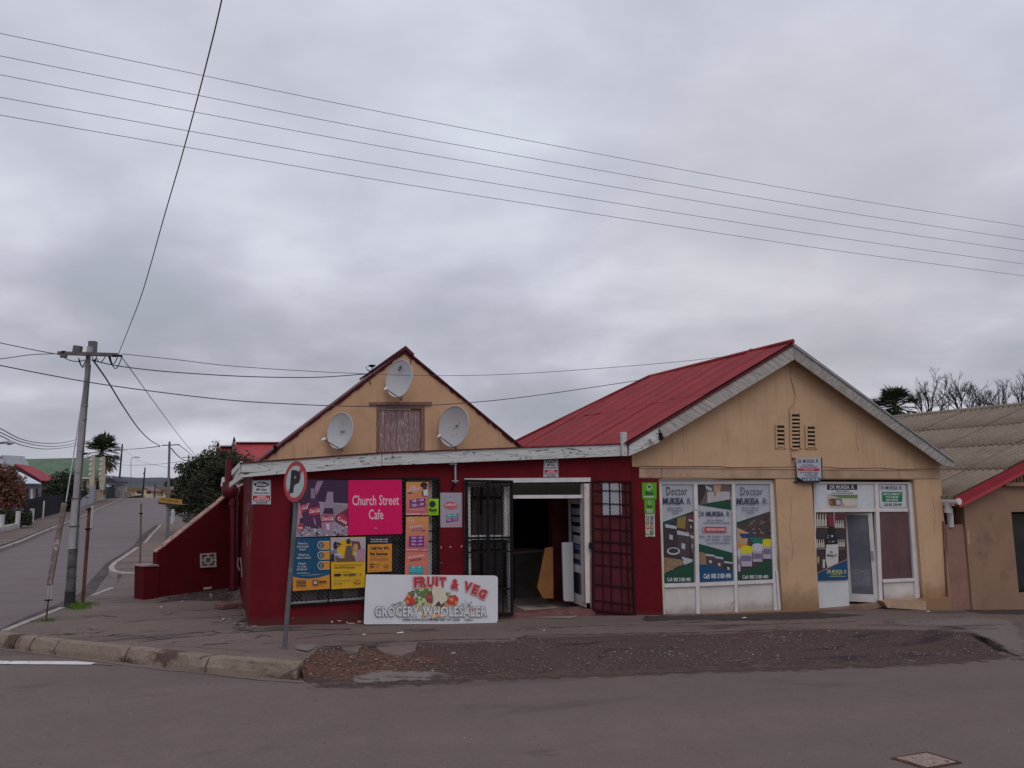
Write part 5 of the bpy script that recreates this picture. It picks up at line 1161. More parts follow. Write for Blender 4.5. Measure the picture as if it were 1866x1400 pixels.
class Sign:
    """one sign: board part, print part (shapes), lettering part; all on plane P at depth d"""
    def __init__(s, name, label, cat, P, quad, d0, d1, base, group=None):
        s.P = P; s.d = d1; s.L = 0
        cx = sum(q[0] for q in quad)/len(quad); by = max(q[1] for q in quad)
        s.root = thing(name, label, cat, P.hit(cx, by, d1), group)
        mb = MB(); mb.slab(P, quad, d0, d1, base); mb.build('board', s.root); s.pr = MB(); s.tx = MB()
    def D(s): s.L += 1; return s.d + .0008 + .0007*s.L
    def poly(s, pts, m): s.pr.face(s.P, pts, s.D(), m)
    def rect(s, x0, y0, x1, y1, m, sl=0): s.pr.fr(s.P, x0, y0, x1, y1, s.D(), m, sl)
    def ell(s, cx, cy, rx, ry, m, n=20): s.pr.ell(s.P, cx, cy, rx, ry, s.D(), m, n)
    def ringe(s, cx, cy, rx, ry, w, m, m2): s.ell(cx, cy, rx, ry, m); s.ell(cx, cy, rx-w, ry-w, m2)
    def t(s, body, x0, y0, x1, y1, m, **k): text(s.tx, s.P, body, x0, y0, x1, y1, s.D(), m, **k)
    def done(s):
        if s.pr.v: s.pr.build('print', s.root)
        if s.tx.v: s.tx.build('lettering', s.root)
        return s.root
def dashes(S, x0, x1, y, m, h=1.0, sl=0):      # small print too fine to read in the photograph
    x = x0
    while x < x1-1:
        w_ = random.uniform(1.5, 4); S.rect(x, y, min(x1, x+w_), y+h, m, sl); x += w_+.8
random.seed(41)
def msec(label, P, q, d, cut=0):
    (x0, y0), (x1, _), (x2, y1), (x3, _) = q; w_ = x1-x0; h = y1-y0; X = lambda k: x0+w_*k; Y = lambda k: y0+h*k
    S = Sign('security_sign', label, 'security sign', P, q, d-.008, d, k_w)
    S.rect(X(.03), Y(.01), X(.97), Y(.99), k_k); S.rect(X(.055), Y(.025), X(.945), Y(.975), k_w)
    S.ell(X(.5), Y(.17), w_*.40, h*.115, k_k); S.t('MSec', X(.2), Y(.09), X(.82), Y(.24), k_w, bold=.03, shear=.3)
    S.t('M Sec', X(.2), Y(.32), X(.82), Y(.43), k_k, bold=.03, shear=.3); S.t('Security', X(.1), Y(.46), X(.92), Y(.59), k_k, bold=.02, shear=.3)
    S.rect(X(.055), Y(.62), X(.945), Y(.83), k_red); S.t('ARMED', X(.25), Y(.64), X(.75), Y(.72), k_lp, bold=.03); S.t('RESPONSE', X(.12), Y(.735), X(.9), Y(.815), k_lp, bold=.03)
    dashes(S, X(.1), X(.92), Y(.855), k_k, h*.025); dashes(S, X(.2), X(.85), Y(.91), k_k, h*.035); return S.done()
msec('black, white and red armed response sign at the left corner of the dark red wall', PA, [(459.5, 875.8), (493.5, 875), (493.5, 919.7), (459, 919.5)], .012)
msec('armed response sign tucked under the white roof board, above the shop doorway', PA, [(991.5, 834), (1017, 834), (1017.5, 870), (990.5, 870)], .012)

# cola poster
S = Sign('drinks_poster', 'purple poster of cola bottles on ice, left of the pink cafe sign', 'poster', PA, [(532, 873), (634.6, 875.3), (634.1, 976), (534, 980)], .045, .053, k_dpu)
q = lambda *p: [(530+p[i]/11.2, 860+p[i+1]/11.2) for i in range(0, len(p), 2)]
S.poly(q(60, 190, 380, 190, 330, 560, 60, 620), k_dusk); S.poly(q(540, 185, 665, 185, 520, 485, 470, 380), k_mau); S.poly(q(585, 610, 1160, 648, 1160, 1293, 600, 1318, 60, 1335, 60, 640, 330, 640), C('mauve2', (.34, .27, .34)))
S.poly(q(640, 640, 1160, 690, 1160, 900, 900, 960), C('mauve3', (.27, .22, .27)))
S.poly(q(180, 660, 280, 480, 320, 640, 380, 800, 380, 1050, 180, 1050), k_dpu); S.poly(q(180, 680, 340, 650, 370, 800, 190, 850), k_cola)
S.poly(q(60, 700, 190, 700, 240, 940, 60, 980), C('cola_pale', (.44, .22, .27)))
S.poly(q(400, 330, 490, 330, 520, 540, 590, 660, 600, 900, 640, 1150, 250, 1150, 250, 860, 370, 690, 395, 540), C('bottle_purple', (.085, .03, .075))); S.poly(q(405, 340, 480, 340, 500, 540, 410, 540), C('glass_mauve', (.24, .18, .26)))
S.poly(q(370, 740, 600, 710, 600, 860, 480, 890, 365, 870), k_cola); S.poly(q(460, 930, 480, 930, 520, 1060, 500, 1100, 470, 1010), k_mau)
S.poly(q(745, 408, 862, 408, 868, 600, 890, 800, 880, 900, 860, 1310, 625, 1318, 630, 900, 660, 820, 700, 640), C('glass_mauve2', (.30, .23, .30))); S.poly(q(690, 740, 860, 740, 880, 860, 650, 860), k_dpu)
S.poly(q(620, 880, 875, 870, 875, 1020, 620, 1040), k_cola); S.poly(q(720, 1060, 780, 1060, 790, 1180, 740, 1180), k_lp); S.poly(q(640, 1060, 700, 1060, 700, 1290, 640, 1290), k_mau)
S.poly(q(1160, 740, 920, 890, 890, 1000, 1080, 1110, 1160, 1100), C('cola_dark', (.16, .03, .06))); S.poly(q(950, 880, 1050, 850, 1160, 960, 1090, 1090, 960, 960), k_cola)
for i in range(110):
    x, y = random.uniform(150, 1140), random.uniform(1110, 1300)
    if 610 < x < 870 and y < 1290: continue
    if x > 1000 and y < 1120: continue
    a = random.uniform(0, 3.1); r_ = random.uniform(15, 42); S.poly(q(*[c for k in range(4) for c in (x+r_*math.cos(a+k*1.57)*random.uniform(.5, 1), y+.7*r_*math.sin(a+k*1.57)*random.uniform(.5, 1))]), random.choice((k_w, k_gp, k_mau, k_dpu, k_lp))) if False else S.pr.face(S.P, q(*[c for k in range(4) for c in (x+r_*math.cos(a+k*1.57)*random.uniform(.5, 1), y+.7*r_*math.sin(a+k*1.57)*random.uniform(.5, 1))]), S.d+.014+.00005*i, random.choice((k_w, k_gp, k_mau, k_dpu, k_gp)))
S.ell(530+200/11.2, 860+1150/11.2, 5.4, 9.5, k_cola); S.rect(543.5, 961.5, 551.5, 963.5, k_lp)
for x0, y0, x1, y1, sl in ((225, 690, 350, 780, -.15), (375, 760, 590, 850, -.12), (625, 905, 870, 1000, -.03)): a, b = q(x0, y0, x1, y1); S.t('Coca-Cola', a[0], a[1], b[0], b[1], k_lp, shear=.5, bold=.03, sl=sl)
S.t('Coca', 615, 940, 632, 948, k_lp, shear=.4, bold=.03, sl=.5); S.done()
S = Sign('cafe_sign', 'hot pink sign reading Church Street Cafe over the left window', 'sign', PA, [(634.9, 875.3), (732, 874.3), (733, 973), (634.4, 976)], .045, .056, k_pink)
S.t('Church Street', 642, 903, 727, 921.5, k_lp, bold=.012, sl=-.012); S.t('Cafe', 672, 928.5, 698.5, 947, k_lp, bold=.012, sl=-.012); S.rect(683, 961.5, 684, 963.5, k_lp); S.rect(685.4, 961.5, 686.4, 963.5, k_lp); S.done()
# blue and orange poster
z = lambda *p: [(530+p[i]/9.33, 970+p[i+1]/9.33) for i in range(0, len(p), 2)]
S = Sign('money_poster', 'blue and orange poster with three round icons, leftmost below the cola poster', 'poster', PA, [(534, 981), (600.6, 979.5), (601, 1073), (533.5, 1077.5)], .045, .053, k_blue)
S.poly([(533.8, 1051), (546, 1054), (562, 1055), (580, 1053), (600.8, 1047), (601, 1073), (533.5, 1077.5)], k_or); S.poly([(541, 1049.5), (575, 1047), (590, 1046), (575, 1048)], k_gp)
for y in (986.3, 1004.6, 1023): 
    S.poly([(583, y), (600.7, y-.4), (600.7, y+15), (583, y+15.4), (579.5, y+12), (578, y+7.7), (579.5, y+3)], k_gp); S.poly([(584, y+1.2), (600.8, y+.8), (600.8, y+13.8), (584, y+14.2), (581, y+11.4), (579.6, y+7.7), (581, y+4)], k_or); S.ell(585.3, y+7.6, 5.6, 6.0, C('slate', (.07, .10, .11))); S.rect(583.5, y+4.5, 587.5, y+8, C('slate2', (.2, .25, .26))); S.rect(583, y+10, 588, y+11, k_gp)
S.t('Need a\npersonal\nloan?', 541.3, 988.3, 562, 1003.2, k_gp, bold=.03); S.t('Need to\nplay Lotto?', 541, 1009, 566.5, 1019.5, k_gp, bold=.03); S.t('Need\nto buy\nairtime?', 540.5, 1025, 560, 1039.5, k_gp, bold=.03); S.t('Just MoMo it', 541, 1043.2, 564, 1046.6, k_gp, bold=.02)
S.rect(540.5, 1057.6, 557.6, 1062, k_brn); S.rect(540.5, 1063.6, 557.6, 1067.6, k_brn); dashes(S, 542, 556, 1059.3, k_or); dashes(S, 542, 556, 1065, k_or); S.rect(570, 1057, 580, 1066.6, k_brn); S.ell(575, 1061.6, 3, 3, k_w); S.rect(574, 1060, 577, 1062, k_brn); S.t('MoMo', 582, 1058, 595.8, 1062.2, k_k, bold=.03); dashes(S, 582, 592, 1063.4, k_brn, .8); dashes(S, 541, 558, 1069.6, k_brn, .7); S.done()
S = Sign('phone_poster', 'yellow poster with a photo of people above, centre of the row under the pink sign', 'poster', PA, [(602, 979.6), (666.5, 978.5), (665, 1070.7), (604, 1074)], .045, .053, k_ye)
S.poly([(602.3, 980.5), (666.3, 979.3), (665.6, 1022.5), (602.6, 1024)], C('photo_grey', (.42, .36, .38))); S.ell(632, 1000, 17, 17, k_ye, 24); S.poly([(603, 1005), (613, 998), (618, 1024), (603, 1024)], C('denim', (.18, .18, .22))); S.poly([(603, 1012), (608, 1008), (609, 1024), (603, 1024)], k_k)
S.ell(611.5, 994, 4.2, 7, k_k); S.ell(616.5, 993, 3.4, 4.5, k_skin); S.poly([(613, 988.5), (618, 989), (624, 993), (617, 992.5)], k_k); S.ell(635, 987, 4.2, 5, k_dusk); S.poly([(628, 1010), (631, 995), (640, 994), (643, 1008), (640, 1021), (628, 1021)], C('jersey', (.12, .09, .08)))
S.poly([(640, 986), (655, 987), (658, 1000), (650, 1005), (643, 1003)], C('maroon_top', (.16, .05, .05))); S.ell(648, 998, 4.5, 7, k_tan); S.poly([(652, 1002), (665, 1000), (665, 1022.4), (650, 1022.8)], C('rose_top', (.40, .22, .26))); S.poly([(612, 1015), (622, 1018), (646, 1012), (648, 1023), (614, 1023.8)], k_brn); S.t('cheese', 609, 1008, 623, 1012.5, k_w, bold=.03, shear=.2)
S.t('Get value that lets you do you', 609, 1028.6, 659.5, 1032, k_brn, sl=-.02); S.t('with MTN Modesty', 609, 1033, 647.5, 1037, k_brn, bold=.03, sl=-.02); dashes(S, 609, 641, 1042, k_brn, .7); S.rect(609, 1046, 621, 1050.3, k_k, -.03); S.t('*142#', 622.5, 1045.8, 633.5, 1050, k_k, bold=.03, sl=-.03); S.rect(635.5, 1045.3, 648.5, 1049.3, k_brn, -.03); S.rect(656, 1044.8, 658.2, 1048, k_red); dashes(S, 651, 655, 1046, k_gr)
S.t('Dial us monday today!', 608.5, 1057.4, 640, 1060, k_brn, sl=-.03); S.t('Dial *136#', 608.5, 1062.3, 623.5, 1065.6, k_brn, bold=.02, sl=-.03); S.ringe(651.3, 1059.6, 7.2, 3.8, .7, k_brn, k_ye); S.t('MTN', 647.6, 1057.9, 655, 1061.2, k_brn, bold=.03); S.done()
S = Sign('call_poster', 'small orange poster reading Call for R3, R6 bonus under a black header', 'poster', PA, [(668.3, 977), (713.5, 976), (714.3, 1041.8), (669.3, 1044)], .045, .051, k_k)
S.poly([(670.2, 992.5), (714.2, 991), (713.9, 1041.3), (669.5, 1043.4)], k_or); S.t('Turn the day u like', 675, 981.8, 707, 985.4, k_w, bold=.02, sl=-.02); S.t('with MTN Shop Shap', 675, 986.2, 707, 989.3, k_w, sl=-.02)
S.t('Call for R3,', 674.5, 996.6, 710, 1003, k_k, bold=.05, sl=-.02); S.t('R6 bonus', 674.5, 1006.6, 706.5, 1012.4, k_k, bold=.05, sl=-.02); dashes(S, 674.5, 701, 1004, k_brn, .6); dashes(S, 674.5, 705, 1013.6, k_brn, .6)
S.rect(674.5, 1018, 708, 1018.7, k_brn); S.rect(674.5, 1020.4, 708, 1021, k_brn); S.rect(674, 1027, 682, 1029.6, k_brn); dashes(S, 683.5, 693, 1028, k_brn); S.rect(674, 1032, 682, 1034.4, k_brn); S.rect(686.5, 1032, 689.5, 1033.6, k_brn); S.ringe(704, 1031, 4.8, 2.7, .6, k_brn, k_or); S.t('MTN', 701.4, 1029.8, 706.6, 1032.2, k_brn); dashes(S, 674, 709, 1038.6, k_brn, .5); S.done()
# column of data posters
k_oa = C('amber', (.58, .24, .09)); gr_ = [C('grad%d' % i, (.60-.02*i, .26-.025*i, .09+.012*i)) for i in range(6)]
def grad(S, x0, x1, y0, y1):
    for i in range(6): S.pr.fr(S.P, x0, y0+(y1-y0)*i/6, x1, y0+(y1-y0)*(i+1)/6+.0, S.d+.0006, gr_[i])
S = Sign('data_poster', 'topmost of three orange data posters, with a person in a white shirt at its corner', 'poster', PA, [(740, 878.5), (780.8, 878.5), (780, 939), (739.5, 939)], .045, .052, k_oa, 'orange data posters in a column'); grad(S, 740, 780.2, 879, 938.5)
S.ell(772.5, 884, 6.5, 5, k_k); S.ell(774, 889.5, 3.6, 4.5, k_dusk); S.poly([(770, 893), (779, 892.5), (780.3, 903), (771, 903.5)], k_w); S.poly([(768.5, 896), (771, 893), (772, 903), (770, 904.5)], k_dusk); S.rect(770, 903.5, 780, 905, k_cola)
S.t('HOME', 746.5, 887, 758, 891.5, k_lp, shear=.2, sl=-.15, bold=.03); S.t('UNLIMITED', 742.5, 892, 766, 896.5, k_lp, shear=.2, sl=-.15, bold=.03); S.poly([(743, 898), (750.5, 896.4), (750.8, 899), (743.3, 900.2)], k_brn); S.rect(752, 896, 760, 897, k_lp, -.1)
S.poly([(746.7, 911.2), (775, 907.7), (775, 914.6), (747, 917.8)], k_pur); S.poly([(747.2, 919), (775, 915.6), (775, 922.7), (747.4, 925.6)], k_pur); S.t('4GB — R49', 750.5, 911, 772, 916, k_lp, bold=.03, sl=-.12); S.t('10GB — R99', 750.5, 919, 772, 924, k_lp, bold=.03, sl=-.12)
S.rect(746.5, 929, 774, 929.7, k_lp); S.rect(739.8, 936.2, 765.5, 938.2, k_lp); S.t('Cell', 768, 935.8, 775, 938.6, k_lp); S.ringe(777.6, 937, 2.2, 2, .5, k_lp, gr_[5]); S.done()
S = Sign('data_poster', 'middle one of three orange data posters, with three purple price lines', 'poster', PA, [(739.8, 941.7), (781.2, 941.2), (780.3, 1005), (738.8, 1005.5)], .046, .0535, k_oa, 'orange data posters in a column'); grad(S, 740, 780.2, 942.5, 1004.5)
S.ringe(748.5, 949, 5.5, 5.5, .7, k_lp, gr_[0]); dashes(S, 745, 752, 947.5, k_lp, .8); dashes(S, 745, 752, 949.5, k_lp, .8); S.t('BIRTHDAY', 747, 959, 771.5, 963, k_lp, bold=.03, sl=-.12); S.t('BUNDLES', 750, 964, 770, 968.5, k_mau, bold=.04, sl=-.12); S.rect(769, 966.5, 775, 968.6, k_cola, -.1)
S.poly([(745.8, 977.5), (772.5, 977), (772.3, 996), (745.5, 996)], k_pur)
for i, b in enumerate(('10GB — R29', '15GB — R99', '30GB — R149')): S.t(b, 749.5, 978.5+i*6, 769.5, 982+i*6, k_lp, bold=.03)
S.rect(739.3, 1001.2, 763.5, 1002.8, k_lp); S.t('Cell', 767.5, 1001, 774.5, 1003.7, k_lp); S.ringe(777, 1002.3, 2.2, 2, .5, k_lp, gr_[5]); S.done()
S = Sign('data_poster', 'lowest of three orange data posters, with a teal panel, half behind the fruit board', 'poster', PA, [(738.8, 1006), (780, 1005.6), (779.5, 1056), (737.5, 1056)], .045, .052, k_cor, 'orange data posters in a column')
S.t('ALL-IN-ONE', 743.5, 1014, 770, 1018.5, k_lp, bold=.03, sl=-.15); S.t('BUNDLES', 747, 1019.5, 768, 1024, k_brn, bold=.04, sl=-.15); S.ell(772, 1012.5, 1.5, 1.5, k_lp); S.rect(745, 1031.5, 772, 1047, k_teal); S.t('1GB — R19', 750, 1032, 767, 1035.5, k_lp, bold=.02); dashes(S, 747, 770, 1037.5, C('pale_teal', (.25, .5, .5)), 1.6); dashes(S, 747, 770, 1041, C('pale_teal', (.25, .5, .5)), 1.2); S.done()
S = Sign('airtime_sign', 'small lime green sign beside the topmost orange poster', 'sign', PA, [(780.8, 909.5), (799.3, 909), (799, 939), (780.6, 939)], .045, .058, k_lime); S.ell(788, 919, 6, 6.6, k_dg); S.poly([(784, 916), (792, 917), (791, 922), (789, 919.5), (786, 922)], k_k); S.t('flash', 781.8, 926, 796.5, 932.8, k_k, bold=.04); S.rect(785, 934.6, 796, 935.6, k_dg); S.done()
S = Sign('supersale_poster', 'pale silver poster with red oval badge on the red wall between window and door', 'poster', PA, [(802, 898), (842, 898), (842, 961), (802.4, 961.5)], .002, .008, C('silver', (.36, .34, .40)))
S.poly([(802.5, 930), (842, 934), (842, 960.5), (802.8, 961)], C('silver_pink', (.40, .31, .36))); S.ell(821, 921.5, 12.5, 7.8, C('rose', (.40, .17, .18))); S.poly([(829, 927), (835, 924), (834, 928.5), (829, 930)], k_tan); S.ell(821, 920.7, 11, 6.4, C('rose2', (.48, .12, .13))); S.t('SUPERSALE', 811.5, 918.5, 831.5, 922.6, k_lp, sl=-.08, bold=.03)
S.poly([(812.5, 938), (835, 935), (835, 941.4), (812.7, 944.4)], k_teal); S.poly([(812.5, 946.6), (835.2, 943), (835.2, 949.2), (812.8, 953)], k_pur); S.t('7GB — R79', 815.5, 938.3, 831.5, 942, k_lp, bold=.02, sl=-.12); S.t('15GB — R125', 814.5, 946.8, 833.5, 950.5, k_lp, bold=.02, sl=-.12)
for x, y in ((811, 905), (818, 903.6), (821, 904.5), (811.5, 910), (819.5, 907)): S.rect(x, y, x+1, y+1.2, k_ink)
dashes(S, 816, 840, 956, k_cor, .6, -.1); S.done()
# green signs right of the doorway
S = Sign('airtime_sign', 'largest green square sign, topmost of three signs on the red pilaster', 'sign', PB, [(1170, 879.8), (1196.2, 879.6), (1196.4, 910), (1170.5, 910)], .007, .016, k_gr)
S.ell(1183.2, 887.8, 5.2, 6.2, C('pale_green', (.33, .45, .25))); S.poly([(1180, 885.5), (1186, 885), (1186, 890), (1184.6, 888.4), (1182, 890.6)], k_dg); S.t('flash', 1175.6, 895, 1191, 902.2, k_dg, bold=.04); dashes(S, 1174, 1192.5, 904.6, k_w, 2.0); S.done()
S = Sign('airtime_sign', 'narrower green sign directly under the green square one on the red pilaster', 'sign', PB, [(1174, 910.6), (1193.9, 910.6), (1194, 937.2), (1174.6, 937.2)], .007, .013, C('green2', (.10, .28, .03)))
S.ell(1183.8, 916, 3.2, 3.8, C('pale_green', (.33, .45, .25))); S.poly([(1182.4, 914.7), (1185.5, 914.3), (1185, 917.5), (1183, 917.5)], k_dg); S.t('flash', 1179, 920.8, 1188.2, 925, k_dg, bold=.04); dashes(S, 1178, 1189.8, 928.4, k_w, 2.2); dashes(S, 1179, 1188.4, 932.2, k_w, 2.0); S.done()
S = Sign('icon_sign', 'narrow white strip of small coloured app icons, lowest sign on the red pilaster', 'sign', PB, [(1175.8, 937.6), (1193, 937.4), (1193.6, 978), (1176.4, 978.6)], .007, .012, C('cream_white', (.50, .47, .40)))
for j, y in enumerate((940, 948.5, 957.2, 967)):
    for i, x in enumerate((1177.6, 1185.2)):
        mm_ = ((C('ol', (.15, .16, .08)), C('nv', (.03, .05, .06))), (C('ol2', (.12, .16, .06)), k_pur), (C('sal', (.45, .2, .12)), C('rd', (.4, .08, .05))), (C('pe', (.5, .36, .24)), k_dg))[j][i]
        S.rect(x, y, x+5.6, y+6.2, mm_); S.rect(x+2, y+1.8, x+3.8, y+4.4, k_w); S.rect(x+.6, y+6.8, x+5, y+7.4, k_dusk)
S.poly([(1181, 977.6), (1183, 976.2), (1187, 976.2), (1189, 977.4), (1186, 978.2)], k_gr); S.done()

# fruit and veg board leaning at the door
f0 = PA.hit(664, 1137, .21); f1 = PA.hit(907, 1137, .36)
fu = (f1-f0); fu.z = 0; fu.normalize(); fn = Vector((fu.y, -fu.x, 0)); tw = (Vector((0, 0, 1)) - fn*.16).normalized(); PF = Plane(f0, fu, n=(fn + Vector((0, 0, .16))).normalized(), w=tw)
board_q = [(667, 1047), (900, 1049), (905, 1050), (907.3, 1054), (907, 1130), (904, 1137), (664.5, 1138), (663, 1136), (665, 1085)]
S = Sign('fruit_board', 'white FRUIT & VEG grocery wholesaler board leaning against the shop front on the pavement', 'sign board', PF, board_q, -.012, 0, mat('board_white', (.58, .575, .60), rough=.45, var=.04, scale=1.5, dirt=(.42, .40, .40), dscale=3, dthr=.64))
v_red = C('veg_red', (.45, .045, .03)); v_gr = C('veg_green', (.11, .17, .05)); v_lg = C('veg_pale', (.42, .42, .22)); v_dg = C('veg_dark', (.035, .06, .025)); v_ye = C('veg_straw', (.55, .40, .15)); v_cr = C('veg_cream', (.55, .50, .38)); v_or = C('veg_orange', (.60, .22, .06)); v_pl = C('veg_plum', (.25, .04, .06)); v_gy = C('veg_grey', (.38, .38, .42)); v_wh = C('veg_white', (.56, .55, .54))
rnd = random.Random(77)
def cl(cx, cy, rx, ry, n_, ms, r0_, r1_):
    for i in range(n_):
        a = rnd.uniform(0, 6.28); k = math.sqrt(rnd.random()); x, y = cx+rx*k*math.cos(a), cy+ry*k*math.sin(a); r_ = rnd.uniform(r0_, r1_)
        S.L += .25; S.pr.ell(PF, x, y, r_, r_*rnd.uniform(.7, 1.1), S.d+.0008+.0004*S.L, rnd.choice(ms), 9, rnd.uniform(0, 3))
cl(727, 1108, 17, 8, 34, [v_gy, v_wh, v_gy, v_lg], 1.6, 3.6); cl(846, 1108, 18, 8, 34, [v_gy, v_wh, v_gy, v_lg], 1.6, 3.6)
cl(790, 1107, 34, 9, 60, [v_ye, v_cr, v_or, v_lg, v_tan if False else v_ye], 2.2, 4.2); cl(774, 1078, 14, 12, 46, [v_gr, v_dg, v_gr, v_lg], 1.6, 4); cl(766, 1096, 9, 7, 22, [v_lg, v_cr, v_gr], 2, 4)
S.poly([(787, 1078), (789, 1066), (796, 1070), (803, 1066), (806, 1078), (802, 1092), (792, 1104), (786, 1108), (790, 1094)], v_cr); S.poly([(803, 1067), (812, 1078), (815, 1094), (804, 1102), (799, 1094), (806, 1080)], v_cr)
cl(783, 1090, 5.5, 9, 26, [v_red, v_pl, v_pl], 1.4, 2.6); cl(748, 1094, 8, 9, 30, [v_red, v_red, v_or, v_pl], 2.2, 4.2); cl(824, 1094, 9, 9, 32, [v_red, v_red, v_or, v_pl], 2.2, 4.2); cl(801, 1098, 9, 6, 22, [v_dg, v_pl, v_dg], 1.6, 3.4)
cl(751, 1081, 6, 3, 10, [v_dg, v_brn if False else v_pl, v_gr], 1.2, 2.4); cl(815, 1081, 7, 4, 12, [v_dg, v_gr, v_lg], 1.4, 3); cl(790, 1122, 24, 3, 24, [v_or, v_cr, v_cr], 1.4, 2.6); cl(862, 1108, 4, 5, 6, [v_red, v_gy], 1.2, 2)
for x0, y0, x1, y1 in ((716, 1103, 730, 1096), (728, 1102, 738, 1093), (845, 1094, 858, 1104), (852, 1104, 860, 1096)): S.poly([(x0, y0), (x1, y1), (x1+.5, y1+1), (x0+.5, y0+1.2)], v_dg)
S.L = max(S.L, 40); S.L = 52
def trot(body, cx, cy, w_, h, ang, m, bold, dd):
    vs, fs = text_geo(body, bold, 0, 1.0); a = R(ang); S.tx.add([PF.hit(cx+(tx-.5)*w_*math.cos(a)+(ty-.5)*h*math.sin(a), cy+(tx-.5)*w_*math.sin(a)-(ty-.5)*h*math.cos(a), dd) for tx, ty in vs], fs, m)
o_pk = C('outline_pink', (.62, .25, .27)); f_rd = C('letter_red', (.36, .035, .045)); d0 = S.d+.024
for ch, cx, cy, w_, h, an in (('F', 759.6, 1061.5, 10.5, 19.5, -2), ('R', 771.5, 1061, 12, 19.5, -1), ('U', 785, 1061, 12, 19.5, 0), ('I', 795.8, 1061, 4.6, 19.5, 0), ('T', 806.6, 1061.5, 12, 19.5, 2), ('&', 829.5, 1065, 13.5, 19, 8), ('V', 852.5, 1069.5, 13.5, 18, 14), ('E', 866.5, 1074.8, 11, 18, 20), ('G', 879.4, 1082.3, 13.5, 18, 28)):
    trot(ch, cx, cy, w_+3.4, h+2.6, an, o_pk, .085, d0); trot(ch, cx, cy, w_, h-.6, an, f_rd, .05, d0+.0015)
ol = C('outline_ink', (.20, .20, .24)); x = 683.0
for word, xa, xb in (('GROCERY', 683, 764.5), ('WHOLESALER', 769.5, 888)):
    vs, fs = text_geo(word, .055, 0, 1.06); S.tx.add([PF.hit(xa-.9+(xb-xa+1.8)*tx, 1125-21*ty, d0+.003) for tx, ty in vs], fs, ol); vs, fs = text_geo(word, .026, 0, 1.09); S.tx.add([PF.hit(xa+.6+(xb-xa-1.2)*tx, 1124-19*ty, d0+.0045) for tx, ty in vs], fs, v_wh)
text(S.tx, PF, 'OPEN SUNDAYS FROM 7:00 TO 12:00', 733, 1127.6, 838, 1131.3, d0, k_ink, bold=.03); text(S.tx, PF, 'CELL:', 846.3, 1127.6, 862, 1131, d0, k_ink, bold=.03); S.done()

# doctor window posters
e = lambda *p: [(1200+p[i]/7.177, 875+p[i+1]/7.177) for i in range(0, len(p), 2)]
dP = RV-.02
def jars(S, cells, rn):
    for (X, Y_, w_, h, lid) in cells:
        S.poly(e(X, Y_+h*.2, X+w_, Y_+h*.26, X+w_*.96, Y_+h, X+w_*.05, Y_+h*.95), rn.choice((k_jar, C('jar2', (.07, .05, .055)), C('jar3', (.10, .07, .06))))); S.poly(e(X-4, Y_+h*.05, X+w_*.95, Y_+h*.14, X+w_, Y_+h*.27, X, Y_+h*.2), lid); S.poly(e(X+w_*.35, Y_+h*.5, X+w_*.65, Y_+h*.55, X+w_*.64, Y_+h*.75, X+w_*.34, Y_+h*.7), k_gp)
rn = random.Random(4)
S = Sign('doctor_poster', 'left of three doctor posters in the shop window, with dark herb jars', 'poster', PB, [(1206.3, 883), (1264.3, 883), (1266.8, 1062.6), (1209.6, 1063.8)], dP-.004, dP, k_gp, 'doctor posters in the shop window')
S.poly(e(48, 552, 457, 405, 466, 1338, 68, 1352), k_jar); S.poly(e(48, 552, 457, 405, 250, 500, 60, 620), k_dg)
S.poly(e(245, 500, 360, 465, 350, 640, 240, 620), C('herb_yellow', (.24, .17, .05))); S.poly(e(375, 470, 458, 440, 460, 720, 360, 680), C('maroon_jar', (.13, .05, .05)))
jars(S, [(90, 560, 150, 300, k_gp), (245, 640, 160, 360, k_gp), (395, 500, 60, 180, k_gp), (420, 700, 42, 260, k_gp)], rn)
S.ell(1200+195/7.177, 875+930/7.177, 12, 7, k_gp); S.ell(1200+195/7.177, 875+925/7.177, 9, 4.5, k_jar); S.poly(e(70, 1010, 300, 1040, 340, 1090, 66, 1225), C('herb_tan', (.25, .17, .10)))
for i in range(60):
    x, y = rn.uniform(75, 320), rn.uniform(1030, 1180); 
    if y > 1225-(x-66)*.42: continue
    S.pr.fr(S.P, *e(x, y)[0], *e(x+rn.uniform(8, 20), y+rn.uniform(5, 12))[0], S.d+.018+.00004*i, rn.choice((k_tan, k_brn, C('herb_tan2', (.34, .25, .15)), C('herb_red', (.25, .09, .06)))))
S.poly(e(300, 1000, 450, 1040, 440, 1080, 330, 1110), k_gp)
S.L = 26; S.poly(e(62, 1232, 462, 1060, 466, 1338, 68, 1352), k_dg); S.t('Doctor', 1214.6, 887.3, 1252.3, 902.6, k_ink, bold=.0, sp=1.15); S.t('MUKISA', 1208, 906.8, 1246.5, 919.5, k_ink, bold=.035); S.t('. R:', 1247.5, 906.8, 1259.6, 919.3, k_ink, bold=.0)
S.t('MEDICAL HERBALIST\nFOR PROBLEMS AND\nDISEASES', 1216.4, 924, 1244.6, 937, k_ink, bold=.0); S.t('Cell: 083 3180 490', 1215.7, 1052.7, 1258.2, 1059.8, k_w, bold=.02); S.done()
S = Sign('doctor_poster', 'middle one of three doctor posters in the window, listing red visiting hours', 'poster', PB, [(1271.2, 883), (1333.6, 882.8), (1336.6, 1058.8), (1274.6, 1062.2)], dP-.004, dP, k_gp, 'doctor posters in the shop window')
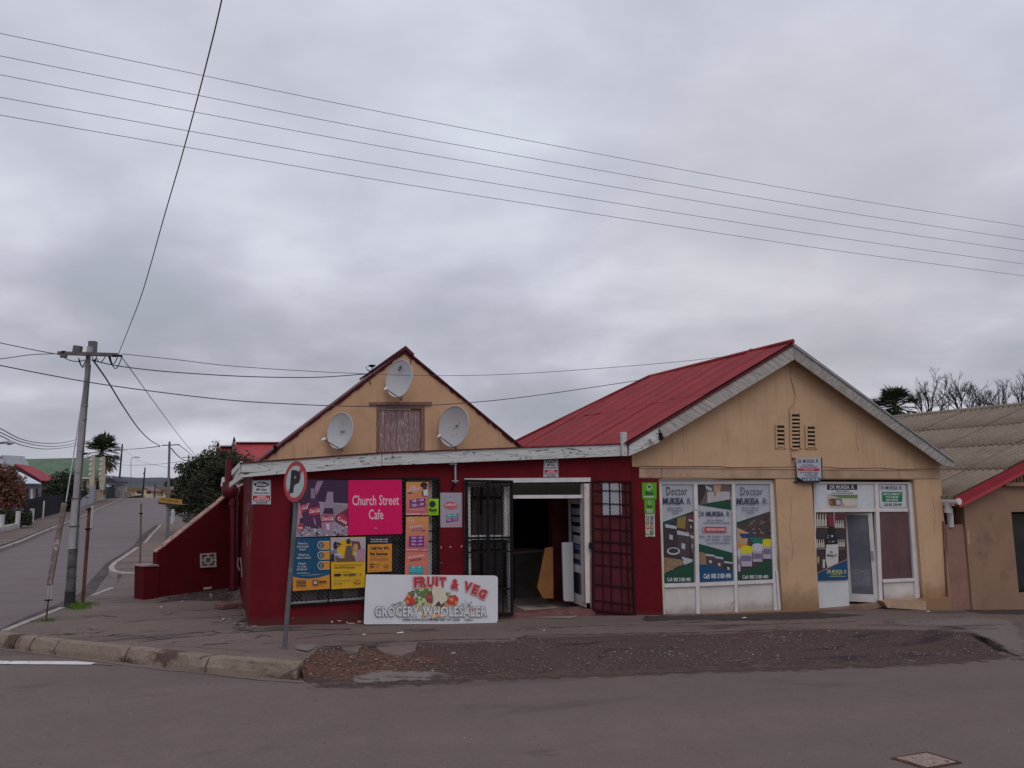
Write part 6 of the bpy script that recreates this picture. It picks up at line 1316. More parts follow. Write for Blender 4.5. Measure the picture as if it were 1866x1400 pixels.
S.poly(e(512, 62, 950, 60, 945, 255, 520, 325), C('dusky_photo', (.13, .10, .10))); S.poly(e(512, 62, 640, 62, 600, 200, 540, 315, 520, 320), k_jar); S.poly(e(610, 65, 700, 110, 690, 150, 620, 110), k_gp); S.poly(e(720, 62, 820, 62, 790, 270, 730, 280), k_tan); S.poly(e(640, 155, 930, 150, 940, 250, 640, 300), C('paper_white', (.40, .38, .39))); S.poly(e(725, 150, 755, 150, 750, 210, 728, 205), C('tan2', (.35, .17, .08)))
S.poly(e(520, 326, 945, 256, 950, 393), k_dg); S.poly(e(526, 832, 966, 952, 972, 1185, 530, 1105), k_dg); S.poly(e(528, 940, 600, 950, 700, 1110, 530, 1110), C('herb_tan', (.25, .17, .10))); jars(S, [(620, 955, 120, 180, k_gp), (740, 985, 110, 190, k_gp), (860, 1050, 110, 170, k_gp)], rn)
S.L = 24; S.poly(e(530, 1103, 700, 1110, 820, 1165, 972, 1190, 977, 1312, 534, 1338), k_bl2); S.t('DR', 1273.8, 932.3, 1283.5, 941.2, k_ink, bold=.0); S.t('MUKISA', 1287, 932.1, 1319, 941.2, k_ink, bold=.035); S.t('. R:', 1320, 932.1, 1330.7, 941.2, k_ink, bold=.0)
S.t('MEDICAL HERBALIST', 1288, 946.8, 1319.5, 950, k_ink, bold=0); S.t('FOR PROBLEMS AND DISEASES', 1282, 951.5, 1329.8, 954.8, k_ink, bold=0); S.poly([(1281, 960), (1325.5, 960), (1325.5, 970.4), (1281, 970.6)], C('rose_band', (.46, .24, .25))); S.poly([(1284, 960.6), (1322, 960.6), (1322, 970), (1284, 970)], k_red); S.t('VISITING HOURS', 1286.4, 962.6, 1320.5, 967.8, k_lp, bold=.03)
S.t('MON - FRI: 8:00AM - 5:00PM', 1274, 976, 1331, 980.3, k_ink, bold=.0); S.t('SAT: 8:00AM - 3:00PM', 1285.7, 982, 1331, 986, k_ink, bold=.0); S.t('SUN: BY APPOINTMENTS', 1287.5, 988, 1331, 992, k_ink, bold=.0); S.t('Cell: 083 3180 490', 1282, 1045.7, 1332, 1054.9, k_w, bold=.03, sl=-.02); S.done()
S = Sign('doctor_poster', 'right of three doctor posters in the shop window, with jars under yellow lids', 'poster', PB, [(1340, 882.8), (1403.2, 882.6), (1406.8, 1055.4), (1344.5, 1058.6)], dP-.004, dP, k_gp, 'doctor posters in the shop window')
S.poly(e(1022, 552, 1457, 410, 1482, 1300, 1036, 1312), C('shelf_brown', (.075, .05, .05))); S.poly(e(1022, 552, 1457, 410, 1200, 520, 1030, 600), k_dg)
for i in range(70):
    x, y = rn.uniform(1120, 1460), rn.uniform(490, 700); 
    if y < 560-(x-1020)*.32+30: continue
    S.pr.fr(S.P, *e(x, y)[0], *e(x+rn.uniform(12, 45), y+rn.uniform(8, 22))[0], S.d+.006+.00004*i, rn.choice((k_jar, k_brn, C('dim', (.16, .12, .12)), C('dim2', (.22, .18, .17)), C('dim3', (.12, .05, .05)))))
S.L = 12; S.poly(e(1025, 620, 1180, 690, 1150, 900, 1030, 900), k_tan); S.poly(e(1050, 700, 1240, 700, 1240, 760, 1090, 760), C('lid_blue', (.03, .05, .14))); S.poly(e(1180, 750, 1370, 750, 1370, 830, 1240, 830), C('lid_green', (.02, .15, .10)))
jw = C('jar_white', (.38, .33, .40))
for X, Y_, w_, h, lid in ((1030, 830, 130, 120, C('lid_orange', (.55, .20, .05))), (1360, 770, 120, 260, C('lid_yellow', (.55, .50, .02))), (1225, 830, 140, 240, C('lid_white', (.46, .46, .50))), (1030, 900, 50, 300, C('lid_white', (.46, .46, .50))), (1075, 860, 155, 270, C('lid_yellow', (.55, .50, .02)))):
    S.poly(e(X+6, Y_+60, X+w_-6, Y_+60, X+w_-8, Y_+h, X+8, Y_+h), jw); S.poly(e(X, Y_+25, X+w_, Y_+25, X+w_, Y_+80, X+w_*.8, Y_+100, X+w_*.2, Y_+100, X, Y_+80), lid); S.ell(1200+(X+w_/2)/7.177, 875+(Y_+26)/7.177, w_/2/7.177, 4, lid); S.poly(e(X+14, Y_+130, X+w_-14, Y_+130, X+w_-14, Y_+200, X+14, Y_+200), C('jar_label', (.17, .14, .22))) if h > 150 else None
S.L = 46; S.poly(e(1038, 1200, 1200, 1160, 1482, 1040, 1484, 1300, 1036, 1312), k_dg); S.t('Doctor', 1349.8, 888.2, 1390.2, 903, k_ink, bold=.0, sp=1.15); S.t('MUKISA', 1342.5, 907.5, 1384, 919.5, k_ink, bold=.035); S.t('. R:', 1385, 907.5, 1399, 919.4, k_ink, bold=0)
S.t('MEDICAL HERBALIST\nFOR PROBLEMS AND\nDISEASES', 1351.9, 924, 1382.8, 937, k_ink, bold=0); S.t('Cell: 083 3180 490', 1352.9, 1048.3, 1400, 1055, k_w, bold=.02, sl=-.01); S.done()
# entrance posters
g = lambda *p: [(1440+p[i]/5.6, 825+p[i+1]/5.6) for i in range(0, len(p), 2)]
dE = RV+.0
S = Sign('bottle_poster', 'tall poster of brown medicine bottles on shelves, left of the open entrance door', 'poster', PB, [(1486.2, 934), (1540.6, 933.8), (1545.6, 1056.8), (1488.6, 1058.3)], dE, dE+.010, C('bottle_bg', (.09, .035, .035)))
for (X0, X1, Y0, Y1) in ((266, 376, 628, 752), (458, 550, 690, 772), (268, 352, 885, 968), (480, 560, 885, 962)):
    n_ = 4; w_ = (X1-X0)/n_
    for i in range(n_): x = X0+i*w_; S.poly(g(x+w_*.3, Y0, x+w_*.65, Y0, x+w_*.7, Y0+(Y1-Y0)*.35, x+w_*.9, Y0+(Y1-Y0)*.5, x+w_*.9, Y1, x+w_*.08, Y1, x+w_*.08, Y0+(Y1-Y0)*.5, x+w_*.26, Y0+(Y1-Y0)*.35), C('pale_bottle', (.42, .42, .36)))
for Y_ in (758, 975): S.poly(g(262, Y_, 565, Y_+6, 565, Y_+14, 262, Y_+10), C('shelf_edge', (.30, .22, .18)))
S.poly(g(262, 775, 445, 775, 445, 880, 262, 880), k_jar); S.poly(g(450, 790, 560, 790, 560, 880, 460, 880), k_jar); S.poly(g(385, 640, 440, 640, 440, 750, 385, 750), C('dark_red_b', (.18, .03, .04))); S.poly(g(440, 610, 455, 610, 458, 770, 445, 770), k_mau); S.poly(g(268, 990, 350, 990, 350, 1180, 275, 1210), k_jar); S.poly(g(500, 985, 565, 985, 570, 1090, 500, 1110), k_jar)
S.ell(1440+287/5.6, 825+1095/5.6, 2, 7, k_tan); S.poly(g(330, 1090, 355, 1090, 355, 1175, 332, 1180), C('pale_bottle', (.42, .42, .36)))
S.poly(g(385, 770, 395, 760, 455, 760, 462, 840, 485, 890, 485, 940, 358, 940, 358, 900, 385, 840), k_k); S.poly(g(365, 940, 485, 935, 492, 1000, 490, 1135, 380, 1175, 362, 1100), C('label_white', (.50, .48, .47)))
for x, y in ((428, 852), (385, 870), (400, 910), (430, 910), (447, 905), (390, 848)): S.ell(1440+x/5.6, 825+y/5.6, 1.1 if x != 428 else 2.2, 1.1 if x != 428 else 2.2, k_gp, 8)
S.L += 2; S.poly(g(274, 1228, 578, 1092, 588, 1298, 276, 1306), k_bl2); S.poly(g(274, 1222, 578, 1084, 578, 1094, 274, 1232), C('copper', (.35, .15, .10)))
S.t('Dr.', 1513, 1004, 1518.5, 1008, k_ink); S.t('Mukisa. R', 1507.6, 1009.6, 1524.6, 1014.6, k_ink, bold=.02); dashes(S, 1512, 1520, 1017, k_gp, .6); S.t('DR MUKISA. R:', 1507, 1038.2, 1542.6, 1045.6, C('label_lime', (.46, .50, .22)), bold=.02); dashes(S, 1514, 1534, 1047, C('label_lime', (.46, .50, .22)), 1.0); dashes(S, 1511, 1541, 1050, C('label_lime', (.46, .50, .22)), 1.0); S.done()
S = Sign('transom_sign', 'wide white sign with black name band above the entrance door', 'sign', PB, [(1487, 882.8), (1592.5, 883), (1593, 924.5), (1590, 926.3), (1487.2, 926.3)], RV-.018, RV-.010, C('sign_white', (.52, .53, .56)))
S.rect(1507, 883.2, 1562, 892.8, k_k); S.t('DR MUKISA. R:', 1512, 884.4, 1557, 891.2, k_w, bold=.02); S.t('A MEDICAL HERBALIST', 1522, 894.2, 1547, 896.4, k_ink); S.t('FOR ALL PROBLEMS AND DISEASES', 1515, 897.8, 1554.5, 900, k_ink)
S.poly([(1508, 901.6), (1563, 901.8), (1563, 925.4), (1513, 925.4), (1508.5, 922)], C('photo_cream', (.44, .36, .32))); S.poly([(1508, 901.6), (1563, 901.8), (1563, 908), (1530, 908), (1522, 904.5)], C('photo_green', (.12, .20, .08))); S.poly([(1511, 910), (1516, 908.5), (1533, 909), (1536, 914), (1532, 922), (1514, 922), (1510.5, 916)], k_brn); S.poly([(1523.5, 911), (1532, 911.5), (1532, 920), (1524, 920)], k_gp); S.ell(1538, 917, 5, 5, k_tan); S.ell(1513.5, 916, 2.6, 4, C('amber2', (.35, .13, .06))); S.poly([(1533, 909.5), (1562, 910), (1562, 921), (1540, 923)], C('cuff', (.52, .48, .44))); S.done()
S = Sign('corner_sign', 'small white sign with green box in the pane above the curtained window', 'sign', PB, [(1602, 883.5), (1650, 884), (1651.4, 925), (1606.5, 925.6), (1603, 921)], RV-.018, RV-.012, C('sign_white2', (.50, .50, .52)))
S.t('DR', 1605, 885.9, 1611, 892.6, k_ink); S.t('MUKISA. R:', 1613.5, 885.9, 1643.6, 892.9, k_ink, bold=.02); S.poly([(1608, 896.6), (1643.4, 896.6), (1644.4, 897.6), (1644.4, 913.8), (1643.6, 914.8), (1608.6, 914.6), (1607.6, 913.6), (1607, 897.6)], C('box_green', (.02, .17, .07))); S.t('MEDICAL HERBALIST\nFOR PROBLEMS\nAND DISEASES', 1610, 898.4, 1641, 913.2, k_w, bold=.01); S.t('Cell: 083 3180 490', 1610.5, 917, 1643, 922.8, k_ink, bold=.02); S.done()
S = Sign('hanging_sign', 'white name sign with cut corner and red band on the beige wall', 'sign', PB, [(1450.7, 836), (1495.7, 834), (1497, 871.4), (1492, 876.8), (1466.8, 877.2), (1453.4, 869.6)], .085, .10, k_gp)
S.t('DR', 1453.6, 837.6, 1460.6, 844.6, k_ink, sl=-.02); S.t('MUKISA. R:', 1463, 837.2, 1492, 844.3, k_ink, bold=.02, sl=-.02); S.t('MEDICAL HERBALIST', 1462.4, 846.6, 1483, 848.6, k_ink); S.t('FOR PROBLEMS AND DISEASES', 1457.5, 850, 1489, 852, k_ink); S.rect(1454, 853.6, 1493.6, 858.2, k_red); S.t('VISITING HOURS', 1464, 854.8, 1483, 857, k_lp); S.t('MON - FRI: 8:00AM - 5:00PM', 1458.5, 860, 1490, 861.8, k_ink); S.t('SAT: 8:00AM - 3:00PM', 1466, 863.4, 1490, 865.2, k_ink); S.t('SUN: BY APPOINTMENTS', 1466, 866.8, 1490, 868.6, k_ink); S.poly([(1459.5, 870.8), (1494.6, 870.6), (1494.6, 873), (1491.2, 876.2), (1467.5, 876.6)], k_bl2); S.t('Cell: 083 3180 490', 1463.5, 871.6, 1491.5, 876, k_w, bold=.02)
mb = MB(); mb.slab(PB, [(1495.9, 834), (1498, 834), (1499, 874), (1492.3, 880.2), (1466, 880.2), (1453, 872.5), (1453.2, 870), (1466.6, 877.4), (1492.2, 877), (1497.2, 871.4)], .04, .098, k_k); mb.build('frame', S.root)
mb = MB(); mb.bar(PB.hit(1443, 835, .0), PB.hit(1453, 838, .08), .03, .03, k_k); mb.bar(PB.hit(1446, 879, .0), PB.hit(1460, 877.5, .06), .04, .03, k_k); mb.build('bracket', S.root); S.done()

# no parking sign
npb = gh(518.5, 1182, .01); Yn = npb.y
topn = at(545.5, 846, Yn); wn_ = (topn-npb).normalized()
cn = at(543.3, 878, Yn); vd = (CAMP-cn); vd.z = 0; vd.normalize(); nn = Matrix.Rotation(-R(57), 3, 'Z') @ vd
nn = (nn - wn_*nn.dot(wn_)).normalized(); un = wn_.cross(nn).normalized(); PN = Plane(cn + nn*.05, un, n=nn, w=wn_)
ns = thing('no_parking_sign', 'round no parking sign on a leaning grey post at the kerb end', 'traffic sign', npb)
mb = MB(); mb.tube([npb-wn_*.3, npb.lerp(topn, .93)], .033, mat('post_grey', (.115, .11, .12), rough=.6, var=.2, scale=5, dirt=(.2, .2, .2), dscale=8), 12); mb.build('post', ns)
RD = .298
def disc(mb, r_, d0, d1, mt, n_=48): mb.prism([PN.pt(r_*math.cos(a), r_*math.sin(a), d1) for a in [2*math.pi*i/n_ for i in range(n_)]], PN.n*(d0-d1), mt)
mb = MB(); disc(mb, RD, -.004, 0, mat('sign_red', (.40, .045, .05), rough=.4, var=.15, scale=5)); mb.build('disc', ns)
mb = MB(); 
mb.add([PN.pt(.232*math.cos(a), .232*math.sin(a), .002) for a in [2*math.pi*i/48 for i in range(48)]], [tuple(range(48))], mat('sign_face', (.44, .48, .49), rough=.4, var=.06))
a = R(38); t_ = Vector((math.cos(a+R(14)), math.sin(a+R(14)))); s_ = Vector((-t_.y, t_.x)); L_ = .25; w_ = .035
mb.add([PN.pt(t_.x*L_*i+s_.x*w_*j, t_.y*L_*i+s_.y*w_*j, .004) for i, j in ((-1, -1), (1, -1), (1, 1), (-1, 1))], [(0, 1, 2, 3)], mat('sign_red', (.4, .045, .05))); mb.build('print', ns)
mb = MB(); vs, fs = text_geo('P', .055, 0, 1); mb.add([PN.pt(-.115+.25*tx, -.165+.33*ty, .006) for tx, ty in vs], fs, k_k); mb.build('lettering', ns)
for y in (868, 888): mb = MB(); p = npb.lerp(topn, .88 if y == 888 else .95); 
mb = MB(); mb.slab(Plane(cn, un, n=nn, w=wn_), [(540, 868), (548, 868), (548, 873), (540, 873)], -.0, .04, m_back); mb.build('clamp', ns)
# ================================================================== LEFT SIDE: wing wall, poles, street
m_wing = mat('wing_wall_paint', (.088, .0052, .0095), rough=.8, spec=.12, var=.14, scale=1.4, bump=.004, bscale=35, dirt=(.062, .006, .009), dscale=1.5, dthr=.55, dsoft=.2)
w0, w1 = gh(262, 1092), gh(437, 1070); PWG = plane_pts(w0, w1)
ww = thing('garden_wall', 'dark red wing wall with sloping top and square end pillar left of the shop', 'wall', (w0+w1)/2)
mb = MB(); mb.slab(PWG, [(285, 1130), (286, 1007), (413, 906), (444, 884), (446, 1110)], -.16, 0, m_wing); mb.build('panel', ww)
mb = MB(); mb.slab(PWG, [(261, 1130), (262.5, 1033), (288.5, 1032), (288, 1130)], -.28, .10, m_wing); mb.build('pillar', ww)
mb = MB(); mb.slab(PWG, [(261, 1033), (262, 1030.3), (289, 1029), (290, 1032)], -.30, .12, mat('pillar_cap', (.30, .20, .20), var=.2, scale=6)); mb.build('pillar_cap', ww)
m_cop = mat('coping_bare', (.36, .22, .18), rough=.95, var=.3, scale=6, dirt=(.14, .02, .02), dscale=5, dthr=.55)
mb = MB(); mb.slab(PWG, [(286, 1005), (413, 903.3), (444, 881.5), (444, 884.2), (413, 906), (286, 1007.6)], -.18, -.002, m_cop); mb.build('coping', ww)
bk = MB(); bk.slab(PWG, [(365.3, 1009.3), (394.2, 1007.6), (393.8, 1033.6), (366, 1034.8)], .0, .012, mat('recess_tan', (.17, .12, .115), var=.2)); bk = bk.build('breeze_block', ww)
m_bb = mat('breeze_paint', (.42, .35, .34), var=.12, scale=10)
def BQ(u, v): x0 = 365.3+.5*v; return (x0+28.8*u, 1009.3-1.7*u+25.6*v)
mb = MB()
for a, b, c_, d_ in ((0, 0, 1, .09), (0, .91, 1, 1), (0, .09, .09, .91), (.91, .09, 1, .91), (.44, .09, .56, .26), (.44, .74, .56, .91), (.09, .44, .26, .56), (.74, .44, .91, .56), (.26, .26, .74, .34), (.26, .66, .74, .74), (.26, .34, .34, .66), (.66, .34, .74, .66)): mb.slab(PWG, [BQ(a, b), BQ(c_, b), BQ(c_, d_), BQ(a, d_)], .0125, .035, m_bb)
mb.build('block_pattern', bk)
mb = MB(); mb.slab(PWG, [(372, 1071), (386, 1069.6), (386, 1073), (372, 1075)], .0, .03, m_scar); mb.build('plaster_lump', ww)
# loose slab and rubble
sb0 = gh(405, 1112); sl1 = gh(446, 1107); s_t = (sl1-sb0).normalized(); 
sl = thing('loose_slab', 'reddish broken concrete slab lying by the left flank of the shop', 'slab', sb0.lerp(sl1, .5))
mb = MB(); nn2 = Vector((-s_t.y, s_t.x, 0)); c0 = sb0+Vector((0, 0, .0)); 
mb.hexa([c0, sl1, sl1+Vector((0, 0, .09)), c0+Vector((0, 0, .10)), c0+nn2*.3, sl1+nn2*.28, sl1+nn2*.28+Vector((0, 0, .10)), c0+nn2*.3+Vector((0, 0, .12))], mat('slab_red', (.16, .075, .065), rough=.95, var=.35, scale=7, fine=.3)); mb.build('slab', sl, bevel=.02)
mb = MB(); random.seed(61)
for i in range(170):
    x, y = random.choice(((random.uniform(390, 452), random.uniform(1080, 1140)), (random.uniform(300, 440), random.uniform(1078, 1098)), (random.uniform(425, 456), random.uniform(1128, 1146)))); p = gh(x, y, .0)
    if st(p.x, p.y)[1] < .0 and x > 452: continue
    stone(mb, p+Vector((0, 0, .01)), random.uniform(.010, .038), random.choice((m_s2, m_s3, m_s1, m_s2, m_s3)))
mb.build('rubble', origin=Vector((0, 0, 0)), kind='stuff')
# leaf litter and paper scraps
mb = MB()
for x, y, w_ in ((723, 1156, .11), (1062, 1122, .10), (660, 1159, .05), (1353, 1128, .09), (1688, 1116, .08), (290, 1108, .05), (403, 1130, .05), (990, 1151, .03)):
    p = gh(x, y, 0); p.z = zg(p.x, p.y)+ramp(p.x, p.y)+.014; a = random.uniform(-.4, .4); d_ = Vector((math.cos(a), math.sin(a), 0))*w_; e_ = Vector((-math.sin(a), math.cos(a), 0))*w_*.5
    mb.add([p, p+d_, p+d_+e_+Vector((0, 0, .012)), p+e_], [(0, 1, 2, 3)], k_w)
mb.build('litter', origin=Vector((0, 0, 0)), kind='stuff')
# grass tuft
m_grass = mat('moss_grass', (.10, .175, .025), var=.4, scale=12); mb = MB()
for cx, cy, n_, hh in ((140, 1106, 900, .10), (166, 1101, 120, .05), (86, 1131, 160, .05), (60, 1133, 60, .04)):
    for i in range(n_):
        x, y = random.gauss(cx, 9 if n_ > 500 else 6), random.gauss(cy, 2.4 if n_ > 500 else 1.3); p = gh(x, y, .0); h_ = random.uniform(.3, 1)*hh; a = random.uniform(0, 6.28); d_ = Vector((math.cos(a), math.sin(a), 0))
        mb.add([p-d_*.008, p+d_*.008, p+Vector((random.uniform(-.03, .03), random.uniform(-.03, .03), h_))], [(0, 1, 2)], m_grass)
mb.build('grass', origin=Vector((0, 0, 0)), kind='stuff')

# --- main utility pole
pb = gh(128, 1106); Yp = pb.y
def PX(x, y, dy=0): return at(x, y, Yp+dy)
def rpx(w_): return w_/2/FPX*math.hypot(Yp, pb.x)*.93
m_pc = mat('pole_concrete', (.34, .32, .335), rough=.9, var=.15, scale=3, dirt=(.24, .22, .22), dscale=4)
m_pd = mat('pole_dark', (.10, .095, .10), rough=.9, var=.3, scale=5, dirt=(.03, .028, .03), dscale=3, dthr=.52)
m_ps = mat('pole_base_black', (.035, .033, .036), rough=.8, var=.3, scale=5)
pole = thing('utility_pole', 'leaning grey utility pole with crossarm and blackened foot at the street corner', 'utility pole', pb)
mb = MB(); mb.tube([PX(134, 1000), PX(139, 910)], [rpx(15.5), rpx(13.5)], m_pc, 16); mb.build('lower_shaft', pole)
mb = MB(); mb.tube([PX(139.5, 908), PX(148.5, 790), PX(153, 742)], [rpx(11.5), rpx(10.5), rpx(9.5)], m_pc, 16); mb.tube([PX(153, 742), PX(159, 682), PX(161.5, 640)], [rpx(8.5), rpx(8), rpx(7.5)], mat('pole_upper', (.22, .21, .225), rough=.9, var=.2, scale=4), 16); mb.build('upper_shaft', pole)
mb = MB(); mb.tube([PX(126.5, 1112), PX(130, 1048)], [rpx(15.5), rpx(14.5)], m_pd, 14); mb.tube([PX(130, 1048), PX(133.8, 996)], [rpx(14.4), rpx(13.4)], m_pd, 14); mb.build('sleeve', pole)
mb = MB(); mb.tube([PX(126.2, 1114), PX(128, 1078)], [rpx(17), rpx(16)], m_ps, 14); mb.build('foot', pole)
for x, y, r_ in ((128.2, 1077, 17.5), (130.5, 1051, 15.6), (133, 1005, 15), (135.5, 959, 17), (139, 909, 15), (144, 860, 12.5), (147, 821, 12), (152.5, 764, 10.5), (155, 740, 10)):
    mb = MB(); mb.tube([PX(x, y+1), PX(x+.1, y-1)], rpx(r_), m_pd if y > 900 else m_grey, 14); mb.build('band', pole)
mb = MB(); mb.tube([PX(139, 1000, -.14), PX(141.5, 960, -.14), PX(147, 880, -.13), PX(156, 770, -.12), PX(164.5, 665, -.1)], .016, m_pd, 6); mb.build('conduit', pole)
Yx = -.02
mb = MB(); mb.bar(PX(107, 643.8, -.12), PX(214, 647, -.12), .09, .065, mat('crossarm_wood', (.13, .105, .10), rough=.9, var=.3, scale=5)); mb.build('crossarm', pole)
m_box = mat('box_grey', (.11, .115, .125), rough=.6, var=.15, scale=4)
for q_ in ([(133.5, 629), (146.2, 630.5), (143.8, 643), (131, 643)], [(160.5, 621.5), (173, 621.5), (172, 643), (160.8, 643)]): mb = MB(); mb.slab(Plane(PX(150, 640), (1, 0, 0), n=(0, -1, 0)), q_, -.10, .0, m_box); mb.build('switch_box', pole)
mb = MB(); mb.slab(Plane(PX(150, 640), (1, 0, 0), n=(0, -1, 0)), [(158.2, 631.5), (165, 631.5), (164.6, 643.5), (158, 643.5)], .05, .15, m_pc); mb.build('pole_cap', pole)
mb = MB()
for x in (113.5, 118.5): mb.tube([PX(x, 652, -.14), PX(x, 649.5, -.14), PX(x, 647, -.14)], [.03, .05, .03], m_box, 8)
for x, y in ((116, 641.5), (209, 649), (219, 648.6)): mb.tube([PX(x, y+1.4, -.14), PX(x, y-1.4, -.14)], .045, m_black, 8)
mb.build('insulator', pole, kind='stuff')
random.seed(15); mb = MB()
def hang(p0, p1, sag, r_=.008, n_=12): return [p0.lerp(p1, i/n_) + Vector((0, 0, -sag*4*(i/n_)*(1-i/n_))) for i in range(n_+1)]
for a, b, s_ in (((143, 652), (156, 657), .14), ((145, 655), (155, 665), .10), ((176, 653), (192, 649), .10), ((198, 650), (204, 665), .02), ((199, 649), (215, 648), .16), ((201, 650), (222, 650), .24), ((172, 656), (176, 648), .08), ((114, 650), (155, 656), .06), ((168, 650), (174, 654), .05)): mb.tube(hang(PX(*a, -.16), PX(*b, -.16), s_), .009, m_black, 5)
mb.build('jumper_wires', pole, kind='stuff')
# stay with wooden guard
sy = thing('pole_stay', 'angled stay wire with weathered timber guard and steel anchor beside the corner pole', 'stay', gh(84, 1131))
Ys = gh(84, 1131).y
mb = MB(); mb.bar(at(117.5, 917, Ys+.55), at(90, 1066, Ys+.1), .085, .05, mat('guard_timber', (.15, .11, .10), rough=.95, var=.3, scale=9, dirt=(.36, .31, .29), dscale=9, dthr=.56)); mb.build('guard', sy)
mb = MB(); mb.tube([at(120.3, 915, Ys+.55), at(134, 830, Yp-.3), at(150, 726, Yp-.15), at(154, 690, Yp-.1)], .011, m_grey, 6); mb.build('stay_wire', sy)
mb = MB(); mb.tube([at(88.5, 1066, Ys+.1), at(86.8, 1093, Ys+.04)], .010, m_grey, 6); mb.tube([at(93.8, 1066, Ys+.1), at(93, 1093, Ys+.04)], .010, m_grey, 6); mb.bar(at(82, 1094, Ys), at(94, 1093.5, Ys), .04, .02, m_black); mb.tube([at(88, 1094, Ys), at(84, 1131, Ys)], .014, m_rust, 6); mb.build('anchor_rod', sy)
# short posts
def post(label, base, top, wpx, m_, plate_q=None, bands=(), name='post'):
    b_ = gh(*base); Y = b_.y; r_ = wpx/2/FPX*math.hypot(Y, b_.x)*.95
    o = thing('sign_post', label, 'post', b_); mb = MB(); mb.tube([b_-Vector((0, 0, .1)), at(top[0], top[1], Y)], r_, m_, 10); mb.build('shaft', o)
    for x, y in bands: mb = MB(); mb.tube([at(x, y+1.3, Y), at(x, y-1.3, Y)], r_*2.0, m_black, 8); mb.build('clamp', o)
    if plate_q: mb = MB(); mb.slab(Plane(at(*plate_q[0], Y), (.35, .94, 0), n=(.94, -.35, 0)) if False else Plane(at(*plate_q[0], Y), (1, 0, 0), n=(0, -1, 0)), plate_q, -.02, .03, m_white); mb.build('sign_plate', o)
    return o
m_rp = mat('rusty_post', (.13, .055, .04), rough=.85, var=.35, scale=6)
post('rusty sign post with edge-on white plate, just right of the corner utility pole', (150.5, 1102), (163.5, 925), 5.6, m_rp, [(166, 922), (168.3, 922), (165.5, 966), (163.8, 966)], ((161.5, 964), (163, 928)))
post('thin bare signpost on the far pavement island', (255.5, 1033), (257.2, 918), 2.8, mat('post_brown', (.13, .09, .08), var=.3, scale=5), None, ((257, 936),))

# --- further poles and signs along the street
def farpole(label, base, top, wpx, m_, arms=(), name='utility_pole', cat='utility pole', Y=None, group=None):
    b_ = gh(*base) if Y is None else at(base[0], base[1], Y); Y = b_.y; r_ = wpx/2/FPX*math.hypot(Y, b_.x)*.95
    o = thing(name, label, cat, b_, group); mb = MB(); mb.tube([b_-Vector((0, 0, .3)), at(top[0], top[1], Y)], [r_*1.15, r_*.8], m_, 10); mb.build('shaft', o)
    for (x0, y0, x1, y1, w_) in arms: mb = MB(); h_ = w_/FPX*Y; mb.bar(at(x0, y0, Y-.1), at(x1, y1, Y-.1), h_, h_, m_pd); mb.build('crossarm', o)
    return o, Y
m_wp = mat('tarred_pole', (.028, .03, .042), rough=.9, var=.3, scale=2); m_gp = mat('grey_pole', (.16, .155, .165), rough=.9, var=.2, scale=3)
D_, YD = farpole('grey pole carrying the yellow street name board at the second corner', (305, 985), (309, 805), 4.6, m_gp, ((295, 812, 327, 810.5, 1.8),))
sb = Sign('street_name_sign', 'yellow street name board on the grey pole by the green bush', 'street sign', Plane(at(308, 912, YD), (math.cos(R(-8)), math.sin(R(-8)), 0)), [(290.5, 906.5), (331.8, 910.5), (331.5, 920), (290, 915.5)], -.02, .0, mat('name_yellow', (.36, .19, .03), rough=.5, var=.15, scale=3)) if False else Sign('street_name_sign', 'yellow street name board on the grey pole by the green bush', 'street sign', Plane(at(308, 912, YD-.2), (1, 0, 0), n=(0, -1, 0)), [(290.5, 906.5), (331.8, 910.5), (331.5, 920), (290, 915.5)], -.03, .0, C('name_yellow', (.38, .20, .03)))
sb.t('NEW STR', 305.5, 910.4, 325.5, 914.8, k_brn, bold=.04, sl=.09); sb.rect(295, 908.6, 297, 912.5, k_brn); sb.rect(300, 909, 302, 913, k_brn); sb.done()
mb = MB(); mb.slab(Plane(at(300, 918, YD-.2), (1, 0, 0), n=(0, -1, 0)), [(288.3, 913), (290, 915.8), (331, 920.3), (316, 922), (288.2, 918.5)], -.9, -.04, k_dusk); mb.build('second_board', sb.root)
bx = thing('pole_box', 'narrow white meter box strapped to the grey pole below the yellow board', 'box', at(313.5, 956, YD-.2)); mb = MB(); mb.slab(Plane(at(312, 930, YD-.25), (1, 0, 0), n=(0, -1, 0)), [(311.5, 930), (314.5, 928), (316.3, 932), (316, 950), (313.5, 956.5), (311, 953)], -.1, .05, mat('meter_box', (.45, .44, .46), var=.08, scale=3)); mb.build('case', bx)
E_, YE = farpole('slim grey pole with short crossarm, third along the street', (342, 935), (343.6, 829), 2.6, m_gp, ((332, 834, 354, 832.5, 1.2),), Y=70)
F_, YF = farpole('small grey pole beyond the third one, half hidden by the bush', (357, 905), (357.2, 834), 1.9, m_gp, ((353.5, 836.5, 360.5, 836.5, 1.0),), Y=95)
Aa, YA = farpole('tall black tarred pole beyond the palm tree', (215, 906), (223, 809), 3.0, m_wp)
Bb, YB = farpole('black tarred pole standing mid-street before the cream houses', (259.5, 905), (264.5, 852), 2.7, m_wp, ((260.8, 863, 263.8, 863, 2),))
Cc, YC_ = farpole('shortest black pole, in front of the brown roofed houses', (281.5, 905), (282.8, 881), 2.2, m_wp)
lo = thing('street_lamp', 'street lamp head reaching in from the left edge of the picture', 'street lamp', at(-6, 940, 30)); mb = MB(); mb.tube([at(-6, 950, 30), at(-8, 820, 30), at(-4, 808, 30), at(12, 806.5, 30)], .05, m_gp, 8); mb.build('arm', lo); mb = MB(); mb.tube([at(11, 806.2, 30), at(16, 806.8, 30), at(24.5, 807.8, 30)], [.05, .11, .04], m_grey, 8); mb.build('lamp_head', lo)
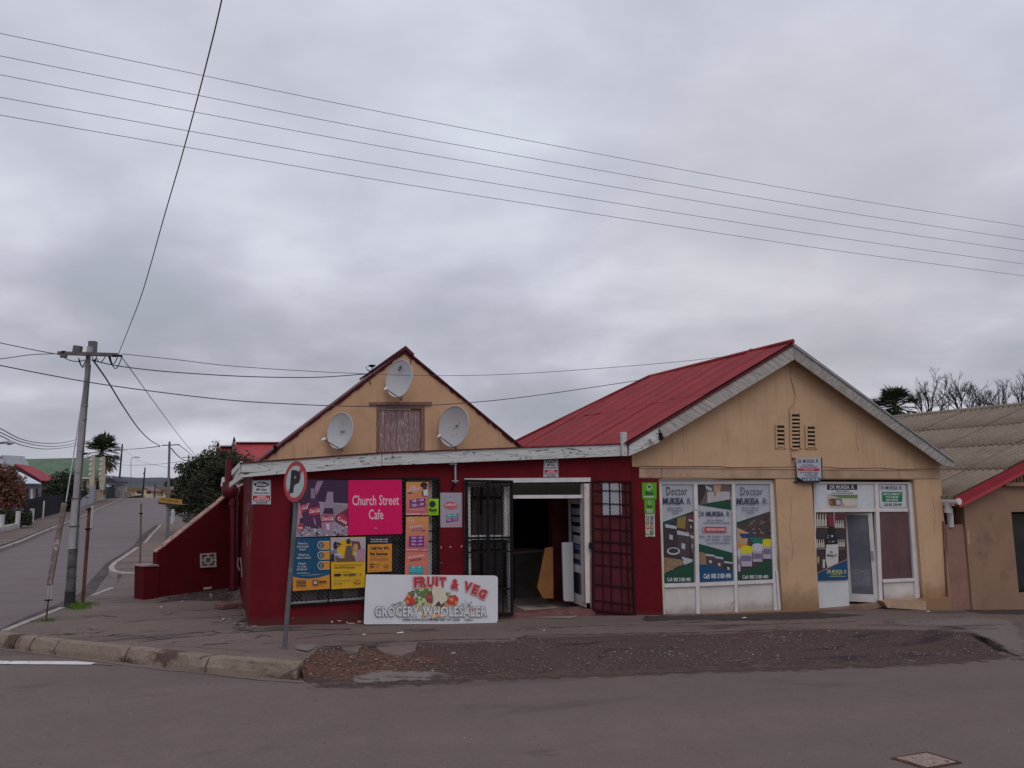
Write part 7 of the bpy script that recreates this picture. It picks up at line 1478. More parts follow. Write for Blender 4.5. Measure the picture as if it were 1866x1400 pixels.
lo = thing('street_lamp', 'far street lamp arm over the road between two black poles', 'street lamp', at(239, 905, 140)); mb = MB(); mb.tube([at(239, 905, 140), at(238.5, 840, 140), at(241, 834, 140), at(247, 832.8, 140)], .05, m_gp, 6); mb.build('pole', lo); mb = MB(); mb.tube([at(246, 833, 140), at(254, 833.8, 140)], .11, m_grey, 6); mb.build('lamp_head', lo)
# yield sign
yb = gh(202.5, 906); YY = yb.y; ys = thing('yield_sign', 'back of a triangular yield sign before the dark green fence', 'traffic sign', yb)
mb = MB(); mb.tube([yb, at(203, 870, YY)], .09, m_gp, 6); mb.build('post', ys); mb = MB(); mb.slab(Plane(at(203, 870, YY-.1), (1, 0, 0), n=(0, -1, 0)), [(198, 867), (208, 867), (203, 875)], -.02, .04, m_gp); mb.build('plate', ys); mb = MB(); mb.slab(Plane(at(203, 870, YY-.15), (1, 0, 0), n=(0, -1, 0)), [(200.3, 868.4), (205.7, 868.4), (203, 872.8)], -.0, .02, k_w); mb.build('print', ys)

# ================================================================== WIRES
def spl(pts, n_=14):
    out = []
    for i in range(len(pts)-1):
        p0 = pts[max(i-1, 0)]; p1, p2 = pts[i], pts[i+1]; p3 = pts[min(i+2, len(pts)-1)]
        for k in range(n_):
            t = k/n_; out.append(tuple(.5*((2*b)+(c-a)*t+(2*a-5*b+4*c-d)*t*t+(-a+3*b-3*c+d)*t*t*t) for a, b, c, d in zip(p0, p1, p2, p3)))
    out.append(pts[-1]); return out
def wire(label, pts, r_, name='overhead_wire', cat='overhead wire', group=None, m_=None):
    """pts: (px, py, depth) read off the photograph; depth runs linearly in 1/Y as along a straight span"""
    q_ = spl([(x, y, 1/Y) for x, y, Y in pts]); mb = MB(); e0, e1 = at(*pts[0]), at(*pts[-1]); dl = e1-e0; o3 = e0-CAMP; w3 = []
    for x, y, k in q_:      # every span hangs in one vertical plane between its two ends
        r = ray(x, y); den = r.x*dl.y - r.y*dl.x; w3.append(CAMP + r*((o3.x*dl.y - o3.y*dl.x)/den))
    mb.tube(w3, r_, m_ or mat('wire', (.07, .07, .095), rough=.6, var=.1), 5)
    return mb.build(name, origin=at(pts[0][0], pts[0][1], pts[0][2]), label=label, cat=cat, group=group)
G5 = 'parallel overhead wires crossing the sky'
for nm, ys_ in (('topmost', ((0, 61), (370, 138), (700, 205.5), (1166, 295), (1500, 355), (1866, 413))), ('second from the top', ((0, 102), (361, 174), (700, 240), (1166, 323.5), (1500, 381), (1866, 437))), ('middle one', ((0, 136.5), (353, 204), (700, 268), (1166, 349), (1500, 404), (1866, 458))), ('second from the bottom', ((0, 177.5), (344, 239), (700, 301.5), (1166, 377.5), (1500, 429.5), (1866, 481.5))), ('lowest', ((0, 210), (336.5, 268), (700, 330), (1166, 403), (1500, 453.5), (1866, 503)))):
    pts = []
    P0 = (ys_[1][1]-ys_[0][1])/(ys_[1][0]); PZ = (ys_[-1][1]-ys_[-2][1])/366
    ys2 = [(-260, ys_[0][1]-P0*260*1.03)] + list(ys_) + [(2200, ys_[-1][1]+PZ*334*.97)]
    for x, y in ys2: k = .1 + (.0568-.1)*x/1866; pts.append((x, y, 1/k))
    wire('%s of the five thin parallel wires high across the sky' % nm.capitalize() if nm != 'middle one' else 'Middle one of the five thin parallel wires high across the sky', pts, .0046, group=G5)
wire('single wire falling steeply from the top of the picture to the corner pole crossarm', [(425, -120, 5.2), (404, 0, 6), (371, 137, 7), (336, 268, 8.6), (300, 392, 10), (262, 525, 11.8), (234, 600, 12.9), (216, 645, Yp-.15)], .0062)
Ywb = ridgeY
wire('upper thin wire from the crossarm to the apricot gable slope', [(222, 645, Yp-.1), (320, 655.5, 15), (420, 667, 15.6), (560, 676.5, 16.4), (668, 681.5, G.hit(680, 675, .3).y-.2)], .007)
wire('thicker wire from the pole top sagging to the apricot gable slope', [(166, 656, Yp-.12), (215, 667, Yp), (300, 677, 14.8), (420, 685, 15.4), (520, 688, 16), (594, 687, 16.6), (668, 681.5, G.hit(680, 675, .3).y-.2)], .011)
wire('wire from the apricot gable over the dish to the red ridge bracket', [(672, 681, G.hit(680, 675, .3).y-.2), (735, 684, 15.9), (850, 684.5, 16), (960, 680.5, 16.3), (1100, 671, 17), (1240, 659, 17.6), (1362, 645.5, Ywb-.1)], .006)
wire('long black wire crossing in front of the gables from left edge to red roof', [(-120, 640, 12.0), (0, 666, 12.4), (158, 696, 13), (300, 716, 13.6), (420, 729.5, 14), (520, 736, 14.4), (620, 740, 14.8), (738, 740.5, 15.2), (860, 733.5, 15.8), (960, 723, 16.4), (1080, 706, 17.2), (1184, 690, (A1+vA*ER).y)], .010)
wire('upper of two wires entering the crossarm from the left edge', [(-120, 600, 13.5), (0, 625, 13.8), (60, 637.5, 14), (112, 647, Yp-.15)], .009)
wire('lower of two wires entering the crossarm from the left edge', [(-120, 672, 13.5), (0, 654.5, 13.8), (60, 646.5, 14), (112, 644.8, Yp-.15)], .008)
wire('sagging black cable from the corner pole to the street name pole', [(170, 657, Yp-.1), (195, 693, 17), (222, 737, 21), (250, 778, 26), (272, 801, 31), (292, 813, YD-.1)], .018)
wire('thin wire from the crossarm tip down to the green bush', [(221, 650, Yp-.1), (245, 683, 17), (275, 725, 21), (320, 786, 29), (350, 823, 38), (372, 848, 46)], .009)
wire('cable from the street name pole to the third pole', [(312, 817, YD), (322, 829, YD*1.2), (334, 838, YD*1.5), (342, 839, YE)], .028)
wire('thin line from the name pole crossarm down behind the bush', [(326, 811, YD), (338, 820, YD*1.25), (352, 832, YD*1.7), (360, 838, 90)], .018)
for lab, pts in (('faint wire from the palm to the name pole crossarm', ((208, 820, 90), (250, 818, 70), (292, 813.5, YD))), ('lower faint wire behind the name pole', ((205, 847, 120), (250, 848, 110), (300, 845, 100), (342, 839, YE))), ('faint wire crossing down to the right behind the name pole', ((224, 815, YA), (250, 838, 110), (275, 846, 105), (310, 853, 100), (357, 858, 95))),
                 ('topmost of three faint sagging wires at the left edge above the houses', ((-20, 776, 30), (0, 781, 32), (35, 799, 40), (70, 807, 50), (110, 807.5, 62), (145, 800, 70))), ('middle of three faint sagging wires at the left edge above the houses', ((-20, 783, 30), (0, 788, 32), (35, 804, 40), (75, 812.5, 50), (110, 813, 62), (145, 806, 70))), ('lowest of three faint sagging wires at the left edge above the houses', ((-20, 788, 30), (0, 794, 32), (35, 810, 40), (75, 818, 50), (110, 817, 62), (145, 811, 70)))):
    wire(lab, pts, .022, m_=mat('wire_far', (.09, .09, .11), var=.1))

# ================================================================== VEGETATION
random.seed(99)
def leafcloud(mb, blobs, n_, size, mats, dens=.62, droop=0.0):
    for (c_, rx_, ry_, rz_), k in blobs:
        for i in range(int(n_*k)):
            while True:
                v = Vector((random.uniform(-1, 1), random.uniform(-1, 1), random.uniform(-1, 1)))
                L_ = v.length
                if L_ > 1 or L_ < .25: continue
                nz_ = noise.noise(Vector((v.x*2.3+c_.x, v.y*2.3+c_.y, v.z*2.3+c_.z)))
                if L_ > dens + .45*nz_ + random.uniform(0, .18): continue
                break
            v = v/dens; p = c_ + Vector((v.x*rx_, v.y*ry_, v.z*rz_)); s_ = size*random.uniform(.6, 1.4)
            a = Vector((random.gauss(0, 1), random.gauss(0, 1), random.gauss(0, .7)-droop)).normalized(); b = a.orthogonal().normalized()
            b = (Matrix.Rotation(random.uniform(0, 6.28), 3, a) @ b)
            m_ = random.choice(mats)
            mb.add([p - a*s_, p + b*s_*.45, p + a*s_, p - b*s_*.45], [(0, 1, 2, 3)], m_)
def branches(mb, p, d, L_, r_, lev, mt, spread=.6, up=.15, nmin=2, nmax=3, shrink=.68, seg=3):
    pts = [p]; q_ = p; dd = d
    for i in range(seg):
        dd = (dd + Vector((random.gauss(0, .13), random.gauss(0, .13), random.gauss(0, .10)+up*.3))).normalized(); q_ = q_ + dd*L_/seg; pts.append(q_)
    mb.tube(pts, [r_*(1-.35*i/seg) for i in range(seg+1)], mt, 5 if lev > 2 else 3, caps=False)
    if lev <= 0: return
    for k in range(random.randint(nmin, nmax)):
        f_ = random.uniform(.45, 1.0) if k else 1.0; idx = min(seg, max(1, int(f_*seg+.5))); b_ = pts[idx]
        nd = (dd + Vector((random.gauss(0, spread), random.gauss(0, spread), random.gauss(0, spread*.7)+up))).normalized()
        branches(mb, b_, nd, L_*shrink*random.uniform(.8, 1.15), r_*.6, lev-1, mt, spread, up, nmin, nmax, shrink, seg)
def mpx(Y): return Y/FPX
m_bark = mat('bark', (.075, .055, .045), rough=1, var=.3, scale=6)
l1, l2, l3, l4 = mat('leaf_olive', (.035, .043, .022), var=.3, scale=3), mat('leaf_dark', (.020, .027, .017), var=.3, scale=3), mat('leaf_brown', (.085, .058, .035), var=.3, scale=3), mat('leaf_light', (.062, .075, .035), var=.3, scale=3)
Yb = 42.0; u_ = mpx(Yb)
bu = thing('leafy_tree', 'large dark olive bushy tree behind the red wing wall', 'tree', gh(392, 985))
def bc(x, y, dy=0): return at(x, y, Yb+dy)
mb = MB(); leafcloud(mb, [((bc(345, 903), 27*u_, 1.2, 25*u_), .12), ((bc(372, 872, .3), 32*u_, 1.5, 34*u_), .20), ((bc(400, 860, .5), 34*u_, 1.6, 36*u_), .20), ((bc(375, 915, -.2), 40*u_, 1.4, 32*u_), .18), ((bc(432, 875, .9), 34*u_, 1.6, 44*u_), .14), ((bc(328, 914, 0), 15*u_, 1, 14*u_), .06), ((bc(408, 838, .5), 20*u_, 1.1, 14*u_), .06), ((bc(422, 925, 0), 40*u_, 1.5, 34*u_), .12)], 30000, .075, [l1, l1, l1, l2, l3, l4]); mb.build('crown', bu)
mb = MB(); b_ = gh(384, 978)
for x, y in ((350, 900), (385, 870), (415, 880), (370, 930)): mb.tube([Vector((b_.x, Yb, b_.z-.2)), bc(384, 955), bc(x, y)], [.2, .12, .05], m_bark, 6)
mb.build('trunk', bu)
# autumn tree at the left edge
Ya = 51.0; u_ = mpx(Ya); at_ = thing('autumn_tree', 'small tree with rust and orange autumn leaves at the left edge', 'tree', at(14, 935, Ya))
a1, a2, a3, a4 = mat('leaf_rust', (.17, .045, .03), var=.3), mat('leaf_orange', (.24, .11, .06), var=.3), mat('leaf_maroon', (.11, .03, .03), var=.3), mat('leaf_green2', (.09, .09, .03), var=.3)
mb = MB(); leafcloud(mb, [((at(10, 886, Ya), 28*u_, .9, 24*u_), .45), ((at(22, 905, Ya), 20*u_, .8, 20*u_), .3), ((at(4, 866, Ya), 18*u_, .8, 15*u_), .2)], 5200, .10, [a1, a2, a3, a1, a4]); mb.build('crown', at_)
mb = MB(); branches(mb, at(12, 945, Ya), Vector((0, 0, 1)), 1.7, .12, 4, m_bark); mb.build('trunk', at_)
Yg = 80; u_ = mpx(Yg); sh = thing('green_shrub', 'dark green shrub between the red roofed house and the corner pole', 'shrub', at(117, 930, Yg)); mb = MB(); leafcloud(mb, [((at(118, 897, Yg), 28*u_, .9, 30*u_), 1), ((at(106, 905, Yg), 22*u_, .8, 20*u_), .5)], 4200, .16, [l1, l2, l2, l4]); mb.build('foliage', sh)
mb = MB(); mb.tube([at(117, 932, Yg), at(117, 895, Yg)], .08, m_bark, 5); mb.build('stem', sh)
# hedges behind the white wall
for lab, x, y, rx_, ry_ in (('clipped dark hedge behind the white low wall at the left edge', 14, 944, 24, 15), ('small dark hedge piece between the second and third white wall pillars', 49, 944, 9, 13)):
    Yh = 49.0; u_ = mpx(Yh); h_ = thing('hedge', lab, 'hedge', at(x, 958, Yh)); mb = MB()
    for i in range(2600 if rx_ > 10 else 900):
        p = at(x+random.uniform(-1, 1)*rx_, y+random.uniform(-1, 1)*ry_*(.85+.15*random.random()), Yh+random.uniform(0, .6)); a = Vector((random.gauss(0, 1), random.gauss(0, 1), random.gauss(0, 1))).normalized()*.08; b = a.orthogonal()*.6; mb.add([p-a, p+b, p+a, p-b], [(0, 1, 2, 3)], random.choice((l1, l2, l1, l4)))
    mb.build('foliage', h_)
# palms
def palm(label, cx, cy, rpx_, Y, trunk_to, nf=46, wpx=7, skirt=True):
    u_ = mpx(Y); c_ = at(cx, cy, Y); o = thing('palm_tree', label, 'palm tree', at(trunk_to[0], trunk_to[1], Y)); lp_ = (mat('palm_green', (.045, .06, .025), var=.35, scale=1), mat('palm_dark', (.022, .03, .018), var=.3, scale=1), mat('palm_dead', (.13, .095, .06), var=.3, scale=1))
    mb = MB(); mb.tube([at(trunk_to[0], trunk_to[1], Y), c_], [wpx*.55*u_, wpx*.45*u_], mat('palm_trunk', (.10, .075, .06), var=.4, scale=2), 8); mb.build('trunk', o)
    mb = MB()
    for i in range(nf):
        th = random.uniform(0, 6.28); el = random.uniform(-.75, 1.35) if i < nf*.8 else random.uniform(-1.45, -.7); m_ = lp_[2] if el < -.9 else random.choice(lp_[:2]); Rr = rpx_*u_*(random.uniform(.75, 1.0) if el > -.7 else random.uniform(.8, 1.1))
        d = Vector((math.cos(th)*math.cos(el), math.sin(th)*math.cos(el), math.sin(el))); hub = c_ + d*Rr*.45 + Vector((0, 0, -.02*Rr)); mb.tube([c_, hub], .02*Rr/2+.01, m_, 3, caps=False)
        sd = d.cross(Vector((0, 0, 1))); sd = sd.normalized() if sd.length > .1 else Vector((1, 0, 0)); up_ = sd.cross(d)
        for k in range(13):
            a = R(-80+160*k/12); dd = (d*math.cos(a) + (sd*math.sin(a)+up_*random.uniform(-.15, .15))*.9).normalized(); tip = hub + dd*Rr*.55*random.uniform(.8, 1) + Vector((0, 0, -Rr*.10*random.random())); w_ = dd.cross(up_)*Rr*.035; mb.add([hub, hub+dd*Rr*.3+w_, tip, hub+dd*Rr*.3-w_], [(0, 1, 2, 3)], m_)
    mb.build('crown', o)
    if skirt:
        mb = MB()
        for i in range(60):
            th = random.uniform(0, 6.28); z_ = random.uniform(0, 1); p = c_ + Vector((math.cos(th)*.5, math.sin(th)*.5, -z_*rpx_*u_*1.2-.2)); mb.add([p, p+Vector((math.cos(th+1), math.sin(th+1), 0))*.25, p+Vector((math.cos(th)*.4, math.sin(th)*.4, -rpx_*u_*.55))], [(0, 1, 2)], lp_[2] if random.random() < .6 else lp_[1])
        mb.build('dead_skirt', o)
    return o
palm('tall fan palm with dead skirt beside the green roofed hall', 185, 824, 46, 140, (191, 902))
palm('dark palm crown rising between beige gable and grey corrugated roof', 1632, 742, 52, 34, (1634, 880), nf=54, wpx=9, skirt=False)
# bare winter trees behind the neighbour's roof
m_twig = mat('winter_twig', (.040, .033, .036), rough=1, var=.2)
for i, (lab, x, Y, top, lx_) in enumerate((('leftmost bare winter tree behind the grey corrugated roof', 1690, 36, 690, 0), ('tallest-crowned bare winter tree, second from left behind the corrugated roof', 1752, 37, 692, .1), ('bare winter tree third from left behind the grey roof ridge', 1800, 39, 700, -.1), ('rightmost bare winter tree behind the grey roof, at the picture edge', 1848, 36, 688, 0))):
    random.seed(300+i); o = thing('bare_tree', lab, 'tree', at(x, 905, Y), 'bare trees behind the grey roof'); H_ = mpx(Y)
    mb = MB(); b_ = at(x, 905, Y); t_ = at(x+lx_*20, 768, Y); mb.tube([b_, t_], [.15, .09], m_twig, 6)
    for k in range(6):
        a = R(-62+124*(k+.5)/6+random.uniform(-9, 9)); branches(mb, t_.lerp(b_, random.uniform(0, .12)), Vector((math.sin(a), random.uniform(-.5, .5), math.cos(a))).normalized(), H_*random.uniform(44, 62)/1.45, .038, 4, m_twig, spread=.40, up=.13, nmin=3, nmax=4, shrink=.64)
    mb.build('trunk', o)

# ================================================================== LEFT HOUSES AND FENCES
def FP(Y, ang=0.0, x=100): return Plane(at(x, 900, Y), (math.cos(ang), math.sin(ang), 0))
def house_part(mb, P, q_, d0, d1, m_): mb.slab(P, q_, d0, d1, m_)
def simple(name, label, cat, P, parts, base):
    o = thing(name, label, cat, P.hit(base[0], base[1], 0)); 
    for nm, quads, d0, d1, m_ in parts:
        for q_ in quads: mb = MB(); mb.slab(P, q_, d0, d1, m_); mb.build(nm, o)
    return o
m_groof = mat('green_roof', (.10, .145, .095), rough=.8, var=.14, scale=.6); m_hall = mat('hall_cream', (.42, .34, .25), var=.12, scale=.8); m_par = mat('parapet_cream', (.40, .36, .29), var=.12, scale=1)
m_lr = mat('left_red_roof', (.26, .035, .05), rough=.7, var=.15, scale=.8); m_bw = mat('bluegrey_wall', (.17, .155, .18), var=.15, scale=.8); m_dw = mat('dark_window', (.02, .02, .025), rough=.3); m_dkwall = mat('dark_wall', (.085, .065, .07), var=.2); m_wr = mat('white_tin_roof', (.52, .56, .64), rough=.5, var=.05)  # dark_wall is the dark tone of the red-roofed house wall
# green hall: long roof with depth
PH_ = FP(122, R(20), 100)
hall = thing('green_roof_hall', 'long cream hall with moss green roof and stepped white gable parapets', 'hall', PH_.hit(120, 906, 0))
def roofquad(P, q_top, q_bot, rise_back, m_, nm, root, th=.12):
    """sloping roof: eave on plane P, ridge set back by rise_back metres"""
    mb = MB(); tp = [P.hit(x, y, -rise_back) for x, y in q_top]; bt = [P.hit(x, y, .4) for x, y in q_bot]; dn = Vector((0, 0, -th))
    v = [bt[0], bt[1], tp[1], tp[0]]; mb.hexa([p for p in v] + [p+dn for p in v], m_); mb.build(nm, root)
    return tp, bt
roofquad(PH_, [(10, 837.5), (186, 833.5)], [(20, 872), (186, 871)], 7.0, m_groof, 'roof', hall)
mb = MB(); tp = [PH_.hit(10, 837.5, -7), PH_.hit(186, 833.5, -7)]; mb.add([tp[0], tp[1], tp[1]-PH_.n*2.4+Vector((0, 0, -2)), tp[0]-PH_.n*2.4+Vector((0, 0, -2))], [(0, 1, 2, 3)], m_groof); mb.build('rear_roof', hall)
mb = MB(); mb.slab(PH_, [(20, 872.5), (186, 871.5), (186, 912), (20, 918)], -1.0, 0, m_hall); mb.build('wall', hall)
mb = MB(); mb.slab(PH_, [(20, 870.8), (162, 870), (162, 872.5), (20, 873.2)], .41, .6, m_white); mb.build('gutter', hall)
for x, w_ in ((120, 5), (128, 4), (152, 5), (175, 5)): mb = MB(); mb.slab(PH_, [(x, 877), (x+w_, 877), (x+w_, 892), (x, 892)], -.1, .03, m_dw); mb.build('window', hall)
for xs in (0, 18.5):     # gable parapets seen almost edge-on
    mb = MB(); mb.slab(PH_, [(166.5+xs, 829+xs*.18), (172+xs, 829+xs*.18), (172.3+xs, 875), (170.5+xs, 893), (164+xs, 893), (162+xs*.97, 868), (163+xs, 858), (164+xs, 848), (165.3+xs, 838)], -.2, .6, m_par); pp = mb.build('gable_parapet', hall)
    for j, y in enumerate((836, 845, 854, 863)): mb = MB(); mb.slab(PH_, [(163.8+xs-j*.5, y), (167.5+xs-j*.5, y-.8), (167.2+xs-j*.5, y+2.8), (163.4+xs-j*.5, y+3.6)], .9, 1.3, m_w_cop) if False else mb.slab(PH_, [(163.8+xs-j*.7, y), (168+xs-j*.7, y-.8), (167.6+xs-j*.7, y+2.8), (163.2+xs-j*.7, y+3.8)], .5, .8, mat('coping_white', (.62, .58, .48))); mb.build('step_coping', pp)
# red roofed house
PR = FP(86, R(12), 70); rh = thing('red_roof_house', 'low house with bright red roof and white tin lean-to behind the black fence', 'house', PR.hit(75, 925, 0))
roofquad(PR, [(26, 845), (56, 849)], [(74, 874.5), (115, 879)], 5.0, m_lr, 'roof', rh)
mb = MB(); mb.slab(PR, [(74, 875), (113, 879.5), (113, 920), (74, 928)], -4, .0, m_dkwall); mb.build('wall', rh)
mb = MB(); a_ = [PR.hit(x, y, d_) for x, y, d_ in ((26, 846, -5), (72, 875, .42), (74, 882, .42), (26, 856, -5))]; mb.add(a_, [(0, 1, 2, 3)], m_dkred); mb.build('roof_end', rh)
mb = MB(); a_ = [PR.hit(x, y, d_) for x, y, d_ in ((30, 857, -.8), (75, 881, .9), (46, 880.5, 1.4), (36, 868, .3))]; mb.add(a_ + [p+Vector((0, 0, -.08)) for p in a_], [(0, 1, 2, 3), (7, 6, 5, 4), (0, 4, 5, 1), (1, 5, 6, 2), (2, 6, 7, 3), (3, 7, 4, 0)], m_wr); mb.build('lean_to_roof', rh)
mb = MB(); mb.slab(PR, [(26, 868), (46, 881), (75, 881.5), (75, 925), (26, 932)], -2, .5, m_bw); mb.build('lean_to_wall', rh)
for x, w_, m_ in ((48, 4, m_dw), (56, 3.4, m_white), (65, 4, m_dw), (84, 4, m_dw), (92, 3, m_dw), (100, 3, m_dw)): mb = MB(); mb.slab(PR, [(x, 891), (x+w_, 891), (x+w_, 911), (x, 911)], .0, .53, m_); mb.build('window', rh)
wg = simple('white_gable_house', 'corner of a white gabled house peeping over the autumn tree', 'house', FP(90, 0, 5), [('gable', [[(-20, 846), (4, 831), (13, 848), (13, 925), (-20, 925)]], -4, 0, mat('white_gable', (.50, .49, .53)))], (2, 925)); mb = MB(); mb.slab(FP(90, 0, 5), [(-22, 846), (4, 829.5), (14.5, 849), (13, 850), (4, 832.5), (-21, 848.5)], -4, .1, m_grey); mb.build('roof', wg)
# fences and walls along the far pavement
def line_fence(name, label, g0, g1, h, pitch, w_, m_, rails=(.25, .8), postn=0, pointed=True, cat='fence'):
    o = thing(name, label, cat, g0.lerp(g1, .5)); v = g1-g0; L_ = Vector((v.x, v.y, 0)).length; n_ = int(L_/pitch); t = Vector((v.x, v.y, 0)).normalized(); mb0 = None
    pales = []
    for i in range(n_+1):
        p = g0.lerp(g1, i/max(1, n_)); pales.append(p)
    if n_ > 60:
        mb = MB(); [mb.bar(p+Vector((0, 0, .03)), p+Vector((0, 0, h)), w_, .03, m_, up=Vector((-t.y, t.x, 0))) for p in pales]; mb.build('pale', o, kind='stuff')
    else:
        for p in pales: mb = MB(); mb.bar(p+Vector((0, 0, .03)), p+Vector((0, 0, h)), w_, .03, m_, up=Vector((-t.y, t.x, 0))); mb.build('pale', o)
    for k in rails: mb = MB(); mb.bar(g0+Vector((0, 0, h*k)), g1+Vector((0, 0, h*k)), .05, .05, m_); mb.build('rail', o)
    return o
def G2(x, y): return gh(x, y)
m_fb = mat('fence_black', (.012, .013, .020), rough=.9, var=.3, scale=2)
hpx = lambda p, k: k*mpx(math.hypot(p.y, 0))
g0, g1 = G2(61, 948), G2(128, 930); line_fence('palisade_fence', 'dense black palisade fence between white wall and corner pole', g0, g1, hpx(g0, 41), .16, .10, m_fb, rails=(.2, .55, .85))
g0, g1 = G2(22, 955), G2(61, 948); line_fence('palisade_fence', 'black palisade fence behind the three white wall pillars', g0+Vector((0, 1.2, 0)), g1+Vector((0, .3, 0)), hpx(g0, 43), .22, .09, m_fb, rails=(.25, .85))
g0 = G2(78, 945); po = thing('gate_post', 'slim white post standing in the black palisade fence', 'post', g0); mb = MB(); mb.bar(g0, g0+Vector((0, 0, hpx(g0, 31))), .10, .10, m_white); mb.build('shaft', po)
# white low wall with pillars
lw_ = thing('low_white_wall', 'low white garden wall with four square pillars at the left edge', 'wall', G2(28, 962)); m_lw = mat('limewash', (.50, .48, .47), var=.12, scale=2, base=(.25, (.3, .25, .22), .5))
wl = [G2(-40, 985), G2(2, 969), G2(31, 963), G2(39, 961.5), G2(57, 953.5)]
for a, b in ((0, 1), (1, 2), (3, 4)):
    mb = MB(); p, q_ = wl[a], wl[b]; mb.bar(p+Vector((0, 0, .16)), q_+Vector((0, 0, .16)), .18, .34, m_lw); mb.build('wall_panel', lw_)
for x, y, h_, w_ in ((1, 970, 29, 6.5), (31.2, 963.5, 29, 5.5), (38.2, 962, 28, 5.5), (57, 954.5, 25, 5)):
    p = G2(x, y); H_ = hpx(p, h_); wv = hpx(p, w_); mb = MB(); mb.bar(p-Vector((0, 0, .1)), p+Vector((0, 0, H_)), wv, wv, m_lw, up=Vector((0, 1, 0))); pl = mb.build('pillar', lw_)
    mb = MB(); mb.bar(p+Vector((0, 0, H_+.002)), p+Vector((0, 0, H_+.06)), wv*1.15, wv*1.15, m_lw, up=Vector((0, 1, 0))); mb.build('cap', pl)
# grey pillars behind
for i, (lab, x, y, h_, w_) in enumerate((('grey block pillar above the hedge at the left edge', 6, 936, 22, 12), ('pale square gate pillar with white cap left of the black fence', 23.5, 934, 28, 6.5))):
    p = G2(x, y+4); p = at(x, y, 51.5); o = thing('gate_pillar', lab, 'pillar', p); H_ = 51.5/FPX*h_; wv = 51.5/FPX*w_; mb = MB(); mb.bar(p-Vector((0, 0, .6)), p+Vector((0, 0, H_)), wv, .4, mat('block_grey', (.26, .25, .27), var=.15, scale=2), up=Vector((0, 1, 0))); mb.build('shaft', o); mb = MB(); mb.bar(p+Vector((0, 0, H_+.002)), p+Vector((0, 0, H_+.08)), wv*1.1, .45, m_white, up=Vector((0, 1, 0))); mb.build('cap', o)
# pale panelled gate wall
ga, gb_ = G2(146, 925.5), G2(184, 911.5); pg = thing('panel_gate', 'pale grey panelled sliding gate right of the corner pole', 'gate', ga.lerp(gb_, .5)); NPL = 6
for i in range(NPL):
    p, q_ = ga.lerp(gb_, i/NPL+.006), ga.lerp(gb_, (i+1)/NPL-.006); hp, hq = hpx(p, 32), hpx(q_, 27 if i > 3 else 30); mb = MB(); t = (q_-p).normalized(); n_ = Vector((-t.y, t.x, 0))*.05
    mb.hexa([p, q_, q_+Vector((0, 0, hq)), p+Vector((0, 0, hp)), p+n_, q_+n_, q_+n_+Vector((0, 0, hq)), p+n_+Vector((0, 0, hp))], mat('gate_pale%d' % (i % 2), ((.34, .34, .38), (.30, .30, .34))[i % 2])); mb.build('panel', pg)
p = G2(187.5, 911); o = thing('gate_pillar', 'plain concrete pillar at the far end of the pale panelled gate', 'pillar', p); mb = MB(); mb.bar(p-Vector((0, 0, .2)), p+Vector((0, 0, hpx(p, 21))), hpx(p, 5), .6, m_pc, up=Vector((0, 1, 0))); mb.build('shaft', o)
ga, gb_ = G2(190.5, 909.6), G2(214, 907); line_fence('palisade_fence', 'dark green fence behind the yield sign', ga, gb_, hpx(ga, 20), .45, .38, mat('fence_green', (.012, .035, .035), var=.3), rails=(.3, .9))
ga, gb_ = G2(218, 907.5), G2(237, 905.6); o = thing('stub_wall', 'row of brownish stub walls at the far end of the left pavement', 'wall', ga)
for i in range(3): p = ga.lerp(gb_, i/2.2); mb = MB(); mb.bar(p, p+Vector((0, 0, hpx(p, 13-i*2.0))), hpx(p, 4.5), 1.0, mat('stub_brown', (.22, .17, .15), var=.2), up=Vector((0, 1, 0))); mb.build('panel', o)
o = simple('small_house', 'low house with dark carport roof behind the yield sign', 'house', FP(165, 0, 203), [('wall', [[(190, 883), (214, 883), (214, 906), (190, 906)]], -3, 0, mat('mauve_wall', (.27, .24, .27))), ('roof', [[(190, 873), (200, 870.5), (214, 878), (215, 882), (190, 880)]], -3, 1.2, mat('slate_roof', (.05, .045, .06))), ('porch_roof', [[(190, 883), (198, 885), (199, 887), (190, 887)]], .4, 1.6, m_wr), ('window', [[(201, 885), (206, 885), (206, 891), (201, 891)]], -.1, .1, m_dw)], (200, 906))
# far cream houses at the end of the street
m_fc = mat('far_cream', (.56, .46, .30), var=.08); m_fr = mat('far_brown_roof', (.20, .13, .115), var=.15); m_fr2 = mat('far_olive_roof', (.17, .15, .07), var=.15)
def farhouse(label, Y, walls, roofs, wins):
    P = FP(Y, 0, 270); o = thing('far_house', label, 'house', P.hit(sum(w[0] for w in walls[0])/4, 906, 0), 'cream houses at the end of the street')
    for w_ in walls: mb = MB(); mb.slab(P, w_, -6, 0, m_fc); mb.build('wall', o)
    for r_, m_ in roofs: mb = MB(); mb.slab(P, r_, -7, .5, m_); mb.build('roof', o)
    for x0, y0, x1, y1 in wins: mb = MB(); mb.slab(P, [(x0, y0), (x1, y0), (x1, y1), (x0, y1)], -.05, .08, m_dw); mb.build('window', o)
    return o
farhouse('long low cream house with olive roof, left of the far row', 216, [[(231, 893), (251, 893), (251, 909), (231, 909)]], [([(230, 892.5), (233, 888), (252, 888), (252, 893.5), (230, 893.5)], m_fr2)], [(234, 896, 236, 900), (242, 896, 244, 900)])
farhouse('cream gabled house with two dark windows behind the black poles', 212, [[(248, 909), (248, 895), (262, 888.5), (277, 895), (277, 909)]], [([(247, 895.5), (262, 887.3), (278, 895.5), (278, 897), (262, 889.3), (247, 897)], m_fr)], [(250.5, 895.5, 259, 899.5), (267, 895.5, 275, 899.5)])
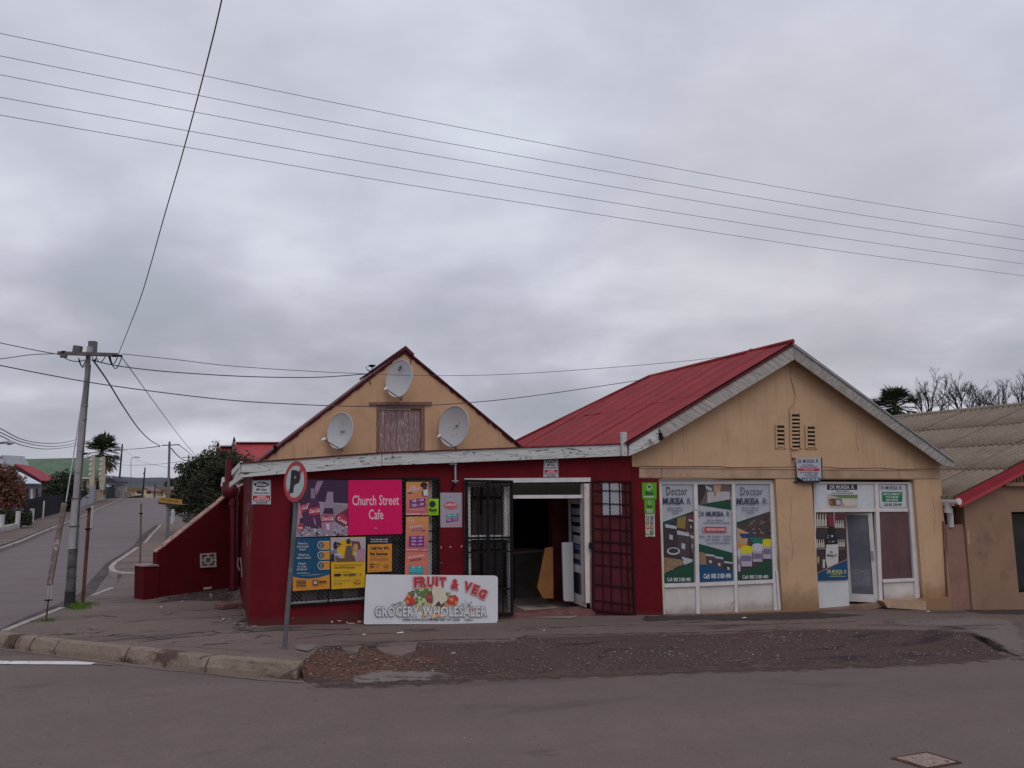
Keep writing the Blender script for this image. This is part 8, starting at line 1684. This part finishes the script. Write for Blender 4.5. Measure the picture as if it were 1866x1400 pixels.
farhouse('cream house with long brown roof, right of the far row', 218, [[(277, 893), (316, 893), (316, 909), (277, 909)]], [([(276, 893.5), (280, 887.5), (306, 887), (314, 893.5)], m_fr)], [(282, 896, 285, 900), (291, 896, 294, 900), (296, 898, 298, 908)])
farhouse('rightmost far cream house with small gable and garage', 214, [[(297, 909), (297, 896), (308, 890.5), (321, 896), (321, 909)]], [([(296, 896.5), (308, 889.3), (322, 896.5), (322, 898), (308, 891.3), (296, 898)], m_fr)], [(301, 899, 307, 902)])
mb = MB(); P_ = FP(208, 0, 270); mb.slab(P_, [(230, 904.5), (322, 904.5), (322, 909), (230, 909)], -.5, 0, mat('boundary_wall', (.45, .40, .34), var=.15)); mb.build('boundary_wall', label='low pale boundary wall in front of the far cream houses', cat='wall')
for i, (x, y, w_, h_) in enumerate(((309, 884, 10, 12), (333, 876, 5, 5))):
    Yt = 260; u_ = mpx(Yt); o = thing('far_tree', ('dark round tree behind the far brown roofs', 'tiny dark tree on the skyline left of the bush')[i], 'tree', at(x, 890, Yt)); mb = MB(); leafcloud(mb, [((at(x, y, Yt), w_*.75*u_, 1, h_*.75*u_), 1)], 500, .35, [l1, l2]); mb.build('crown', o); mb = MB(); mb.tube([at(x, 893, Yt), at(x, y, Yt)], .2, m_bark, 5); mb.build('trunk', o)
# church behind the bush
PCh = FP(46, R(22), 440); ch = thing('red_roof_church', 'building with large red roof and finialed gable piers behind the bush', 'church', PCh.hit(440, 900, 0))
m_cr = mat('church_red_roof', (.34, .05, .055), rough=.7, var=.12, scale=.7)
roofquad(PCh, [(430, 806), (540, 806)], [(424, 862), (540, 862)], 3.5, m_cr, 'roof', ch); roofquad(PCh, [(400, 813.5), (424, 813.5)], [(398, 850), (424, 850)], 1.5, m_cr, 'porch_roof', ch)
mb = MB(); mb.slab(PCh, [(396, 850), (540, 862), (540, 925), (396, 925)], -4, 0, mat('church_wall', (.36, .27, .22))); mb.build('wall', ch)
m_pier = mat('pier_stone', (.22, .16, .15), var=.2)
for x, y in ((424.5, 803.5), (395, 812)): 
    mb = MB(); mb.slab(PCh, [(x, y+1), (x+4.5, y+1), (x+5, 925), (x-.5, 925)], -3.4, 1.0, m_pier); pr_ = mb.build('pier', ch); mb = MB(); mb.slab(PCh, [(x-.6, y+6), (x+5.2, y+6), (x+5.2, y+7.5), (x-.6, y+7.5)], -3.5, 1.1, m_pier); mb.tube([PCh.hit(x+2.2, y+1, 0), PCh.hit(x+2.2, y-7, 0)], [.10, .03], m_black, 6); mb.build('finial', pr_)
mb = MB(); mb.slab(PCh, [(401, 811.5), (424, 811.5), (424, 813.3), (401, 813.3)], -1.6, -1.0, m_white); mb.slab(PCh, [(430, 805), (540, 805), (540, 806.2), (430, 806.2)], -3.6, -3.0, k_lp); mb.build('ridge_flashing', ch)
# white ornamental fence under the bush
fe = thing('ornamental_fence', 'white ornamental fence panels under the bush behind the wing wall', 'fence', gh(344, 972)); P_ = Plane(gh(344, 975)+Vector((0, 0, 0)), (math.cos(R(35)), math.sin(R(35)), 0)); m_of = mat('fence_white', (.42, .43, .48), var=.15)
for x in (333, 338.5, 345.5, 353, 356): mb = MB(); mb.slab(P_, [(x, 934), (x+1.6, 934), (x+1.2, 978), (x-.4, 978)], -.05, 0, m_of); mb.build('upright', fe)
for i in range(9): y = 938+i*4.4; mb = MB(); mb.slab(P_, [(332, y), (357, y-.8), (357, y+.8), (332, y+1.4)], -.03, -.01, m_of) if i % 3 == 1 else [mb.slab(P_, [(x+2, y-1), (x+4.6, y+1.8), (x+4, y+2.6), (x+1.4, y-.2)], -.03, -.01, m_of) for x in (333, 339, 347)]; mb.build('lattice', fe)
